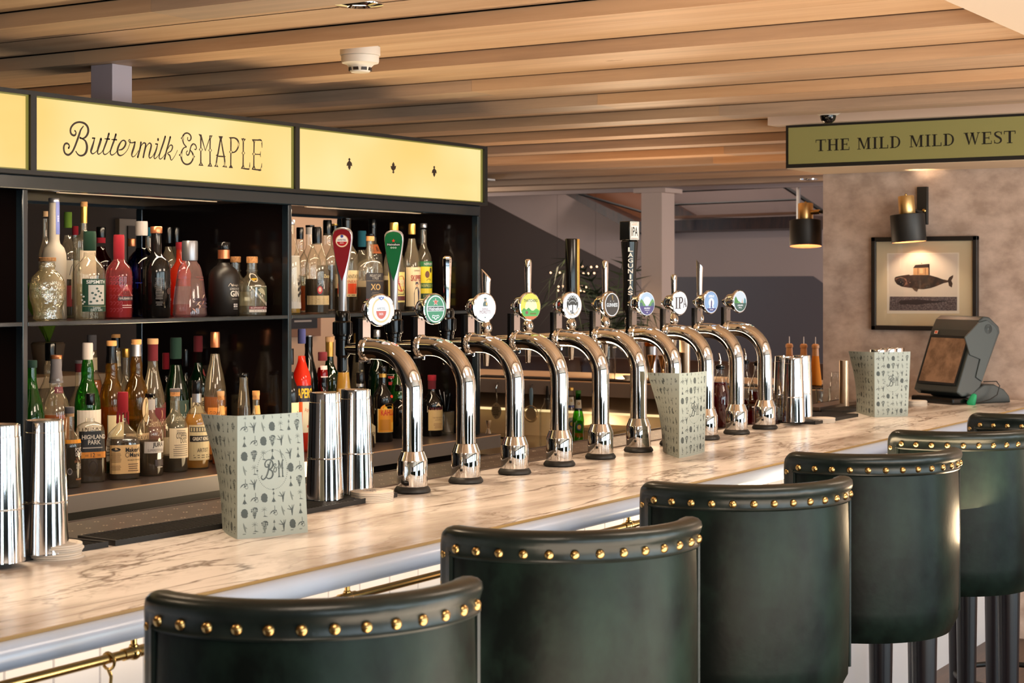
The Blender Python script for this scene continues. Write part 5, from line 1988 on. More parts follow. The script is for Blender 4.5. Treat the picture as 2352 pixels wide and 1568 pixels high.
t = thing('steel_workstation', 'stainless steel serving station below the side counter', 'work surface', (7.25, 3.2, 0))
MB().box(0, 1.05, .0, 2.9, .745, .78).box(0, .012, 0, 2.9, .70, .745).build('steel_top', principled('station_steel', rgb(196, 184, 168), .28, 1), t, smooth=False)
MB().box(.02, 1.0, .02, 2.88, 0, .745).build('cabinet', paint(40, 36, 34), t, smooth=False)
mb = MB()
lampm = glow(255, 222, 160, 1.3)
t = thing('led_strip', 'glowing warm light strip under the side counter apron', 'light strip', (XR + .09, 3.2, .917))
MB().box(0, .02, .02, 2.88, 0, .012).build('diffuser', lampm, t, smooth=False)

# strainers hanging from hooks on the counter edge


def strainer(px, py, lab, kind):
    q = onX(px, py, XR - .02)
    t = thing('cocktail_strainer', lab, 'strainer', q, group='strainers hanging under the side counter')
    if kind == 0:
        MB().tube([(0, 0, 0), (-.01, 0, -.02), (0, 0, -.06), (0, 0, -.10)], [.006, .004, .0035, .004], 10).build('handle', CHROME, t)
        mb = MB().loft([(-.0065, .001, .001), (-.006, .02, .024), (-.002, .030, .042), (0, .033, .046)], 28, M=Matrix.Translation((-.004, 0, -.145)) @ Matrix.Rotation(-PI / 2, 4, 'Y') @ Matrix.Rotation(PI / 2, 4, 'Z') @ Matrix.Scale(1, 4))
        for a_ in range(-3, 4):
            for b_ in range(-3, 4):
                if a_ * a_ + b_ * b_ < 10:
                    mb.box(-.0125, -.0100, a_ * .0075 - .002, a_ * .0075 + .002, -.145 + b_ * .0105 - .0025, -.145 + b_ * .0105 + .0025, 1)
        mb.build('bowl', [principled('gold_steel', rgb(226, 206, 166), .4, .7), BLACKM], t)
    else:
        BL = principled('blue_handle', rgb(130, 166, 190), .3)
        MB().loft([(-.105, .005, .008), (-.09, .006, .009), (-.05, .007, .013), (-.015, .006, .011), (-.005, .004, .006)], 16).build('handle', BL, t)
        MB().loft([(-.135, .004, .02), (-.12, .004, .014), (-.1, .004, .007)], 14).build('neck', BL, t)
        ringp = [(-.004, .045 * math.cos(2 * PI * k / 32), -.150 + .045 * math.sin(2 * PI * k / 32)) for k in range(33)]
        mb = MB().tube(ringp, .003, 8)
        mb.loft([(0, .034, .034), (.002, .034, .034)], 28, M=Matrix.Translation((-.004, 0, -.150)) @ Matrix.Rotation(PI / 2, 4, 'Y'))
        coil = [(-.008, .040 * math.cos(q_ / 3.0), -.150 + .040 * math.sin(q_ / 3.0) + .0) for q_ in range(10, 20)]
        mb.tube(coil, .004, 6)
        mb.build('strainer_plate', principled('gold_steel', rgb(214, 190, 150), .15, 1), t)
    MB().tube([(.018, 0, .012), (.0, 0, .012), (-.008, 0, .006), (-.006, 0, -.006)], .003, 8).build('hook', paint(90, 84, 80), t)


strainer(1141, 884, 'gold toned perforated julep strainer hanging left of the third tap', 0)
strainer(1220, 888, 'round strainer with pale blue handle hanging between third and fourth taps', 1)
t = thing('carry_strap', 'black strap hanging beside a large glass jar behind the fourth tap', 'strap', onX(1257, 890, XR - .02))
MB().loft([(-.12, .004, .010), (-.08, .005, .014), (-.03, .004, .010), (.01, .003, .005)], 12).build('strap', BLACKM, t)
q = onX(1262, 1012, 7.75)
t = thing('glass_jar', 'large clear glass jar standing on the steel station behind the fourth tap', 'jar', (q.x, q.y, .78))
MB().lathe([(0, 0), (.05, 0), (.052, .01), (.052, .19), (.03, .23), (.028, .25), (.030, .255)], 28, caps=False).build('glass', CLEAR, t)
t = thing('storage_box', 'pale lidded plastic box on the steel station behind the sixth tap', 'box', (0, 0, .78))
q0, q1 = onX(1335, 1000, 7.9), onX(1421, 1000, 7.9)
t.location = (7.9, (q0.y + q1.y) / 2, .78)
hw = (q0.y - q1.y) / 2
MB().box(-.06, .14, -hw, hw, 0, .085).build('body', paint(216, 190, 140), t, smooth=False, bevel=.006)
MB().box(-.064, .144, -hw - .004, hw + .004, .085, .105).build('lid', paint(228, 204, 156), t, smooth=False, bevel=.004)
t = thing('steel_tool', 'small bent steel bar tool lying by the pale box', 'bar tool', onX(1424, 1000, 7.7))
t.location.z = .78
MB().tube([(0, .06, .006), (0, .02, .01), (0, 0, .03), (0, -.004, .05), (0, -.015, .045), (0, -.03, .01)], .005, 8).build('tool', CHROME, t)
# upside-down jigger on a small ledge at the left end
q = onX(1122, 990, 8.0)
t = thing('jigger', 'double ended steel jigger at the left end of the steel station', 'jigger', (q.x, q.y, .78))
MB().lathe([(.02, 0), (.024, .004), (.010, .05), (.006, .056), (.010, .062), (.018, .10), (.0, .10)], 24, caps=False).build('cups', CHROME, t)
t = thing('jigger', 'black handled bar tool lying next to the double ended jigger', 'bar tool', onX(1148, 988, 7.95))
t.name = 'bar_spoon'
t.location.z = .79
MB().tube([(0, .05, .01), (0, -.06, -.004)], [.004, .007], 8).build('handle', BLACKP, t)

GREENG = thin_glass('green_glass', (.16, .55, .06, 1), (.02, .14, .01, 1), .02)


def beer(px, lab, glass, X, ytop=893):
    q = onX(px, 1000, X)
    d = depth(q)
    t = thing('beer_bottle', lab, 'bottle', (q.x, q.y, .78), group='beer bottles on the steel station')
    H = EYE + (HOR - ytop) / F * d - .78
    MB().lathe([(0, 0), (.030, 0), (.031, .006), (.031, H * .50), (.026, H * .60), (.016, H * .72), (.0135, H * .94), (.0145, H * .95), (.0135, H)], 28, caps=False).build('glass', glass, t)
    MB().lathe([(.0150, H * .945), (.0155, H * .985), (.0130, H * 1.0), (0, H * 1.0)], 20, caps=False).build('cap', GOLD if glass is CLEAR else paint(60, 130, 40), t)
    a = Art()
    cream = paint(232, 226, 206)
    a.poly([(-.026, H * .09), (.026, H * .09), (.029, H * .18), (.026, H * .46), (.012, H * .50), (-.012, H * .50), (-.026, H * .46), (-.029, H * .18)], cream, 0)
    a.ell(0, H * .39, .015, .018, paint(60, 80, 150), 1, 20)
    a.ell(0, H * .39, .010, .012, paint(226, 190, 90), 2, 20)
    a.text('PERONI', 0, H * .255, .046, .022, paint(210, 60, 34), 1)
    a.rect(-.02, .02, H * .14, H * .17, paint(60, 80, 150), 1)
    fn = lambda u, v, k: Vector((math.sin(u / .0315) * (.0315 + .0002 * k), -math.cos(u / .0315) * (.0315 + .0002 * k), v))
    a.build('label', fn, t, smooth=True)
    a = Art()
    a.rect(-.017, .017, H * .66, H * .80, paint(60, 80, 150), 0, 6)
    a.rect(-.017, .017, H * .70, H * .84, cream, 1, 6)
    a.ell(0, H * .78, .006, .008, paint(190, 150, 70), 2, 14)
    fn2 = lambda u, v, k: (lambda R: Vector((math.sin(u / .0155) * R, -math.cos(u / .0155) * R, v)))(.0150 + .0045 * (1 - min(1, max(0, (v / H - .66) / .18))) + .0002 * k)
    a.build('neck_label', fn2, t, smooth=True)
    t.rotation_euler = (0, 0, math.radians(-50))


beer(1311, 'clear glass beer bottle with cream label behind the fifth tap', CLEAR, 7.82, 889)
beer(1328, 'green glass beer bottle with cream label behind the fifth tap', GREENG, 7.70, 896)

# things standing on the side counter


def onR(px, X=XR + .25):
    q = onX(px, 860, X)
    return Vector((q.x, q.y, 1.10))


t = thing('highball_glass', 'tall clear highball glass on the side counter behind the sixth tap', 'glass', onR(1401, XR + .1))
MB().lathe([(0, 0), (.026, 0), (.028, .004), (.038, .19), (.036, .19), (.027, .012), (0, .012)], 28, caps=False).build('glass', CLEAR, t)
t = thing('paper_cups', 'short stack of white paper cups on the side counter', 'cups', onR(1443, XR + .12))
MB().lathe([(.030, .006), (.020, .014), (.022, .02), (.033, .036), (.03, .036), (.0, .012)], 24).lathe([(.022, 0), (.020, .01), (.0, .01)], 24).build('cup', paint(236, 220, 196), t)
for px, lab in ((1497, 'gold toned hourglass jigger on the side counter'), (1522, 'second hourglass jigger, half hidden behind the seventh tap')):
    t = thing('jigger', lab, 'jigger', onR(px, XR + .2), group='hourglass jiggers on the side counter')
    MB().lathe([(.022, 0), (.024, .003), (.009, .062), (.007, .07), (.009, .078), (.025, .145), (.023, .146), (.006, .08), (0, .08)], 24, caps=False).build('cups', principled('gold_steel2', rgb(200, 160, 110), .2, 1), t)
q = onR(1573, XR + .2)
t = thing('steel_canister', 'brushed steel tube standing on the side counter behind the eighth tap', 'canister', q)
MB().lathe([(0, 0), (.029, 0), (.029, .245), (.027, .245), (.026, .22), (0, .22)], 28, caps=False).build('body', principled('brushed_canister', rgb(178, 150, 122), .32, 1), t)
t = thing('amber_bottle', 'amber jar with steel lid on the side counter behind the seventh tap', 'jar', onR(1494, XR + .5))
MB().lathe([(0, .18), (.034, .18), (.036, .19), (.036, .25), (.028, .26), (0, .26)], 24).build('jar', thin_glass('amber_glass', (.5, .2, .03, 1), (.2, .05, 0, 1), .03, body=.4, bodycol=rgb(170, 100, 30)), t)
MB().lathe([(0, .0), (.036, .0), (.038, .18), (0, .18)], 24).build('stand', STEEL, t)
for k, (px, lq, lab) in enumerate(((1813, paint(196, 120, 70, 35), 'tan squeeze bottle mostly hidden by the far shaker tins'),
                                   (1846, paint(196, 60, 50, 35), 'red squeeze bottle between the far shaker tins and the orange one'),
                                   (1873, paint(220, 132, 36, 35), 'orange squeeze bottle with cork coloured cap by the wall corner'))):
    q = onX(px, 880, XR + .22)
    t = thing('squeeze_bottle', lab, 'bottle', (q.x, q.y, 1.112), group='sauce bottles with thin spouts on the side counter')
    MB().lathe([(0, 0), (.031, 0), (.033, .006), (.018, .145), (.017, .155), (0, .155)], 24, caps=False).build('body', lq, t)
    MB().lathe([(0, .15), (.018, .15), (.016, .19), (.0195, .192), (.0195, .205), (.012, .212), (0, .212)], 20, caps=False).build('cap', paint(206, 150, 96), t)
    MB().tube([(0, 0, .21), (0, 0, .248)], [.003, .0018], 8).build('nozzle', WHITEP, t)
q = onX(1850, 880, XR + .22)
t = thing('bottle_tray', 'black tray under the sauce bottles on the side counter', 'tray', (q.x, q.y, 1.10))
MB().box(-.06, .06, -.16, .15, 0, .012).build('tray', BLACKP, t, smooth=False, bevel=.002)

# ================================================================== BACK BAR
YB = 3.97
POST = [2.36, 3.605, 4.848, 6.10]
YR = 4.72
ZSH, ZLE = 1.527, 1.0
t = thing('back_bar_counter', 'grey edged dark counter carrying the bottles of the back bar', 'counter', (0, 0, 0))
LEDG = principled('grey_edge', rgb(126, 122, 122), .45)
x1 = 6.16
MB().box(.4, x1, 3.90, 4.9, .946, .9985).build('edge', LEDG, t, smooth=False)
MB().box(.4, x1, 3.902, 4.9, .9985, 1.0).build('top', principled('dark_counter', rgb(58, 50, 48), .3), t, smooth=False)
MB().box(.4, x1, 3.899, 3.9022, .997, 1.0006).build('worn_edge', paint(214, 176, 140), t, smooth=False)
MB().box(.4, x1 - .04, 4.0, 4.9, 0, .946).build('cabinet', paint(24, 20, 19), t, smooth=False)

t = thing('back_bar_shelving', 'dark blue black steel back bar frame with dividers and shelves', 'shelving', (0, 0, 0))
for x in [1.115] + POST:
    for y_ in (YB, YR - .03):
        MB().box(x - .0105, x + .0105, y_, y_ + .03, ZLE + .001, 1.925).build('post', FRAMEBLK, t, smooth=False, bevel=.003)
for x in POST:
    MB().box(x - .006, x + .006, YB + .03, YR - .03, ZLE + .001, 1.94).build('divider_panel', DARKPANEL, t, smooth=False)
for k in range(3):
    a0, a1 = POST[k] + .0105, POST[k + 1] - .0105
    MB().box(a0, a1, YB, YB + .03, ZSH - .014, ZSH - .0).build('shelf_rail', FRAMEBLK, t, smooth=False, bevel=.002)
    MB().box(a0, a1, YB + .03, YR, ZSH - .014, ZSH - .001).build('shelf', principled('shelf_black', rgb(30, 25, 24), .25), t, smooth=False)
MB().box(1.1, POST[-1] + .0105, YB, YB + .035, 1.925, 1.968).build('top_rail', FRAMEBLK, t, smooth=False, bevel=.004)
MB().box(1.1, POST[-1] + .0105, YR - .04, YR, 1.925, 1.968).build('rear_rail', FRAMEBLK, t, smooth=False)
MB().box(1.1, POST[-1] + .0105, YB + .035, YR - .04, 1.935, 1.965).build('top_panel', principled('gantry_underside', rgb(40, 30, 27), .35), t, smooth=False)
for k in range(3):
    MB().box(POST[k] + .25, POST[k + 1] - .25, 4.095, 4.105, 1.928, 1.935).build('light_bar', glow(255, 200, 140, .35), t, smooth=False)

t = thing('illuminated_sign', 'long glowing cream light box with the bar name in black lettering', 'sign', (0, 0, 0))
Z0, Z1, YL = 1.968, 2.218, 3.935
fr = .0125
mb = MB().box(1.1, POST[-1] + .0125, YL, YL + .12, Z1 - fr, Z1).box(1.1, POST[-1] + .0125, YL, YL + .12, Z0, Z0 + fr)
for x in POST:
    mb.box(x - .0105, x + .0125, YL, YL + .12, Z0 + fr, Z1 - fr)
mb.build('frame', BLACKM, t, smooth=False)
MB().box(1.1, POST[-1] + .01, YL + .035, YL + .12, Z0, Z1).build('casing', BLACKM, t, smooth=False)


def lightpanel():
    m = bpy.data.materials.new('lit_panel')
    m.use_nodes = True
    nt = m.node_tree
    b = nt.nodes['Principled BSDF']
    b.inputs['Base Color'].default_value = (.03, .03, .03, 1)
    b.inputs['Roughness'].default_value = .08
    tc = nt.nodes.new('ShaderNodeTexCoord')
    n = nt.nodes.new('ShaderNodeTexNoise')
    n.inputs['Scale'].default_value = 2.2
    n.inputs['Detail'].default_value = 1
    r = nt.nodes.new('ShaderNodeValToRGB')
    r.color_ramp.elements[0].position = .35
    r.color_ramp.elements[0].color = rgb(250, 208, 120)
    r.color_ramp.elements[1].position = .65
    r.color_ramp.elements[1].color = rgb(255, 226, 156)
    nt.links.new(tc.outputs['Object'], n.inputs['Vector'])
    nt.links.new(n.outputs['Fac'], r.inputs['Fac'])
    nt.links.new(r.outputs['Color'], b.inputs['Emission Color'])
    b.inputs['Emission Strength'].default_value = 1.14
    return m


LITP = lightpanel()
GREENEDGE = glow(150, 142, 60, .7)
PX = [1.115] + POST
for k in range(4):
    a0, a1 = PX[k] + .0125, PX[k + 1] - .0105
    mb = MB().box(a0, a1, YL + .018, YL + .03, Z0 + fr, Z1 - fr)
    mb.build('lit_panel', LITP, t, smooth=False)
    e = .0045
    mb = MB()
    mb.box(a0, a1, YL + .010, YL + .018, Z1 - fr - e, Z1 - fr).box(a0, a1, YL + .010, YL + .018, Z0 + fr, Z0 + fr + e)
    mb.box(a0, a0 + e, YL + .010, YL + .018, Z0 + fr, Z1 - fr).box(a1 - e, a1, YL + .010, YL + .018, Z0 + fr, Z1 - fr)
    mb.build('panel_edge', GREENEDGE, t, smooth=False)

# lettering, drawn in the plane of the panel
INKB = principled('sign_lettering', rgb(44, 30, 20), .5)
YT = YL + .0175


def LA(x, y):
    p = onY(130 + x / 8.11, 260 + y / 8.11, YT)
    return p.x, p.z


def LB(x, y):
    p = onY(400 + x / 10.69, 290 + y / 10.69, YT)
    return p.x, p.z


def LC(x, y):
    p = onY(770 + x / 9.046, 340 + y / 9.046, YT)
    return p.x, p.z


sA = 5.4 / F / 8.11 * 1.62
sB = 5.75 / F / 10.69 * 1.45
SCRIPT = [
    [(500, 240, 12), (450, 310, 22), (420, 400, 28), (385, 500, 28), (340, 620, 26), (290, 720, 24), (220, 775, 24), (155, 740, 24), (133, 650, 26), (150, 580, 22), (190, 560, 22), (225, 580, 20), (237, 615, 20), (224, 648, 24)],
    [(340, 325, 18), (360, 355, 18), (350, 400, 22), (315, 413, 24), (270, 380, 26), (258, 310, 26), (285, 240, 24), (345, 185, 22), (430, 165, 22), (520, 190, 26), (575, 250, 30), (590, 330, 32), (570, 400, 28), (530, 450, 22), (480, 470, 16), (440, 458, 26)],
    [(470, 472, 12), (530, 510, 24), (560, 580, 32), (565, 650, 34), (550, 720, 32), (510, 772, 24), (450, 790, 20), (400, 768, 18), (358, 710, 14)],
    [(670, 464, 20), (712, 464, 16)], [(708, 464, 14), (690, 540, 22), (660, 640, 30), (640, 710, 26), (668, 755, 16), (720, 730, 10), (755, 690, 8)],
    [(828, 478, 32), (805, 560, 32), (770, 670, 28), (763, 735, 20), (783, 762, 14), (830, 735, 10), (868, 680, 8)],
    [(975, 380, 28), (940, 500, 26), (900, 610, 24), (870, 700, 20), (875, 750, 18), (903, 768, 14), (950, 745, 10), (1002, 690, 8)], [(897, 475, 10), (985, 481, 20)],
    [(1105, 394, 28), (1070, 510, 26), (1030, 620, 24), (1002, 710, 20), (1006, 760, 18), (1036, 778, 14), (1088, 748, 10), (1132, 695, 8)], [(1026, 489, 10), (1116, 493, 20)],
    [(1160, 685, 12), (1220, 670, 20), (1270, 615, 24), (1288, 550, 26), (1260, 507, 18), (1215, 517, 16), (1165, 590, 26), (1135, 680, 28), (1143, 755, 26), (1185, 788, 18), (1250, 762, 10), (1320, 680, 9), (1365, 565, 9), (1375, 515, 12), (1358, 490, 12), (1343, 510, 12), (1360, 538, 14), (1405, 550, 14), (1462, 536, 18)],
    [(1462, 540, 20), (1438, 640, 28), (1408, 730, 28), (1400, 785, 20), (1425, 812, 12), (1475, 775, 9), (1522, 700, 8)],
    [(1572, 542, 26), (1558, 640, 26), (1532, 740, 26), (1512, 818, 26)], [(1548, 670, 8), (1580, 600, 10), (1625, 552, 16), (1658, 572, 24), (1655, 630, 26), (1632, 730, 26), (1615, 820, 24)],
    [(1650, 670, 8), (1685, 600, 10), (1730, 556, 16), (1762, 585, 24), (1755, 650, 26), (1732, 740, 26), (1722, 805, 20), (1742, 835, 14), (1790, 795, 9), (1826, 730, 8)],
    [(1845, 572, 18), (1882, 575, 16)], [(1880, 576, 14), (1862, 660, 22), (1832, 750, 24), (1815, 815, 18), (1832, 845, 14), (1880, 805, 9), (1922, 740, 8)], [(1890, 480, 28), (1890, 502, 26)],
    [(2024, 434, 26), (1990, 550, 26), (1945, 680, 24), (1915, 780, 20), (1912, 835, 16), (1938, 852, 12), (1985, 812, 9), (2020, 760, 8)],
    [(2118, 444, 28), (2090, 550, 24), (2050, 690, 24), (2010, 852, 26)], [(2062, 680, 8), (2108, 604, 12), (2145, 595, 18), (2160, 635, 20), (2130, 705, 16), (2068, 745, 12), (2108, 790, 22), (2128, 862, 16), (2155, 862, 10), (2210, 780, 8), (2252, 690, 8)],
]
MAPLE_ST = [
    [(335, 275, 20), (330, 315, 18), (350, 352, 20), (390, 345, 24), (415, 290, 34), (400, 220, 30), (350, 175, 26), (300, 165, 26), (250, 190, 28), (212, 260, 40), (215, 360, 32), (245, 440, 26), (300, 500, 20)],
    [(300, 508, 18), (245, 525, 20), (200, 585, 28), (172, 700, 44), (188, 820, 36), (240, 905, 30), (315, 935, 28), (390, 910, 30), (445, 840, 32), (470, 740, 42), (445, 650, 34), (400, 590, 18)],
    [(325, 605, 20), (300, 640, 18), (310, 695, 22), (345, 705, 26), (375, 650, 28), (400, 540, 26), (425, 470, 26), (472, 438, 34), (525, 465, 28), (545, 530, 24), (530, 570, 20), (502, 560, 18)],
    [(655, 300, 36), (655, 560, 30), (655, 910, 34)], [(665, 250, 34), (765, 600, 14)], [(765, 600, 14), (880, 270, 22)], [(885, 270, 34), (882, 590, 30), (882, 920, 34)],
    [(1140, 300, 34), (1082, 640, 36), (1055, 760, 34), (1030, 960, 36)], [(1150, 300, 30), (1195, 580, 34), (1235, 790, 36), (1248, 970, 38)], [(1090, 735, 24), (1200, 742, 24)],
    [(1395, 285, 38), (1393, 640, 32), (1390, 1000, 32)], [(1400, 285, 24), (1480, 285, 26), (1555, 335, 38), (1583, 430, 42), (1560, 540, 34), (1500, 622, 26), (1415, 650, 18)],
    [(1698, 310, 36), (1695, 660, 30), (1692, 1020, 36)], [(1690, 1030, 26), (1780, 1046, 26), (1845, 1035, 30), (1858, 890, 10)],
    [(1965, 340, 36), (1958, 690, 30), (1955, 1050, 36)], [(1925, 332, 22), (2040, 338, 24), (2140, 350, 32), (2158, 520, 14)], [(1965, 685, 18), (2112, 690, 18)], [(2122, 615, 8), (2114, 690, 20), (2122, 755, 8)],
    [(1920, 1052, 22), (2040, 1066, 26), (2130, 1062, 34), (2152, 908, 10)],
]
MAPLE_PO = [[(155, 292), (230, 235), (235, 345)], [(108, 705), (185, 640), (190, 770)], [(515, 745), (450, 690), (450, 800)],
            [(595, 185), (672, 203), (695, 330), (638, 320), (638, 260)], [(862, 222), (942, 224), (905, 300), (862, 320)],
            [(596, 965), (638, 890), (675, 890), (718, 972)], [(816, 985), (865, 905), (900, 905), (937, 992)],
            [(1088, 238), (1197, 245), (1168, 320), (1120, 320)], [(976, 985), (1020, 930), (1050, 935), (1088, 1002)], [(1174, 995), (1230, 945), (1266, 950), (1306, 1015)],
            [(1018, 712), (1075, 675), (1070, 750)], [(1265, 742), (1210, 700), (1215, 780)],
            [(1336, 266), (1420, 270), (1410, 360), (1378, 360), (1376, 310)], [(1337, 1022), (1376, 950), (1408, 950), (1443, 1028)],
            [(1642, 294), (1762, 310), (1715, 375), (1682, 375)], [(1634, 1042), (1675, 960), (1712, 960), (1730, 1046)],
            [(1904, 320), (1990, 326), (1982, 400), (1948, 400)], [(1900, 1058), (1940, 975), (1975, 975), (2000, 1062)]]
DIAM = [(655, 570, 50), (882, 590, 46), (1393, 628, 44), (1697, 656, 44), (1958, 680, 44)]
SLIT = [[(655, 905), (642, 942), (670, 942)], [(882, 928), (868, 962), (898, 962)], [(885, 262), (905, 240), (888, 300)], [(1150, 350), (1158, 520), (1142, 520)], [(1035, 880), (1028, 975), (1046, 975)],
        [(1240, 860), (1236, 985), (1262, 985)], [(1400, 300), (1408, 300), (1396, 390)], [(1566, 370), (1592, 450), (1568, 520)], [(1690, 325), (1708, 325), (1698, 400)], [(1692, 985), (1678, 1022), (1706, 1022)],
        [(1830, 1035), (1848, 985), (1852, 1040)], [(1958, 350), (1972, 350), (1964, 390)], [(2110, 365), (2146, 365), (2146, 410)], [(1955, 1010), (1942, 1046), (1970, 1046)], [(2120, 1060), (2146, 1000), (2150, 1065)],
        [(215, 250), (222, 240), (216, 350), (196, 295)], [(172, 650), (182, 700), (178, 760), (148, 706)], [(462, 690), (478, 745), (458, 800), (448, 745)], [(440, 460), (480, 445), (525, 480), (480, 458)]]
a = Art()
for st in SCRIPT:
    a.stroke([LA(x, y) + (w * sA,) for x, y, w in st], INKB, 0, 5)
for st in MAPLE_ST:
    a.stroke([LB(x, y) + (w * sB,) for x, y, w in st], INKB, 0, 4)
for po in MAPLE_PO:
    a.poly([LB(*q) for q in po], INKB, 1)
for x, y, r in DIAM:
    a.poly([LB(x, y - r * 1.35), LB(x + r, y), LB(x, y + r * 1.35), LB(x - r, y)], INKB, 1)
    a.poly([LB(x, y - r * .85), LB(x + r * .55, y), LB(x, y + r * .85), LB(x - r * .55, y)], LITP, 2)
for po in SLIT:
    a.poly([LB(*q) for q in po], LITP, 2)
FL = [(295, 200), (320, 235), (303, 258), (345, 310), (355, 380), (325, 362), (320, 410), (295, 460), (268, 410), (265, 362), (235, 372), (245, 310), (285, 258), (268, 232)]
fl = lambda u, v, k: Vector((u, YT - .0003 * k, v))
a.build('lettering', fl, t)
for pts in ([LC(*q) for q in FL], [LC(1208 + (x - 295) * .95, 408 - (y - 330) * .95) for x, y in FL], [LC(2057 + (x - 295) * .87, 485 + (y - 330) * .92) for x, y in FL]):
    a = Art()
    a.poly(pts, INKB, 0)
    a.build('leaf_motif', fl, t)

# square post from the light box to the ceiling
p0, p1, p2 = onY(201, 180, 4.16), onY(258, 180, 4.16), onY(300, 180, 4.16)
t = thing('square_post', 'grey lilac square post rising from the light box to the ceiling', 'post', (0, 0, 0))
# faces seen: the one towards -x (left) and the one towards -y (right)
xw = p2.x - onY(258, 180, 4.16).x
MB().box(p1.x, p1.x + .092, 4.16, 4.26, 2.219, 2.374).build('shaft', paint(168, 158, 168), t, smooth=False, bevel=.002)
MB().box(p1.x + .02, p1.x + .07, 4.18, 4.24, 1.966, 2.219).build('core', BLACKM, t, smooth=False)
# ================================================================== BOTTLES
SHAPES = {
    'std': ([(.92, 0), (1, .012), (1, .56), (.97, .60), (.84, .645), (.60, .69), (.42, .735), (.37, .78), (.36, .93)], 2),
    'high': ([(.92, 0), (1, .012), (1, .50), (.97, .56), (.82, .62), (.55, .67), (.40, .71), (.37, .76), (.36, .93)], 2),
    'islay': ([(.92, 0), (1, .012), (1, .53), (.96, .58), (.80, .645), (.58, .69), (.47, .73), (.48, .77), (.49, .80), (.42, .85), (.37, .88), (.36, .95)], 2),
    'slope': ([(.92, 0), (1, .012), (1, .50), (.95, .57), (.75, .67), (.50, .76), (.38, .83), (.36, .95)], 2),
    'stub': ([(.92, 0), (1, .015), (1, .50), (.97, .56), (.85, .62), (.62, .665), (.44, .69), (.38, .72), (.37, .94)], 2),
    'tri': ([(.92, 0), (1, .012), (1, .48), (.95, .55), (.78, .64), (.55, .72), (.44, .78), (.42, .95)], 3),
    'square': ([(.95, 0), (1, .012), (1, .50), (.96, .56), (.72, .63), (.50, .68), (.42, .72), (.42, .74), (.50, .75), (.50, .77), (.42, .78), (.42, .90)], 5),
    'box': ([(.97, 0), (1, .01), (1, .66), (.97, .685), (.70, .70), (.36, .72), (.30, .76), (.30, .95)], 6),
    'cone': ([(.90, 0), (1, .02), (1, .045), (.93, .24), (.80, .48), (.68, .62), (.58, .68), (.46, .71), (.42, .74), (.42, .92)], 2),
    'taper': ([(.95, 0), (1, .01), (.93, .25), (.70, .55), (.50, .78), (.42, .86), (.42, .95)], 2),
    'maker': ([(.95, 0), (1, .012), (1, .36), (.98, .44), (.86, .52), (.62, .575), (.42, .61), (.30, .66), (.28, .72), (.31, .78), (.31, .95)], 4.5),
    'jura': ([(.88, 0), (.95, .012), (.90, .18), (.92, .34), (1, .46), (.97, .55), (.80, .64), (.48, .71), (.34, .75), (.33, .94)], 2),
    'tall': ([(.95, 0), (1, .01), (1, .48), (.96, .54), (.80, .59), (.50, .625), (.44, .66), (.41, .97)], 2),
    'bell': ([(.92, 0), (1, .015), (1, .30), (.97, .38), (.80, .47), (.55, .53), (.40, .60), (.34, .70), (.40, .78), (.30, .84), (.28, .95)], 2),
    'skull': ([(.62, 0), (.78, .03), (.76, .12), (.82, .22), (.96, .34), (1, .46), (.97, .58), (.84, .69), (.58, .77), (.42, .80), (.40, .84), (.44, .845), (.44, .88), (.40, .885), (.40, .92)], 2.2),
    'flat': ([(.90, 0), (1, .015), (1, .56), (.98, .60), (.88, .64), (.60, .665), (.34, .68), (.30, .72), (.29, .93)], 4),
}
GL = {
    'clear': thin_glass('bottle_clear', (.97, .97, .95, 1), (.55, .55, .50, 1), .02, 1.6, .10, rgb(250, 226, 186)),  # warm diffuse share stands in for light refracted through the glass
    'amberg': thin_glass('bottle_olive', (.62, .44, .12, 1), (.22, .13, .02, 1), .02, 1.3, .15, rgb(170, 120, 40)),
    'green': thin_glass('bottle_green', (.16, .55, .10, 1), (.02, .12, .02, 1), .02, 1.4, .22, rgb(40, 130, 36)),
    'dkgreen': thin_glass('bottle_dark_green', (.04, .18, .06, 1), (.006, .04, .01, 1), .02, 1.4, .3, rgb(14, 56, 26)),
    'black': principled('bottle_black', rgb(13, 12, 12), .08, spec=.6),
    'matt': principled('bottle_matt_black', rgb(24, 19, 17), .42),
    'blue': thin_glass('bottle_blue', (.01, .03, .30, 1), (.003, .006, .06, 1), .02),
    'facet': thin_glass('faceted_glass', (.99, .97, .90, 1), (.70, .64, .50, 1), .03, 3.2, .20, rgb(255, 232, 176), (34, 1.0)),  # yellow diffuse share stands in for light caught in the glass
    'frost': principled('bottle_frosted', rgb(190, 178, 160), .5, trans=.35),
    'red': thin_glass('bottle_red', (.45, .02, .02, 1), (.10, .0, .0, 1), .02),
    'pink': thin_glass('bottle_pink', (.90, .42, .46, 1), (.5, .12, .16, 1), .03, body=.25, bodycol=rgb(214, 110, 110)),
    'orange': thin_glass('bottle_orange', (1, .20, .05, 1), (.6, .06, .01, 1), .03, body=.42, bodycol=rgb(250, 84, 50)),
    'violet': thin_glass('bottle_violet', (.96, .88, .98, 1), (.40, .26, .74, 1), .02, 1.2, .16, rgb(250, 200, 190)),
}


def liquid(name, tint, body=.25, col=(150, 80, 20)):
    return thin_glass('liquid_' + name, tint, tuple(c * .5 for c in tint[:3]) + (1,), .05, .6, min(body * 1.5, .8), rgb(*col))


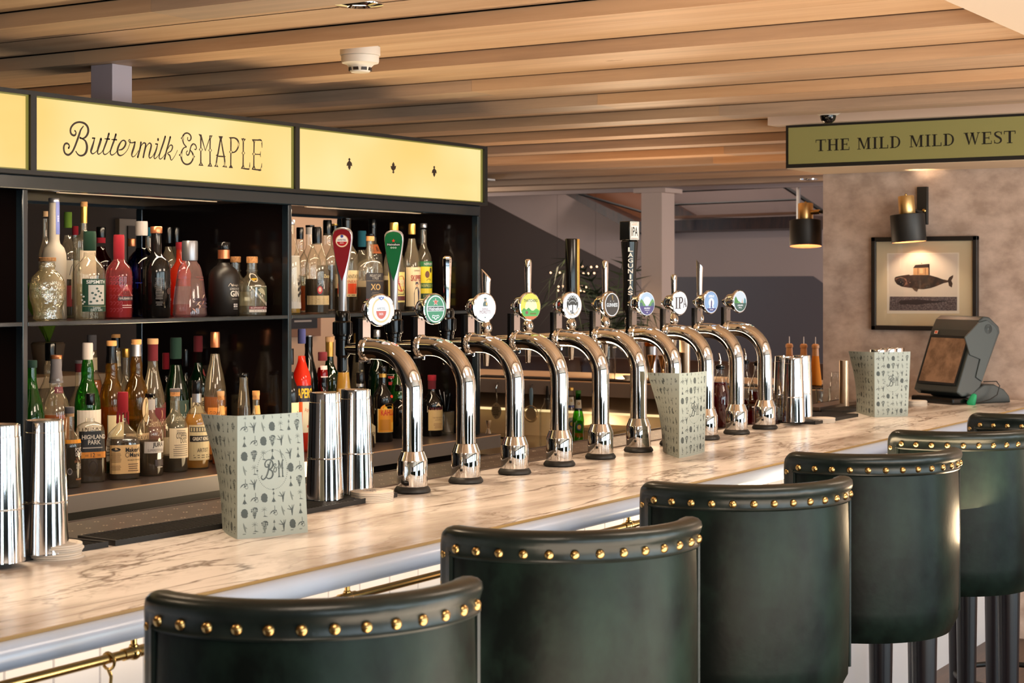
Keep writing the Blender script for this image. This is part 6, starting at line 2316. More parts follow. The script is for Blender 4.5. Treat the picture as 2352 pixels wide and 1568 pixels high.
LQ = {
    'amber': liquid('amber', (.80, .34, .06, 1), .35, (224, 130, 36)),
    'gold': liquid('gold', (.92, .66, .14, 1), .35, (236, 180, 50)),
    'dark': liquid('dark', (.12, .05, .03, 1), .4, (52, 26, 16)),
    'smoke': liquid('smoke', (.10, .09, .09, 1), .4, (34, 30, 32)),
    'wine': liquid('wine', (.10, .02, .02, 1), .4, (46, 12, 12)),
    'clear': liquid('clear', (.93, .93, .88, 1), .04, (240, 230, 200)),
    'olive': liquid('olive', (.50, .55, .12, 1), .3, (120, 130, 40)),
    'orange': liquid('orange', (1, .22, .03, 1), .6, (255, 66, 8)),
    'red': liquid('red', (.55, .04, .02, 1), .4, (160, 30, 16)),
    'pinkl': liquid('pink', (.95, .35, .32, 1), .45, (220, 90, 84)),
    'yellow': liquid('yellow', (.95, .80, .10, 1), .5, (240, 190, 40)),
}
CAPM = {
    'cork': CORK, 'wood': paint(206, 150, 92, 50), 'black': BLACKP, 'copper': COPPER, 'gold': GOLD, 'silver': SILVER, 'white': paint(176, 166, 160, 45),
    'red': paint(132, 14, 30, 30), 'maroon': paint(84, 14, 26, 30), 'green': paint(12, 46, 30, 30), 'lime': paint(84, 112, 30, 30), 'teal': paint(16, 76, 92, 30),
    'grey': paint(96, 92, 96, 40), 'blue': paint(40, 44, 90, 30), 'dkgreen': paint(14, 44, 36, 30), 'pewter': principled('pewter', rgb(150, 150, 156), .32, .8), 'tan': paint(190, 150, 110, 50),
}


def prof_r(prof, q):
    for (r0, z0), (r1, z1) in zip(prof, prof[1:]):
        if z0 <= q <= z1:
            return r0 + (r1 - r0) * (q - z0) / max(z1 - z0, 1e-6)
    return prof[-1][0]


def bottle(name, lab, px, Y, ytop, w, shelf, shape='std', glass='clear', liq=None, cap=('black', .07, None, 0), art=None, group=None, squash=1.0, face=-.3, cap_r=1.16):
    """px centre column, Y row depth on the shelf, ytop picture row of the cap, w silhouette width in pixels"""
    p = onY(px, 0, Y)
    d = depth(p)
    R = w / 2 / F * d
    H = EYE + (HOR - ytop) / F * d - shelf
    prof, pexp = SHAPES[shape]
    if pexp > 3 and shape != 'flat':
        R *= .86
    t = thing(name, lab, 'bottle', (p.x, Y, shelf), face, group)
    seg = 40 if w > 30 else 28
    c1, f1 = cap[0], cap[1]
    c2, f2 = (cap[2], cap[3]) if len(cap) > 3 else (None, 0)
    sq = lambda r: (r * R, r * R * squash)
    secs = [(z * H,) + sq(r) + (0, 0, 2 if z > .62 else pexp) for r, z in prof if z < 1 - f1 * .6]
    if pexp > 2:
        secs = [(z, a, b, 0, 0, pexp + (2 - pexp) * min(1, max(0, (z / H - .45) / .2))) for z, a, b, *_ in secs]
    mb = MB().loft(secs, seg, caps=False)
    base = len(mb.v)
    mb.add(mb.v[:seg], [tuple(reversed(range(seg)))])
    bo = mb.build('glass', GL[glass], t, angle=55)
    if shape == 'skull':
        me = bo.data
        for v in me.vertices:
            x, y, z = v.co
            q = z / H
            for ex, ez, rr, dp in ((-.36, .50, .20, -.20), (.36, .50, .20, -.20), (0, .36, .12, -.12), (-.55, .33, .2, .10), (.55, .33, .2, .10), (-.22, .62, .2, .07), (.22, .62, .2, .07)):
                dd = math.hypot(x / R - ex, (q - ez) * H / R)
                if y < 0 and dd < rr * 1.6:
                    v.co.y -= dp * R * math.exp(-(dd / rr) ** 2)
            if y < 0 and q < .25:
                v.co.y -= .05 * R * abs(math.sin(x / R * 16)) * (1 - q * 4)
    if liq:
        lm, lf = liq
        ls = [(max(z, H * .015),) + (a * .945, b * .945) + tuple(rest) for z, a, b, *rest in secs if z < H * lf]
        r_ = prof_r(prof, lf)
        pe = pexp + (2 - pexp) * min(1, max(0, (lf - .45) / .2)) if pexp > 2 else 2
        ls.append((H * lf, r_ * R * .945, r_ * R * .945 * squash, 0, 0, pe))
        MB().loft(ls, seg, caps=True).build('liquid', LQ[lm], t, angle=50)
    rn = prof[-1][0] * R
    z1 = H * (1 - f1)
    if shape == 'tall':
        cap_r = 1.06
    rc = rn * cap_r
    MB().lathe([(rc * .96, z1), (rc, z1 + H * f1 * .12), (rc, H - H * f1 * .10), (rc * .93, H), (0, H)], 24, caps=False).build('cap', CAPM[c1], t)
    if c2:
        z2 = z1 - H * f2
        MB().lathe([(prof_r(prof, z2 / H) * R * 1.04 + .0004, z2), (prof_r(prof, (z1 + z2) / 2 / H) * R * 1.04 + .0004, (z1 + z2) / 2), (rn * 1.07 + .0004, z1), (rn * .9, z1 + .0005)], 24, caps=False).build('neck_foil', CAPM[c2], t)
    arts = art(R, H) if art else []
    if arts and glass in ('clear', 'amberg', 'violet') and w > 38:
        ba = Art()
        ba.rect(-.75 * R, .75 * R, .16 * H, min(.40, .9 * .5) * H, paint(206, 192, 168, 70), 0, 8)
        arts = arts + [('back_label', ba)]
    if arts:
        for nm, a in arts:
            def fn(u, v, k):
                q = min(max(v / H, 0), 1)
                r0 = prof_r(prof, q)
                rr = r0 * R
                th = u / max(rr, .004) + (PI if nm == 'back_label' else 0)
                c, s = math.sin(th), -math.cos(th)
                pe = 2 if pexp <= 2 else pexp + (2 - pexp) * min(1, max(0, (q - .45) / .2))
                kk = (abs(c) ** pe + abs(s) ** pe) ** (-1.0 / pe)
                e = rr * kk * 1.012 + .0006 + .00025 * k
                return Vector((c * e, s * e * squash, v))
            mb = MB()
            a.to(mb, fn)
            mb.build(nm, a.mats, t, smooth=False)
    return t


def L(z0, z1, halfw, col, items=(), border=None, nm='label', extra=None):
    """generic label maker: z in fractions of H, halfw in fractions of R (arc length)"""
    def make(R, H):
        a = Art()
        if col:
            if border:
                a.rect(-halfw * R, halfw * R, z0 * H, z1 * H, paint(*border), 0, 10)
                a.rect(-halfw * R * .92, halfw * R * .92, z0 * H + .0015, z1 * H - .0015, paint(*col), 1, 10)
            else:
                a.rect(-halfw * R, halfw * R, z0 * H, z1 * H, paint(*col), 0, 10)
        for it in items:
            k = it[0]
            if k == 't':       # text, z, width(R), height(H), colour
                _, s, z, wd, h, c = it[:6]
                a.text(s, (it[6] if len(it) > 6 else 0) * R, z * H, wd * R, h * H, paint(*c), 3)
            elif k == 'b':     # band x0 x1 z0 z1 colour
                _, xa, xb, za, zb, c = it
                a.rect(xa * R, xb * R, za * H, zb * H, paint(*c), 2, 8)
            elif k == 'e':
                _, cx, z, rx, rz, c = it[:6]
                a.ell(cx * R, z * H, rx * R, rz * H, paint(*c), it[6] if len(it) > 6 else 3, 20)
            elif k == 'p':
                _, pts, c = it[:3]
                a.poly([(x * R, z * H) for x, z in pts], paint(*c), it[3] if len(it) > 3 else 2)
            elif k == 'l':     # rows of fine print
                _, za, zb, n, hw, c = it[:6]
                random.seed(int(za * 1000) + n)
                for j in range(n):
                    z = za + (zb - za) * (j + .5) / n
                    q = hw * random.uniform(.7, 1)
                    ox = it[6] if len(it) > 6 else 0
                    a.rect((ox - q) * R, (ox + q) * R, z * H - (zb - za) / n * H * .18, z * H + (zb - za) / n * H * .18, paint(*c), 2, 4)
            elif k == 's':
                _, pts, c = it
                a.stroke([(x * R, z * H, w_ * R) for x, z, w_ in pts], paint(*c), 3, 3)
        out = [(nm, a)]
        if extra:
            out += extra(R, H)
        return out
    return make


K, CR, W_ = (26, 22, 22), (226, 210, 176), (228, 220, 210)
US = ZSH      # upper shelf level
random.seed(9)
tree = []
for b in range(9):
    x0 = .15 + random.uniform(-.2, .3)
    x1_ = -.75 + b * .17
    tree.append(('s', [(.45, .03, .05), (.2 + x1_ * .2, .16, .05), (x1_ * .8, .27 + .03 * (b % 3), .035), (x1_, .36 - abs(b - 4) * .012, .02)], (214, 200, 180)))
    tree.append(('s', [(x1_ * .6 + .1, .22, .03), (x1_ * .75 - .12, .30, .02)], (214, 200, 180)))
    tree.append(('s', [(x1_ * .6 + .1, .24, .03), (x1_ * .75 + .14, .33, .02)], (214, 200, 180)))
swirl = [('s', [(x, z, .03), (x + .12, z + .02, .03), (x + .05, z + .045, .03), (x - .08, z + .03, .02)], (176, 66, 76)) for x in (-1.1, -.85, -.6, -.35, 1.0) for z in (.08, .16, .24, .32, .40, .46)]
leafs = [('s', [(x, z, .02), (x + dx, z + .035, .06), (x + dx * 1.8, z + .05, .01)], c) for x, z, dx, c in
         [(-.45, .06, -.12, (206, 150, 130)), (-.3, .1, .1, (206, 150, 130)), (-.15, .12, -.1, (214, 190, 170)), (0, .16, .1, (206, 150, 130)), (.1, .2, -.1, (120, 80, 80)), (.2, .22, .08, (80, 50, 60)), (.3, .26, -.05, (120, 80, 80)), (.05, .24, .12, (214, 190, 170)), (-.4, .15, .15, (214, 190, 170))]]

BOTTLES_U1 = [
    ('vodka_bottle', 'clear skull shaped bottle with cork stopper at the left end of the upper shelf', 109, 4.055, 591, 84, 'skull', 'facet', ('clear', .50), ('cork', .06), None, .85),
    ('vodka_bottle', 'tall frosted bottle with white bare tree behind the skull bottle', 124, 4.185, 455, 57, 'tall', 'frost', None, ('pewter', .04), L(0, .5, 1, None, tree + [('b', -.05, .38, .70, .97, (90, 100, 160)), ('t', 'BELVEDERE', .83, .16, .05, (210, 210, 230), .16)], nm='print')),
    ('spirit_bottle', 'slim clear bottle with pink label half hidden behind the frosted vodka', 104, 4.33, 485, 30, 'std', 'clear', ('clear', .5), ('tan', .05), L(.5, .62, .9, (190, 70, 90))),
    ('spirit_bottle', 'clear bottle with lime green screw cap behind the frosted vodka', 156, 4.39, 487, 44, 'std', 'clear', ('wine', .42), ('lime', .15), L(.36, .54, 1.3, (196, 186, 170), [('s', [(-.3, .4, .06), (0, .5, .06), (.3, .42, .06)], (60, 50, 60)), ('b', -1.2, 1.2, .10, .3, (140, 30, 34))])),
    ('spirit_bottle', 'clear bottle with crimson cap between lime and gold capped bottles', 173, 4.47, 519, 34, 'high', 'clear', ('clear', .5), ('red', .10), None),
    ('spirit_bottle', 'tall square clear bottle with wooden stopper over a gold neck', 193, 4.26, 463, 54, 'box', 'clear', ('clear', .6), ('wood', .045, 'gold', .14), L(.22, .58, .8, (176, 160, 136))),
    ('gin_bottle', 'clear gin bottle with dark green cap and green botanical label', 206, 4.07, 531, 70, 'high', 'clear', ('clear', .40), ('green', .22), L(.09, .46, .95, (20, 66, 46), [
        ('b', -.55, .62, .17, .39, (206, 200, 190)), ('t', '*SIPSMITH', .425, 1.35, .04, (230, 230, 224)), ('t', 'London', .135, .5, .022, (230, 230, 224)), ('t', 'DRY GIN', .108, .8, .025, (230, 230, 224)),
        ('b', -.9, .9, .149, .152, (214, 200, 150))] + [('e', x, z, .09, .012, (40, 70, 60)) for x, z in ((-.4, .2), (-.2, .24), (0, .21), (.2, .26), (.4, .22), (-.3, .3), (.1, .32), (-.1, .28), (.3, .3), (0, .35))] + [('e', x, z, .07, .01, (230, 226, 220)) for x, z in ((-.95, .22), (-.85, .26), (-1.0, .28), (-.9, .18), (-.8, .2))])),
    ('liqueur_bottle', 'dark red bottle with black and red ringed cap behind the pink gin', 232, 4.36, 521, 52, 'std', 'red', ('wine', .55), ('black', .12, 'red', .06), None),
    ('gin_bottle', 'pink gin bottle with crimson neck and cream diamond label', 273, 4.09, 539, 61, 'high', 'pink', ('pinkl', .40), ('red', .30), L(0, .4, 1, None, swirl + [
        ('p', [(-.55, .27), (.1, .41), (.8, .27)], (228, 208, 180)), ('b', -.55, .85, .215, .265, (50, 28, 36)), ('t', 'WARNER', .315, .62, .024, K, .12), ('t', 'EDWARDS', .288, .68, .024, K, .12),
        ('t', 'RHUBARB GIN', .240, 1.2, .026, (220, 200, 190), .15), ('l', .12, .17, 2, .5, (230, 190, 180), .2)])),
    ('gin_bottle', 'short clear bottle with copper lid between the pink and blue bottles', 303, 4.42, 548, 44, 'stub', 'clear', ('gold', .5), ('copper', .10), None),
    ('gin_bottle', 'round blue glass bottle with white cap on the upper shelf', 325, 4.24, 508, 66, 'stub', 'blue', None, ('white', .15), L(.3, .45, .6, None, [('t', 'BOMBARDS'[:0] or 'GIN', .40, .5, .04, (190, 190, 210)), ('b', -.9, .9, .35, .355, (60, 90, 220))], nm='print')),
    ('gin_bottle', 'colourful patterned bottle with teal neck behind the big dark gin', 343, 4.33, 522, 46, 'std', 'clear', ('yellow', .4), ('teal', .10), L(.1, .5, 1.3, (150, 110, 70), [('e', -.5, .2, .3, .05, (200, 90, 50)), ('e', .1, .35, .3, .05, (50, 130, 110)), ('e', .4, .22, .25, .05, (210, 180, 80))])),
    ('gin_bottle', 'big dark gin bottle with copper cap and faint printed fruit', 359, 4.08, 520, 64, 'stub', 'black', None, ('copper', .075), L(0, .4, 1, None, [
        ('l', .20, .44, 14, .3, (110, 104, 100), -.85), ('l', .13, .18, 4, .25, (110, 104, 100), -.85), ('e', -.05, .29, .22, .035, (60, 34, 30)), ('t', 'KI NO', .20, .5, .03, (190, 184, 176), .5),
        ('t', 'THE', .41, .2, .012, (170, 164, 156), .35), ('l', .155, .18, 1, .15, (190, 184, 176), .5), ('e', .3, .38, .1, .02, (90, 50, 44))], nm='print'), 1.0, .25),
    ('tequila_bottle', 'clear bottle with dark cap, left one of two behind the silver capped gin', 387, 4.33, 522, 42, 'std', 'clear', ('olive', .5), ('black', .18), None),
    ('tequila_bottle', 'clear bottle with dark cap, right one of two behind the silver capped gin', 404, 4.42, 522, 42, 'std', 'clear', ('dark', .45), ('black', .18), None),
    ('spirit_bottle', 'bright orange bottle half hidden behind the silver capped gin', 414, 4.21, 556, 50, 'std', 'orange', ('orange', .5), ('red', .10), None),
    ('gin_bottle', 'flared clear gin bottle with large silver cap and violet base', 436, 4.10, 553, 78, 'cone', 'violet', ('clear', .5), ('pewter', .26), L(.10, .30, .9, None, leafs + [
        ('t', '*GIN MARE', .225, 1.35, .045, (40, 24, 50), .1), ('l', .16, .19, 1, .7, (90, 70, 90), .1), ('t', 'MEDITERRANEAN', .52, .75, .014, (130, 60, 60), .1), ('t', 'Colección', .49, .45, .018, (150, 60, 60), .15), ('l', .115, .14, 1, .3, (90, 70, 90), .35)], nm='print'), 1.0, 0, 1.12),
    ('gin_bottle', 'matt black gin bottle with copper neck band on the upper shelf', 514, 4.10, 556, 70, 'stub', 'matt', None, ('black', .105, 'copper', .12), L(0, .4, 1, None, [
        ('s', [(-.25, .40, .03), (-.1, .44, .04), (.0, .40, .04), (.1, .43, .03)], (190, 176, 160)), ('t', "Burleigh's", .41, .62, .035, (206, 196, 184), .28), ('t', 'LONDON DRY', .365, .85, .028, (220, 214, 206), .28),
        ('t', '*GIN', .30, .78, .08, (226, 220, 212), .28), ('t', "DISTILLER'S CUT", .228, .55, .014, (210, 200, 190), .28), ('b', .12, .48, .115, .165, (206, 200, 196)), ('l', .085, .10, 1, .2, (206, 200, 190), .3),
        ('b', .285, .315, .115, .165, (30, 26, 26)), ('b', .12, .48, .136, .144, (30, 26, 26))], nm='print')),
    ('gin_bottle', 'square clear gin bottle with round cork behind the matt black one', 541, 4.145, 589, 58, 'square', 'clear', ('clear', .5), ('cork', .10), None),
    ('gin_bottle', 'square clear gin bottle with cork, round tag and triangular label', 579, 4.06, 589, 62, 'square', 'clear', ('clear', .52), ('cork', .11), L(.06, .5, .9, None, [
        ('p', [(-.75, .50), (.95, .50), (.95, .16)], (214, 206, 196)), ('p', [(-.55, .485), (.86, .485), (.86, .21)], (50, 66, 42)), ('p', [(-.1, .44), (.3, .47), (.5, .42), (.6, .34), (.4, .36), (.2, .38)], (150, 146, 120), 3),
        ('b', -.75, .95, .105, .15, (120, 26, 40)), ('t', 'ELEPHANT GIN', .128, 1.5, .026, (230, 220, 210), .1), ('b', -.75, .95, .055, .10, (210, 200, 190)), ('l', .06, .095, 1, .6, (110, 100, 100), .1),
        ('e', -.25, .64, .34, .075, (214, 206, 190)), ('e', -.25, .64, .27, .058, (44, 36, 26), 4), ('p', [(-.48, .63), (-.02, .63), (-.1, .59), (-.4, .59)], (226, 176, 40), 5)])),
]
BOTTLES_U2 = [
    ('rum_bottle', 'white patterned bottle cut by the post at the left of the right bay', 668, 4.08, 505, 46, 'slope', 'clear', ('yellow', .08), ('silver', .05), L(.06, .62, 1.5, (206, 200, 190), [
        ('t', 'PINK', .40, .5, .03, K, .5), ('t', 'PIGEON', .365, .7, .03, K, .45)] + [('e', .3 + .2 * (i % 3), .2 + .02 * i, .1, .02, K) for i in range(8)])),
    ('spirit_bottle', 'bulb necked clear bottle with dark cap behind the patterned bottle', 689, 4.45, 522, 40, 'islay', 'clear', ('olive', .42), ('black', .14), None),
    ('rum_bottle', 'clear bottle with black and white collar behind the brown one', 712, 4.32, 517, 50, 'std', 'clear', ('amber', .3), ('black', .025, 'white', .08), None),
    ('rum_bottle', 'dark rum bottle with black cap and woven straw band', 728, 4.09, 521, 54, 'slope', 'clear', ('dark', .40), ('black', .20), L(.10, .205, 1.55, (216, 190, 140), [
        ('e', -.35, .27, .22, .045, (190, 40, 50)), ('e', -.35, .275, .13, .027, (220, 190, 170), 4), ('t', 'Zacapa', .425, .9, .05, (226, 206, 150), .45)] + [('l', .11, .20, 6, 1.4, (176, 148, 100))], nm='label')),
    ('rum_bottle', 'tall dark necked bottle with gold ring behind the woven band rum', 752, 4.42, 505, 48, 'islay', 'clear', ('dark', .5), ('black', .17), None),
    ('rum_bottle', 'black capped bottle with gold top hidden behind the red tap handle', 768, 4.55, 514, 40, 'std', 'clear', ('dark', .5), ('gold', .02, 'black', .12), None),
    ('rum_bottle', 'rum bottle with cream and orange label beside the red tap handle', 796, 4.24, 501, 54, 'std', 'clear', ('dark', .25), ('black', .025, 'black', .12), L(.16, .44, 1.4, (226, 206, 160), [
        ('t', 'PLANTATION', .375, 1.8, .04, (60, 44, 30), .1), ('b', -1.4, 1.4, .19, .30, (214, 74, 34)), ('t', 'PINEAPPLE', .32, 1.6, .03, (190, 50, 30), .1), ('p', [(.2, .2), (.5, .2), (.4, .26), (.3, .27)], (50, 26, 20)), ('l', .165, .185, 1, 1.0, K)])),
    ('rum_bottle', 'clear bottle with teal blue neck foil on the upper right shelf', 831, 4.31, 530, 48, 'high', 'clear', ('amber', .3), ('teal', .20), None),
    ('rum_bottle', 'square shouldered dark rum with black label between the two paddle handles', 850, 4.10, 537, 60, 'flat', 'clear', ('wine', .32), ('black', .03, 'cork', .06), L(.14, .50, .75, (44, 38, 40), [
        ('t', 'MOUNT GAY', .465, .95, .035, (196, 190, 180)), ('t', '1703', .43, .5, .03, (196, 190, 180)), ('b', -.7, .7, .395, .40, (150, 130, 100)), ('t', '*XO', .32, .85, .08, (206, 170, 110)), ('l', .22, .26, 2, .4, (120, 110, 100)), ('b', -.75, .75, .14, .17, (120, 40, 30))])),
    ('rum_bottle', 'tall bottle with black cap and red stripe behind the black label rum', 856, 4.40, 503, 46, 'std', 'clear', ('dark', .4), ('black', .10, 'black', .1), L(.62, .72, .6, (206, 110, 60), [('t', '8', .67, .2, .05, K)])),
    ('rum_bottle', 'gold capped rum bottle with red disc label beside the green tap handle', 905, 4.13, 511, 48, 'slope', 'clear', ('wine', .35), ('gold', .14), L(.10, .44, 1.2, (216, 200, 120), [
        ('e', .1, .31, .55, .09, (170, 30, 34)), ('t', 'avana', .335, .7, .035, W_, .15), ('t', 'Club', .30, .5, .035, W_, .2), ('t', '3', .215, .3, .05, K, .5), ('b', -1.2, 1.2, .12, .17, (90, 30, 30)), ('l', .18, .20, 1, .6, K)])),
    ('rum_bottle', 'gold capped rum bottle with cream label of a uniformed sailor', 946, 4.13, 514, 40, 'slope', 'clear', ('dark', .45), ('gold', .12), L(.05, .50, 1.35, (222, 200, 160), [
        ('t', '*SKIPPER', .375, 1.5, .07, (150, 40, 34)), ('t', 'RUM', .32, .5, .04, (150, 40, 34), .6), ('t', 'DEMERARA', .46, .8, .016, (90, 60, 50)), ('p', [(-.4, .06), (.25, .06), (.3, .22), (.1, .27), (-.2, .27), (-.42, .20)], (32, 30, 62)),
        ('e', -.05, .29, .12, .022, (206, 160, 120)), ('p', [(-.25, .30), (.15, .30), (.1, .33), (-.2, .33)], (32, 30, 62), 3), ('l', .06, .14, 4, .3, (90, 60, 50), .8)])),
    ('rum_bottle', 'clear rum bottle with glass stopper and yellow and green label', 973, 4.19, 513, 38, 'std', 'clear', ('clear', .5), ('silver', .05), L(.05, .56, 1.35, (232, 206, 40), [
        ('b', -1.35, 1.35, .50, .56, (40, 110, 60)), ('t', 'NEPHEW', .53, 1.2, .03, W_), ('e', .3, .46, .18, .03, (60, 60, 40)), ('e', -.2, .41, .28, .04, (110, 60, 30)), ('b', -1.2, 1.3, .25, .31, (30, 90, 50)), ('t', 'OVERPROOF RUM', .28, 2.2, .035, (226, 216, 120)),
        ('b', -1.35, 1.35, .13, .19, (30, 60, 40)), ('t', 'J WRAY', .16, 1.4, .03, (226, 206, 60)), ('s', [(-.3, .34, .05), (0, .36, .05), (.3, .34, .05)], (50, 60, 30))])),
]
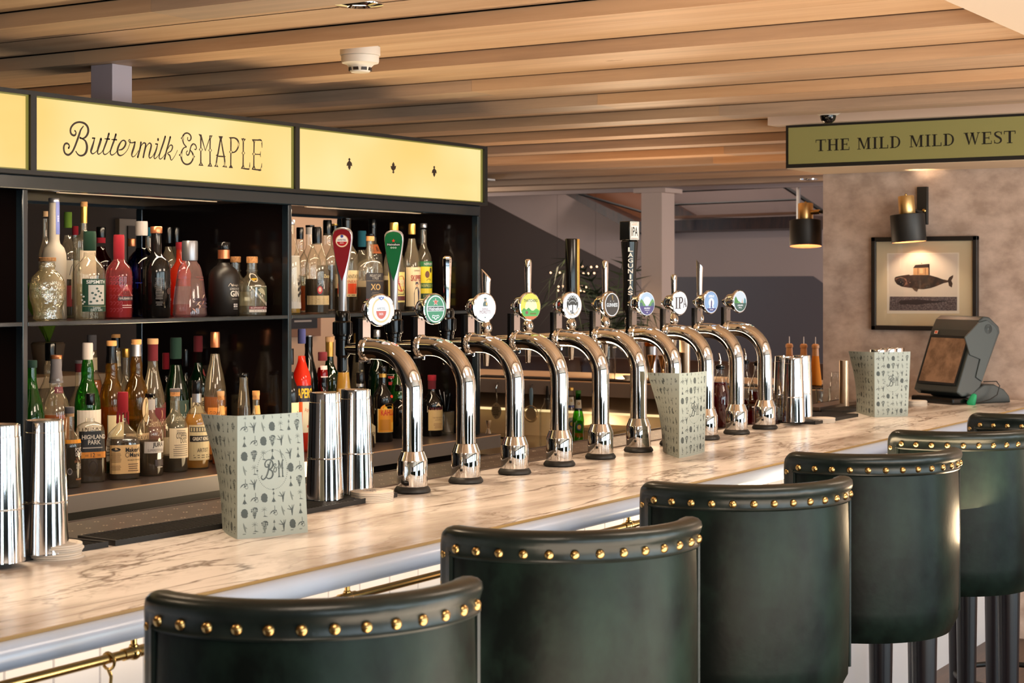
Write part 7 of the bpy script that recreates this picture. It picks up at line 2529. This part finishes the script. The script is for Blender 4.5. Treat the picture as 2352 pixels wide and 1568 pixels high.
BOTTLES_L1 = [
    ('whisky_bottle', 'green glass bottle with black brush lettering cut by the left post', 72, 4.22, 827, 62, 'slope', 'green', ('olive', .42), ('dkgreen', .06), L(.10, .46, 1.35, (222, 218, 200), [
        ('t', 'HAKUSHU', .33, 1.2, .035, K, -.35), ('t', 'SINGLE MALT', .28, 1.0, .025, K, -.3), ('t', 'WHISKY', .23, .6, .022, K, -.35), ('s', [(.7, .42, .08), (.62, .36, .1), (.95, .38, .08), (.9, .30, .06)], K), ('s', [(.65, .30, .06), (.95, .34, .07), (.8, .24, .08)], K),
        ('s', [(.6, .22, .07), (.85, .25, .08), (.75, .13, .08)], K), ('s', [(.95, .24, .07), (.98, .13, .07)], K)])),
    ('whisky_bottle', 'round clear bottle with black capsule behind the amber one, far left', 116, 4.46, 787, 60, 'islay', 'clear', ('wine', .35), ('black', .14), None),
    ('whisky_bottle', 'amber whisky with grey foil neck and copper top on the left', 129, 4.215, 815, 63, 'islay', 'clear', ('amber', .53), ('copper', .03, 'grey', .19), L(.10, .30, 1.3, (222, 190, 150), [
        ('l', .12, .28, 4, .9, (150, 110, 80))], extra=lambda R, H: L(.70, .75, .35, (90, 24, 34), [('t', '12', .725, .3, .03, (226, 206, 190))], nm='age_label')(R, H))),
    ('whisky_bottle', 'small amber bottle with dark collar between amber and green bottles', 181, 4.44, 827, 44, 'std', 'clear', ('red', .45), ('grey', .03, 'maroon', .08), None),
    ('whisky_bottle', 'green glass whisky with white capsule and large white label', 201, 4.235, 787, 59, 'islay', 'green', ('olive', .5), ('white', .125), L(.10, .50, 1.35, (222, 214, 200), [
        ('t', 'LAPHROAIG', .335, 2.3, .07, K), ('t', 'SINGLE ISLAY MALT', .28, 1.3, .022, K), ('l', .14, .24, 4, .8, (90, 80, 76))])),
    ('whisky_bottle', 'amber whisky with dark cap and oval neck label in the back row', 211, 4.60, 769, 52, 'islay', 'clear', ('amber', .64), ('grey', .12), L(.72, .82, .35, (206, 186, 150), nm='neck_label')),
    ('whisky_bottle', 'olive glass whisky with wooden stopper and narrow cream label', 256, 4.255, 782, 57, 'islay', 'amberg', ('amber', .5), ('wood', .04, 'black', .13), L(.12, .44, .8, (206, 190, 150), [('l', .15, .2, 2, .3, K), ('b', -.7, .7, .26, .262, K)], (110, 100, 80))),
    ('whisky_bottle', 'clear bottle with wooden stopper and round neck seal in the back row', 266, 4.60, 767, 50, 'islay', 'clear', ('amber', .4), ('wood', .03, 'black', .08), L(.74, .86, .35, (216, 196, 160), nm='neck_label')),
    ('whisky_bottle', 'olive glass whisky with silver capsule and pale arched label', 313, 4.255, 779, 57, 'islay', 'amberg', ('dark', .38), ('wood', .04, 'silver', .09), L(.05, .28, 1.4, (222, 190, 150), [
        ('t', 'LAGAVULIN', .245, 1.9, .035, K, .1), ('l', .10, .2, 4, .9, (120, 90, 70)), ('e', .35, .46, .36, .095, (216, 190, 150)), ('e', .35, .46, .30, .085, (196, 170, 130), 4), ('p', [(.28, .50), (.35, .53), (.42, .50)], (110, 90, 70), 5)])),
    ('whisky_bottle', 'amber bottle with gold neck strip peeping between two olive ones', 289, 4.48, 800, 42, 'std', 'clear', ('amber', .55), ('gold', .08), None),
    ('whisky_bottle', 'three sided clear whisky with maroon label and stag', 351, 4.27, 777, 52, 'tri', 'clear', ('amber', .3), ('tan', .045, 'maroon', .13), L(.14, .46, .95, (100, 24, 34), [
        ('p', [(-.95, .46), (.95, .46), (.95, .50), (.3, .47)], (100, 24, 34)), ('t', 'Glenfiddich', .345, 1.75, .06, (220, 190, 160)), ('t', 'SINGLE', .28, .5, .02, (206, 170, 140)), ('t', 'SCOTCH', .25, .6, .02, (206, 170, 140)), ('s', [(.3, .44, .05), (.35, .41, .05), (.3, .38, .04)], (214, 176, 130))])),
    ('whisky_bottle', 'dark bottle with red capsule in the back row between two stag labels', 381, 4.50, 810, 38, 'std', 'red', ('wine', .5), ('red', .16), None),
    ('whisky_bottle', 'three sided green whisky with dark green label and stag', 404, 4.29, 775, 54, 'tri', 'dkgreen', ('olive', .3), ('dkgreen', .17), L(.14, .50, .95, (24, 54, 46), [
        ('t', 'Glenfiddich', .365, 1.7, .055, (190, 196, 180)), ('t', 'SINGLE', .30, .5, .02, (150, 170, 150)), ('t', 'SCOTCH', .27, .6, .02, (150, 170, 150)), ('s', [(.3, .47, .05), (.35, .44, .05), (.3, .41, .04)], (214, 196, 160)), ('b', -.95, .95, .135, .145, (190, 150, 120))])),
    ('whisky_bottle', 'black bottle with glossy cap in the back row beside the green whisky', 426, 4.42, 802, 36, 'std', 'black', None, ('black', .16), None),
    ('whiskey_bottle', 'green whiskey with crimson cap and cream crest label', 455, 4.32, 771, 50, 'std', 'dkgreen', ('olive', .4), ('maroon', .13), L(.08, .50, 1.25, (226, 214, 170), [
        ('t', '*JAMESON', .445, 2.1, .055, K), ('e', .3, .34, .3, .05, (110, 50, 34)), ('e', .3, .345, .18, .03, (60, 70, 40), 4), ('l', .12, .26, 5, .8, (110, 90, 60)), ('e', .35, .70, .2, .03, (120, 50, 50))])),
    ('whisky_bottle', 'slender necked whisky with orange label, last of the back row', 494, 4.20, 762, 52, 'slope', 'clear', ('amber', .50), ('copper', .12), L(.06, .42, 1.2, (222, 140, 60), [
        ('t', 'GLENMORANGIE', .375, 2.0, .035, (110, 60, 30)), ('l', .32, .35, 1, .6, (140, 80, 40)), ('b', -1, 1, .10, .30, (206, 120, 46))])),
    ('whisky_bottle', 'short clear bottle with black stopper and white block lettering', 160, 4.05, 934, 51, 'stub', 'clear', ('smoke', .55), ('grey', .08, 'tan', .04), L(0, .5, 1, None, [
        ('b', -1.3, 1.3, .555, .60, (230, 150, 30)), ('t', '*PORT', .475, .75, .05, (214, 206, 200), .4), ('t', '*CHARLOTTE', .42, .9, .05, (214, 206, 200), .5), ('t', 'SCOTTISH', .365, .6, .03, (160, 100, 60), .4), ('t', 'BARLEY', .33, .65, .03, (160, 100, 60), .3),
        ('t', 'HEAVILY', .285, .6, .03, (214, 206, 200), .45), ('t', 'PEATED', .25, .6, .03, (214, 206, 200), .45), ('e', -.45, .21, .22, .042, (150, 140, 136)), ('e', -.45, .21, .16, .03, (50, 44, 44), 4), ('b', .1, .8, .10, .12, (140, 90, 50))], nm='print')),
    ('whisky_bottle', 'flask shaped whisky with black cap, black label and orange band', 207, 4.11, 903, 64, 'flat', 'clear', ('wine', .40), ('black', .13), L(.27, .58, .95, (26, 24, 26), [
        ('t', '*HIGHLAND', .515, 1.6, .05, (220, 210, 196), .1), ('t', '*PARK', .455, .85, .05, (220, 210, 196), .1), ('l', .375, .41, 1, .7, (180, 170, 160)), ('b', -.95, .95, .275, .345, (222, 140, 40)), ('t', '12', .31, .28, .05, K), ('t', 'AGED', .307, .2, .02, K, -.4), ('t', 'YEARS', .307, .22, .02, K, .4),
        ('s', [(-.3, .18, .02), (0, .24, .02), (.3, .18, .02), (0, .08, .02), (-.3, .18, .02)], (60, 50, 60))], nm='label'), 1.0, -.5),
    ('bourbon_bottle', 'squat bourbon dipped in dripping crimson wax with buff label', 282, 4.09, 900, 80, 'maker', 'clear', ('dark', .47), ('red', .24), L(.07, .40, 1.05, (226, 190, 136), [
        ('t', "*Maker's", .345, .95, .055, K, .42), ('t', '*Mark', .285, .62, .05, K, .52), ('e', .05, .285, .13, .028, (90, 70, 50)), ('e', .05, .285, .10, .021, (226, 190, 136), 4), ('t', 'BOURBON WHISKY', .225, .75, .016, K, .45), ('e', -.62, .35, .26, .022, (50, 44, 40)),
        ('l', .20, .31, 7, .32, (130, 100, 70), -.62), ('l', .11, .17, 4, .32, (130, 100, 70), -.62), ('l', .09, .19, 4, .35, (110, 80, 60), .4)]), 1.0, -.55),
    ('whisky_bottle', 'waisted clear bottle of dark whisky with white printed label', 345, 4.08, 903, 62, 'jura', 'clear', ('wine', .42), ('black', .05), L(.28, .42, .9, (206, 200, 196), [
        ('t', '*JURA', .375, .9, .07, K, .15), ('t', 'SUPERSTITION', .315, 1.3, .03, (110, 100, 100)), ('b', -.1, .8, .12, .2, (60, 50, 56)), ('l', .09, .12, 1, .4, (206, 200, 196), .35), ('s', [(.3, .52, .05), (.45, .56, .05), (.5, .50, .05), (.5, .45, .04)], (206, 200, 196)), ('b', -.3, .4, .80, .93, (170, 164, 160))])),
    ('whisky_bottle', 'round shouldered clear whisky with wide cream paper label', 402, 4.09, 892, 58, 'high', 'clear', ('smoke', .20), ('grey', .04, 'cork', .05), L(.17, .53, .95, (222, 206, 176), [
        ('t', 'COPPER', .44, .95, .065, K, .05), ('t', 'DOG', .38, .6, .06, K, .2), ('l', .47, .51, 2, .4, (90, 80, 70)), ('l', .19, .34, 6, .7, (130, 116, 100))])),
    ('whisky_bottle', 'amber whisky with black and silver neck and engraved cream label', 452, 4.095, 873, 56, 'high', 'clear', ('gold', .62), ('black', .15, 'silver', .10), L(.10, .50, 1.2, (206, 190, 150), [
        ('b', -1.1, 1.1, .31, .38, K), ('t', '*GREAT KING ST', .345, 1.7, .04, (226, 216, 196)), ('t', 'ARTIST', .215, 1.0, .045, K), ('b', -1.1, 1.1, .42, .48, (90, 84, 70))] + [('b', -1 + .22 * i, -.9 + .22 * i, .43, .47, (206, 190, 150)) for i in range(10)] + [('l', .12, .17, 2, .9, (90, 80, 60))])),
    ('whisky_bottle', 'small clear bottle with cork and gold neck label, left of the decanter', 507, 4.11, 898, 40, 'stub', 'clear', ('amber', .3), ('tan', .06, 'cork', .06), L(.68, .80, .36, (206, 160, 90), nm='neck_label')),
    ('decanter', 'dark pointed decanter with grey label behind the large menu', 560, 4.11, 856, 46, 'taper', 'clear', ('dark', .60), ('black', .05), L(.30, .48, .9, (140, 136, 132))),
    ('whisky_bottle', 'small clear bottle with cork and gold neck label, right of the decanter', 588, 4.02, 897, 40, 'stub', 'clear', ('amber', .3), ('wood', .06, 'cork', .06), L(.68, .80, .36, (206, 160, 90), nm='neck_label')),
]
BOTTLES_L2 = [
    ('wine_bottle', 'dark wine bottle with cream label cut by the post of the right bay', 667, 4.08, 800, 38, 'std', 'black', None, ('black', .15), L(.12, .50, 1.3, (214, 200, 166), [('t', 'CAMPO', .32, 1.2, .035, K, .3), ('s', [(.3, .42, .06), (.5, .40, .1), (.6, .41, .03)], K)])),
    ('aperitif_bottle', 'bright orange aperitif bottle with blue cap on the lower shelf', 693, 4.15, 755, 44, 'std', 'orange', ('orange', .74), ('blue', .12), L(.16, .52, 1.3, (214, 210, 190), [
        ('b', -1.3, 1.3, .41, .54, (30, 34, 60)), ('t', '*APEROL', .48, 2.1, .08, (240, 190, 40)), ('b', -1.3, -.5, .10, .41, (240, 100, 40)), ('t', 'Aperol', .34, 1.0, .04, (190, 110, 80), .2), ('b', .0, .4, .2, .22, (200, 60, 40))])),
    ('liqueur_bottle', 'tall black bottle in the back row beside the orange aperitif', 709, 4.42, 770, 46, 'slope', 'black', None, ('silver', .01, 'black', .1), None),
    ('liqueur_bottle', 'round bellied red brown liqueur bottle with crimson capsule', 741, 4.15, 808, 66, 'bell', 'red', ('red', .48), ('maroon', .09), L(.74, .86, .33, (214, 176, 176), nm='neck_label')),
    ('liqueur_bottle', 'green necked bottle with gold collar behind the red brown liqueur', 757, 4.34, 773, 48, 'std', 'dkgreen', None, ('tan', .05, 'gold', .14), L(.20, .48, 1.2, (222, 200, 150), [('t', 'm', .36, .4, .05, K, .3)])),
    ('liqueur_bottle', 'tall tapering yellow liqueur bottle behind the first tap', 789, 4.22, 800, 50, 'taper', 'clear', ('yellow', .75), ('gold', .05), L(.12, .58, .9, (222, 190, 140), [('t', 'GALLIANO', .42, 1.5, .05, (150, 60, 40)), ('l', .36, .38, 1, .5, (160, 110, 80)), ('l', .15, .2, 1, .4, (160, 110, 80))])),
    ('liqueur_bottle', 'tall fluted pale yellow bottle behind the first tap', 823, 4.44, 765, 44, 'taper', 'clear', ('yellow', .35), ('gold', .10), L(.2, .7, .3, (30, 28, 26), [('l', .25, .65, 9, .15, (206, 196, 160))])),
    ('rum_bottle', 'square black bottle with cream hexagonal label behind the shakers', 827, 4.065, 855, 64, 'box', 'black', None, ('black', .15, 'silver', .04), L(0, .3, 1, None, [
        ('p', [(-.2, .12), (.85, .05), (.85, .28), (.3, .34), (.0, .30), (-.2, .33)], (206, 190, 150)), ('t', 'BLACK', .19, .7, .035, K, .4)])),
    ('liqueur_bottle', 'amber bottle with pale label behind the coffee liqueur', 868, 4.45, 795, 46, 'std', 'clear', ('amber', .5), ('maroon', .12), L(.2, .6, 1.2, (190, 120, 80), [('b', -1, 1, .5, .52, (230, 200, 170))])),
    ('coffee_liqueur_bottle', 'dark coffee liqueur with yellow arched label behind the first tap', 879, 4.13, 840, 46, 'std', 'black', None, ('black', .10, 'gold', .05), L(.13, .44, 1.15, (226, 150, 30), [
        ('e', .1, .44, .95, .07, (226, 150, 30), 2), ('e', .1, .43, .7, .05, (236, 190, 60), 3), ('t', '*KAHLUA', .39, 1.8, .075, (200, 40, 30), .1), ('b', -.9, .2, .16, .30, (196, 130, 30)), ('b', .3, .9, .16, .26, (230, 180, 70)), ('e', .5, .60, .3, .02, (200, 60, 40))], (240, 220, 160))),
    ('liqueur_bottle', 'bottle with white and red leafy label between first and second taps', 900, 4.36, 790, 40, 'std', 'dkgreen', None, ('black', .1), L(.2, .66, 1.2, (222, 214, 196), [('b', -1, 1, .54, .64, (200, 50, 50)), ('e', .2, .46, .5, .05, (90, 110, 70)), ('e', .2, .34, .4, .05, (110, 130, 90))])),
    ('liqueur_bottle', 'bright green glass bottle behind the first tap', 914, 4.27, 830, 40, 'slope', 'green', ('olive', .6), ('green', .1), None),
    ('liqueur_bottle', 'squat dark round bottle in the shade right of the coffee liqueur', 919, 4.17, 883, 56, 'stub', 'black', None, ('black', .12), None),
    ('liqueur_bottle', 'dark bottle with red wooden cap and cream label by the straw glass', 992, 4.11, 861, 48, 'high', 'black', None, ('red', .09, 'maroon', .14), L(.10, .44, 1.0, (206, 176, 120), [
        ('p', [(-1.1, .40), (-1.1, .50), (-.3, .50), (0, .56), (.3, .50), (1.1, .50), (1.1, .40)], (230, 216, 190)), ('t', '*DRAMBUIE', .455, 1.8, .045, (90, 26, 30)), ('t', 'THE ISLE OF SKYE', .31, 1.2, .02, (120, 80, 50)), ('t', 'LIQUEUR', .27, .7, .02, (120, 80, 50)), ('l', .13, .22, 4, .5, (150, 110, 70))])),
    ('spirit_bottle', 'silver capped bottle top in the back row right of the first badge bracket', 866, 4.32, 757, 38, 'std', 'dkgreen', None, ('silver', .07), None),
]


def run(lst, shelf, grp):
    for b in lst:
        nm, lab, px, Y, yt, w, shp, gl, lq, cp, art = b[:11]
        squash = b[11] if len(b) > 11 else 1.0
        face = b[12] if len(b) > 12 else -.3
        cr = b[13] if len(b) > 13 else 1.16
        if shp == 'flat':
            squash = .7
        bottle(nm, lab, px, Y, yt, w, shelf, shp, gl, lq, cp, art, grp, squash, face, cr)


run(BOTTLES_U1, ZSH, 'gin and vodka bottles on the upper left shelf')
run(BOTTLES_U2, ZSH, 'rum bottles on the upper right shelf')
run(BOTTLES_L1, ZLE, 'whisky bottles on the lower left shelf')
run(BOTTLES_L2, ZLE, 'liqueur bottles on the lower right shelf')

# wax drips on the bourbon, glass of straws
for o in COL.objects:
    if o.get('label', '').startswith('squat bourbon'):
        wax = [c for c in o.children if c.name.startswith('cap')][0]
        me = wax.data
        H = max(v.co.z for v in me.vertices)
        R = max(v.co.x for v in me.vertices)
        mb = MB()
        random.seed(2)
        for k in range(9):
            a_ = 2 * PI * k / 9
            L_ = random.uniform(.01, .045)
            z0 = H * .775
            mb.tube([(math.cos(a_) * R * .96, math.sin(a_) * R * .96, z0), (math.cos(a_) * R * 1.0, math.sin(a_) * R * 1.0, z0 - L_ * .6), (math.cos(a_) * R * 1.03, math.sin(a_) * R * 1.03, z0 - L_)], [.0035, .003, .0035], 7)
        mb.build('wax_drips', CAPM['red'], o)
p = onY(1025, 0, 4.09)
t = thing('straw_glass', 'short glass full of black straws at the end of the lower shelf', 'glass', (p.x, 4.09, 1.0))
MB().lathe([(0, 0), (.032, 0), (.033, .004), (.036, .098), (.0345, .098), (.031, .012), (0, .012)], 28, caps=False).build('glass', GL['clear'], t)
for k in range(11):
    a_, b_ = 2 * PI * k / 11, random.uniform(.4, 1)
    MB().tube([(-.014 * math.cos(a_), -.014 * math.sin(a_), .012), (.034 * b_ * math.cos(a_), .034 * b_ * math.sin(a_), random.uniform(.15, .19))], .003, 6).build('straw', BLACKP, t)
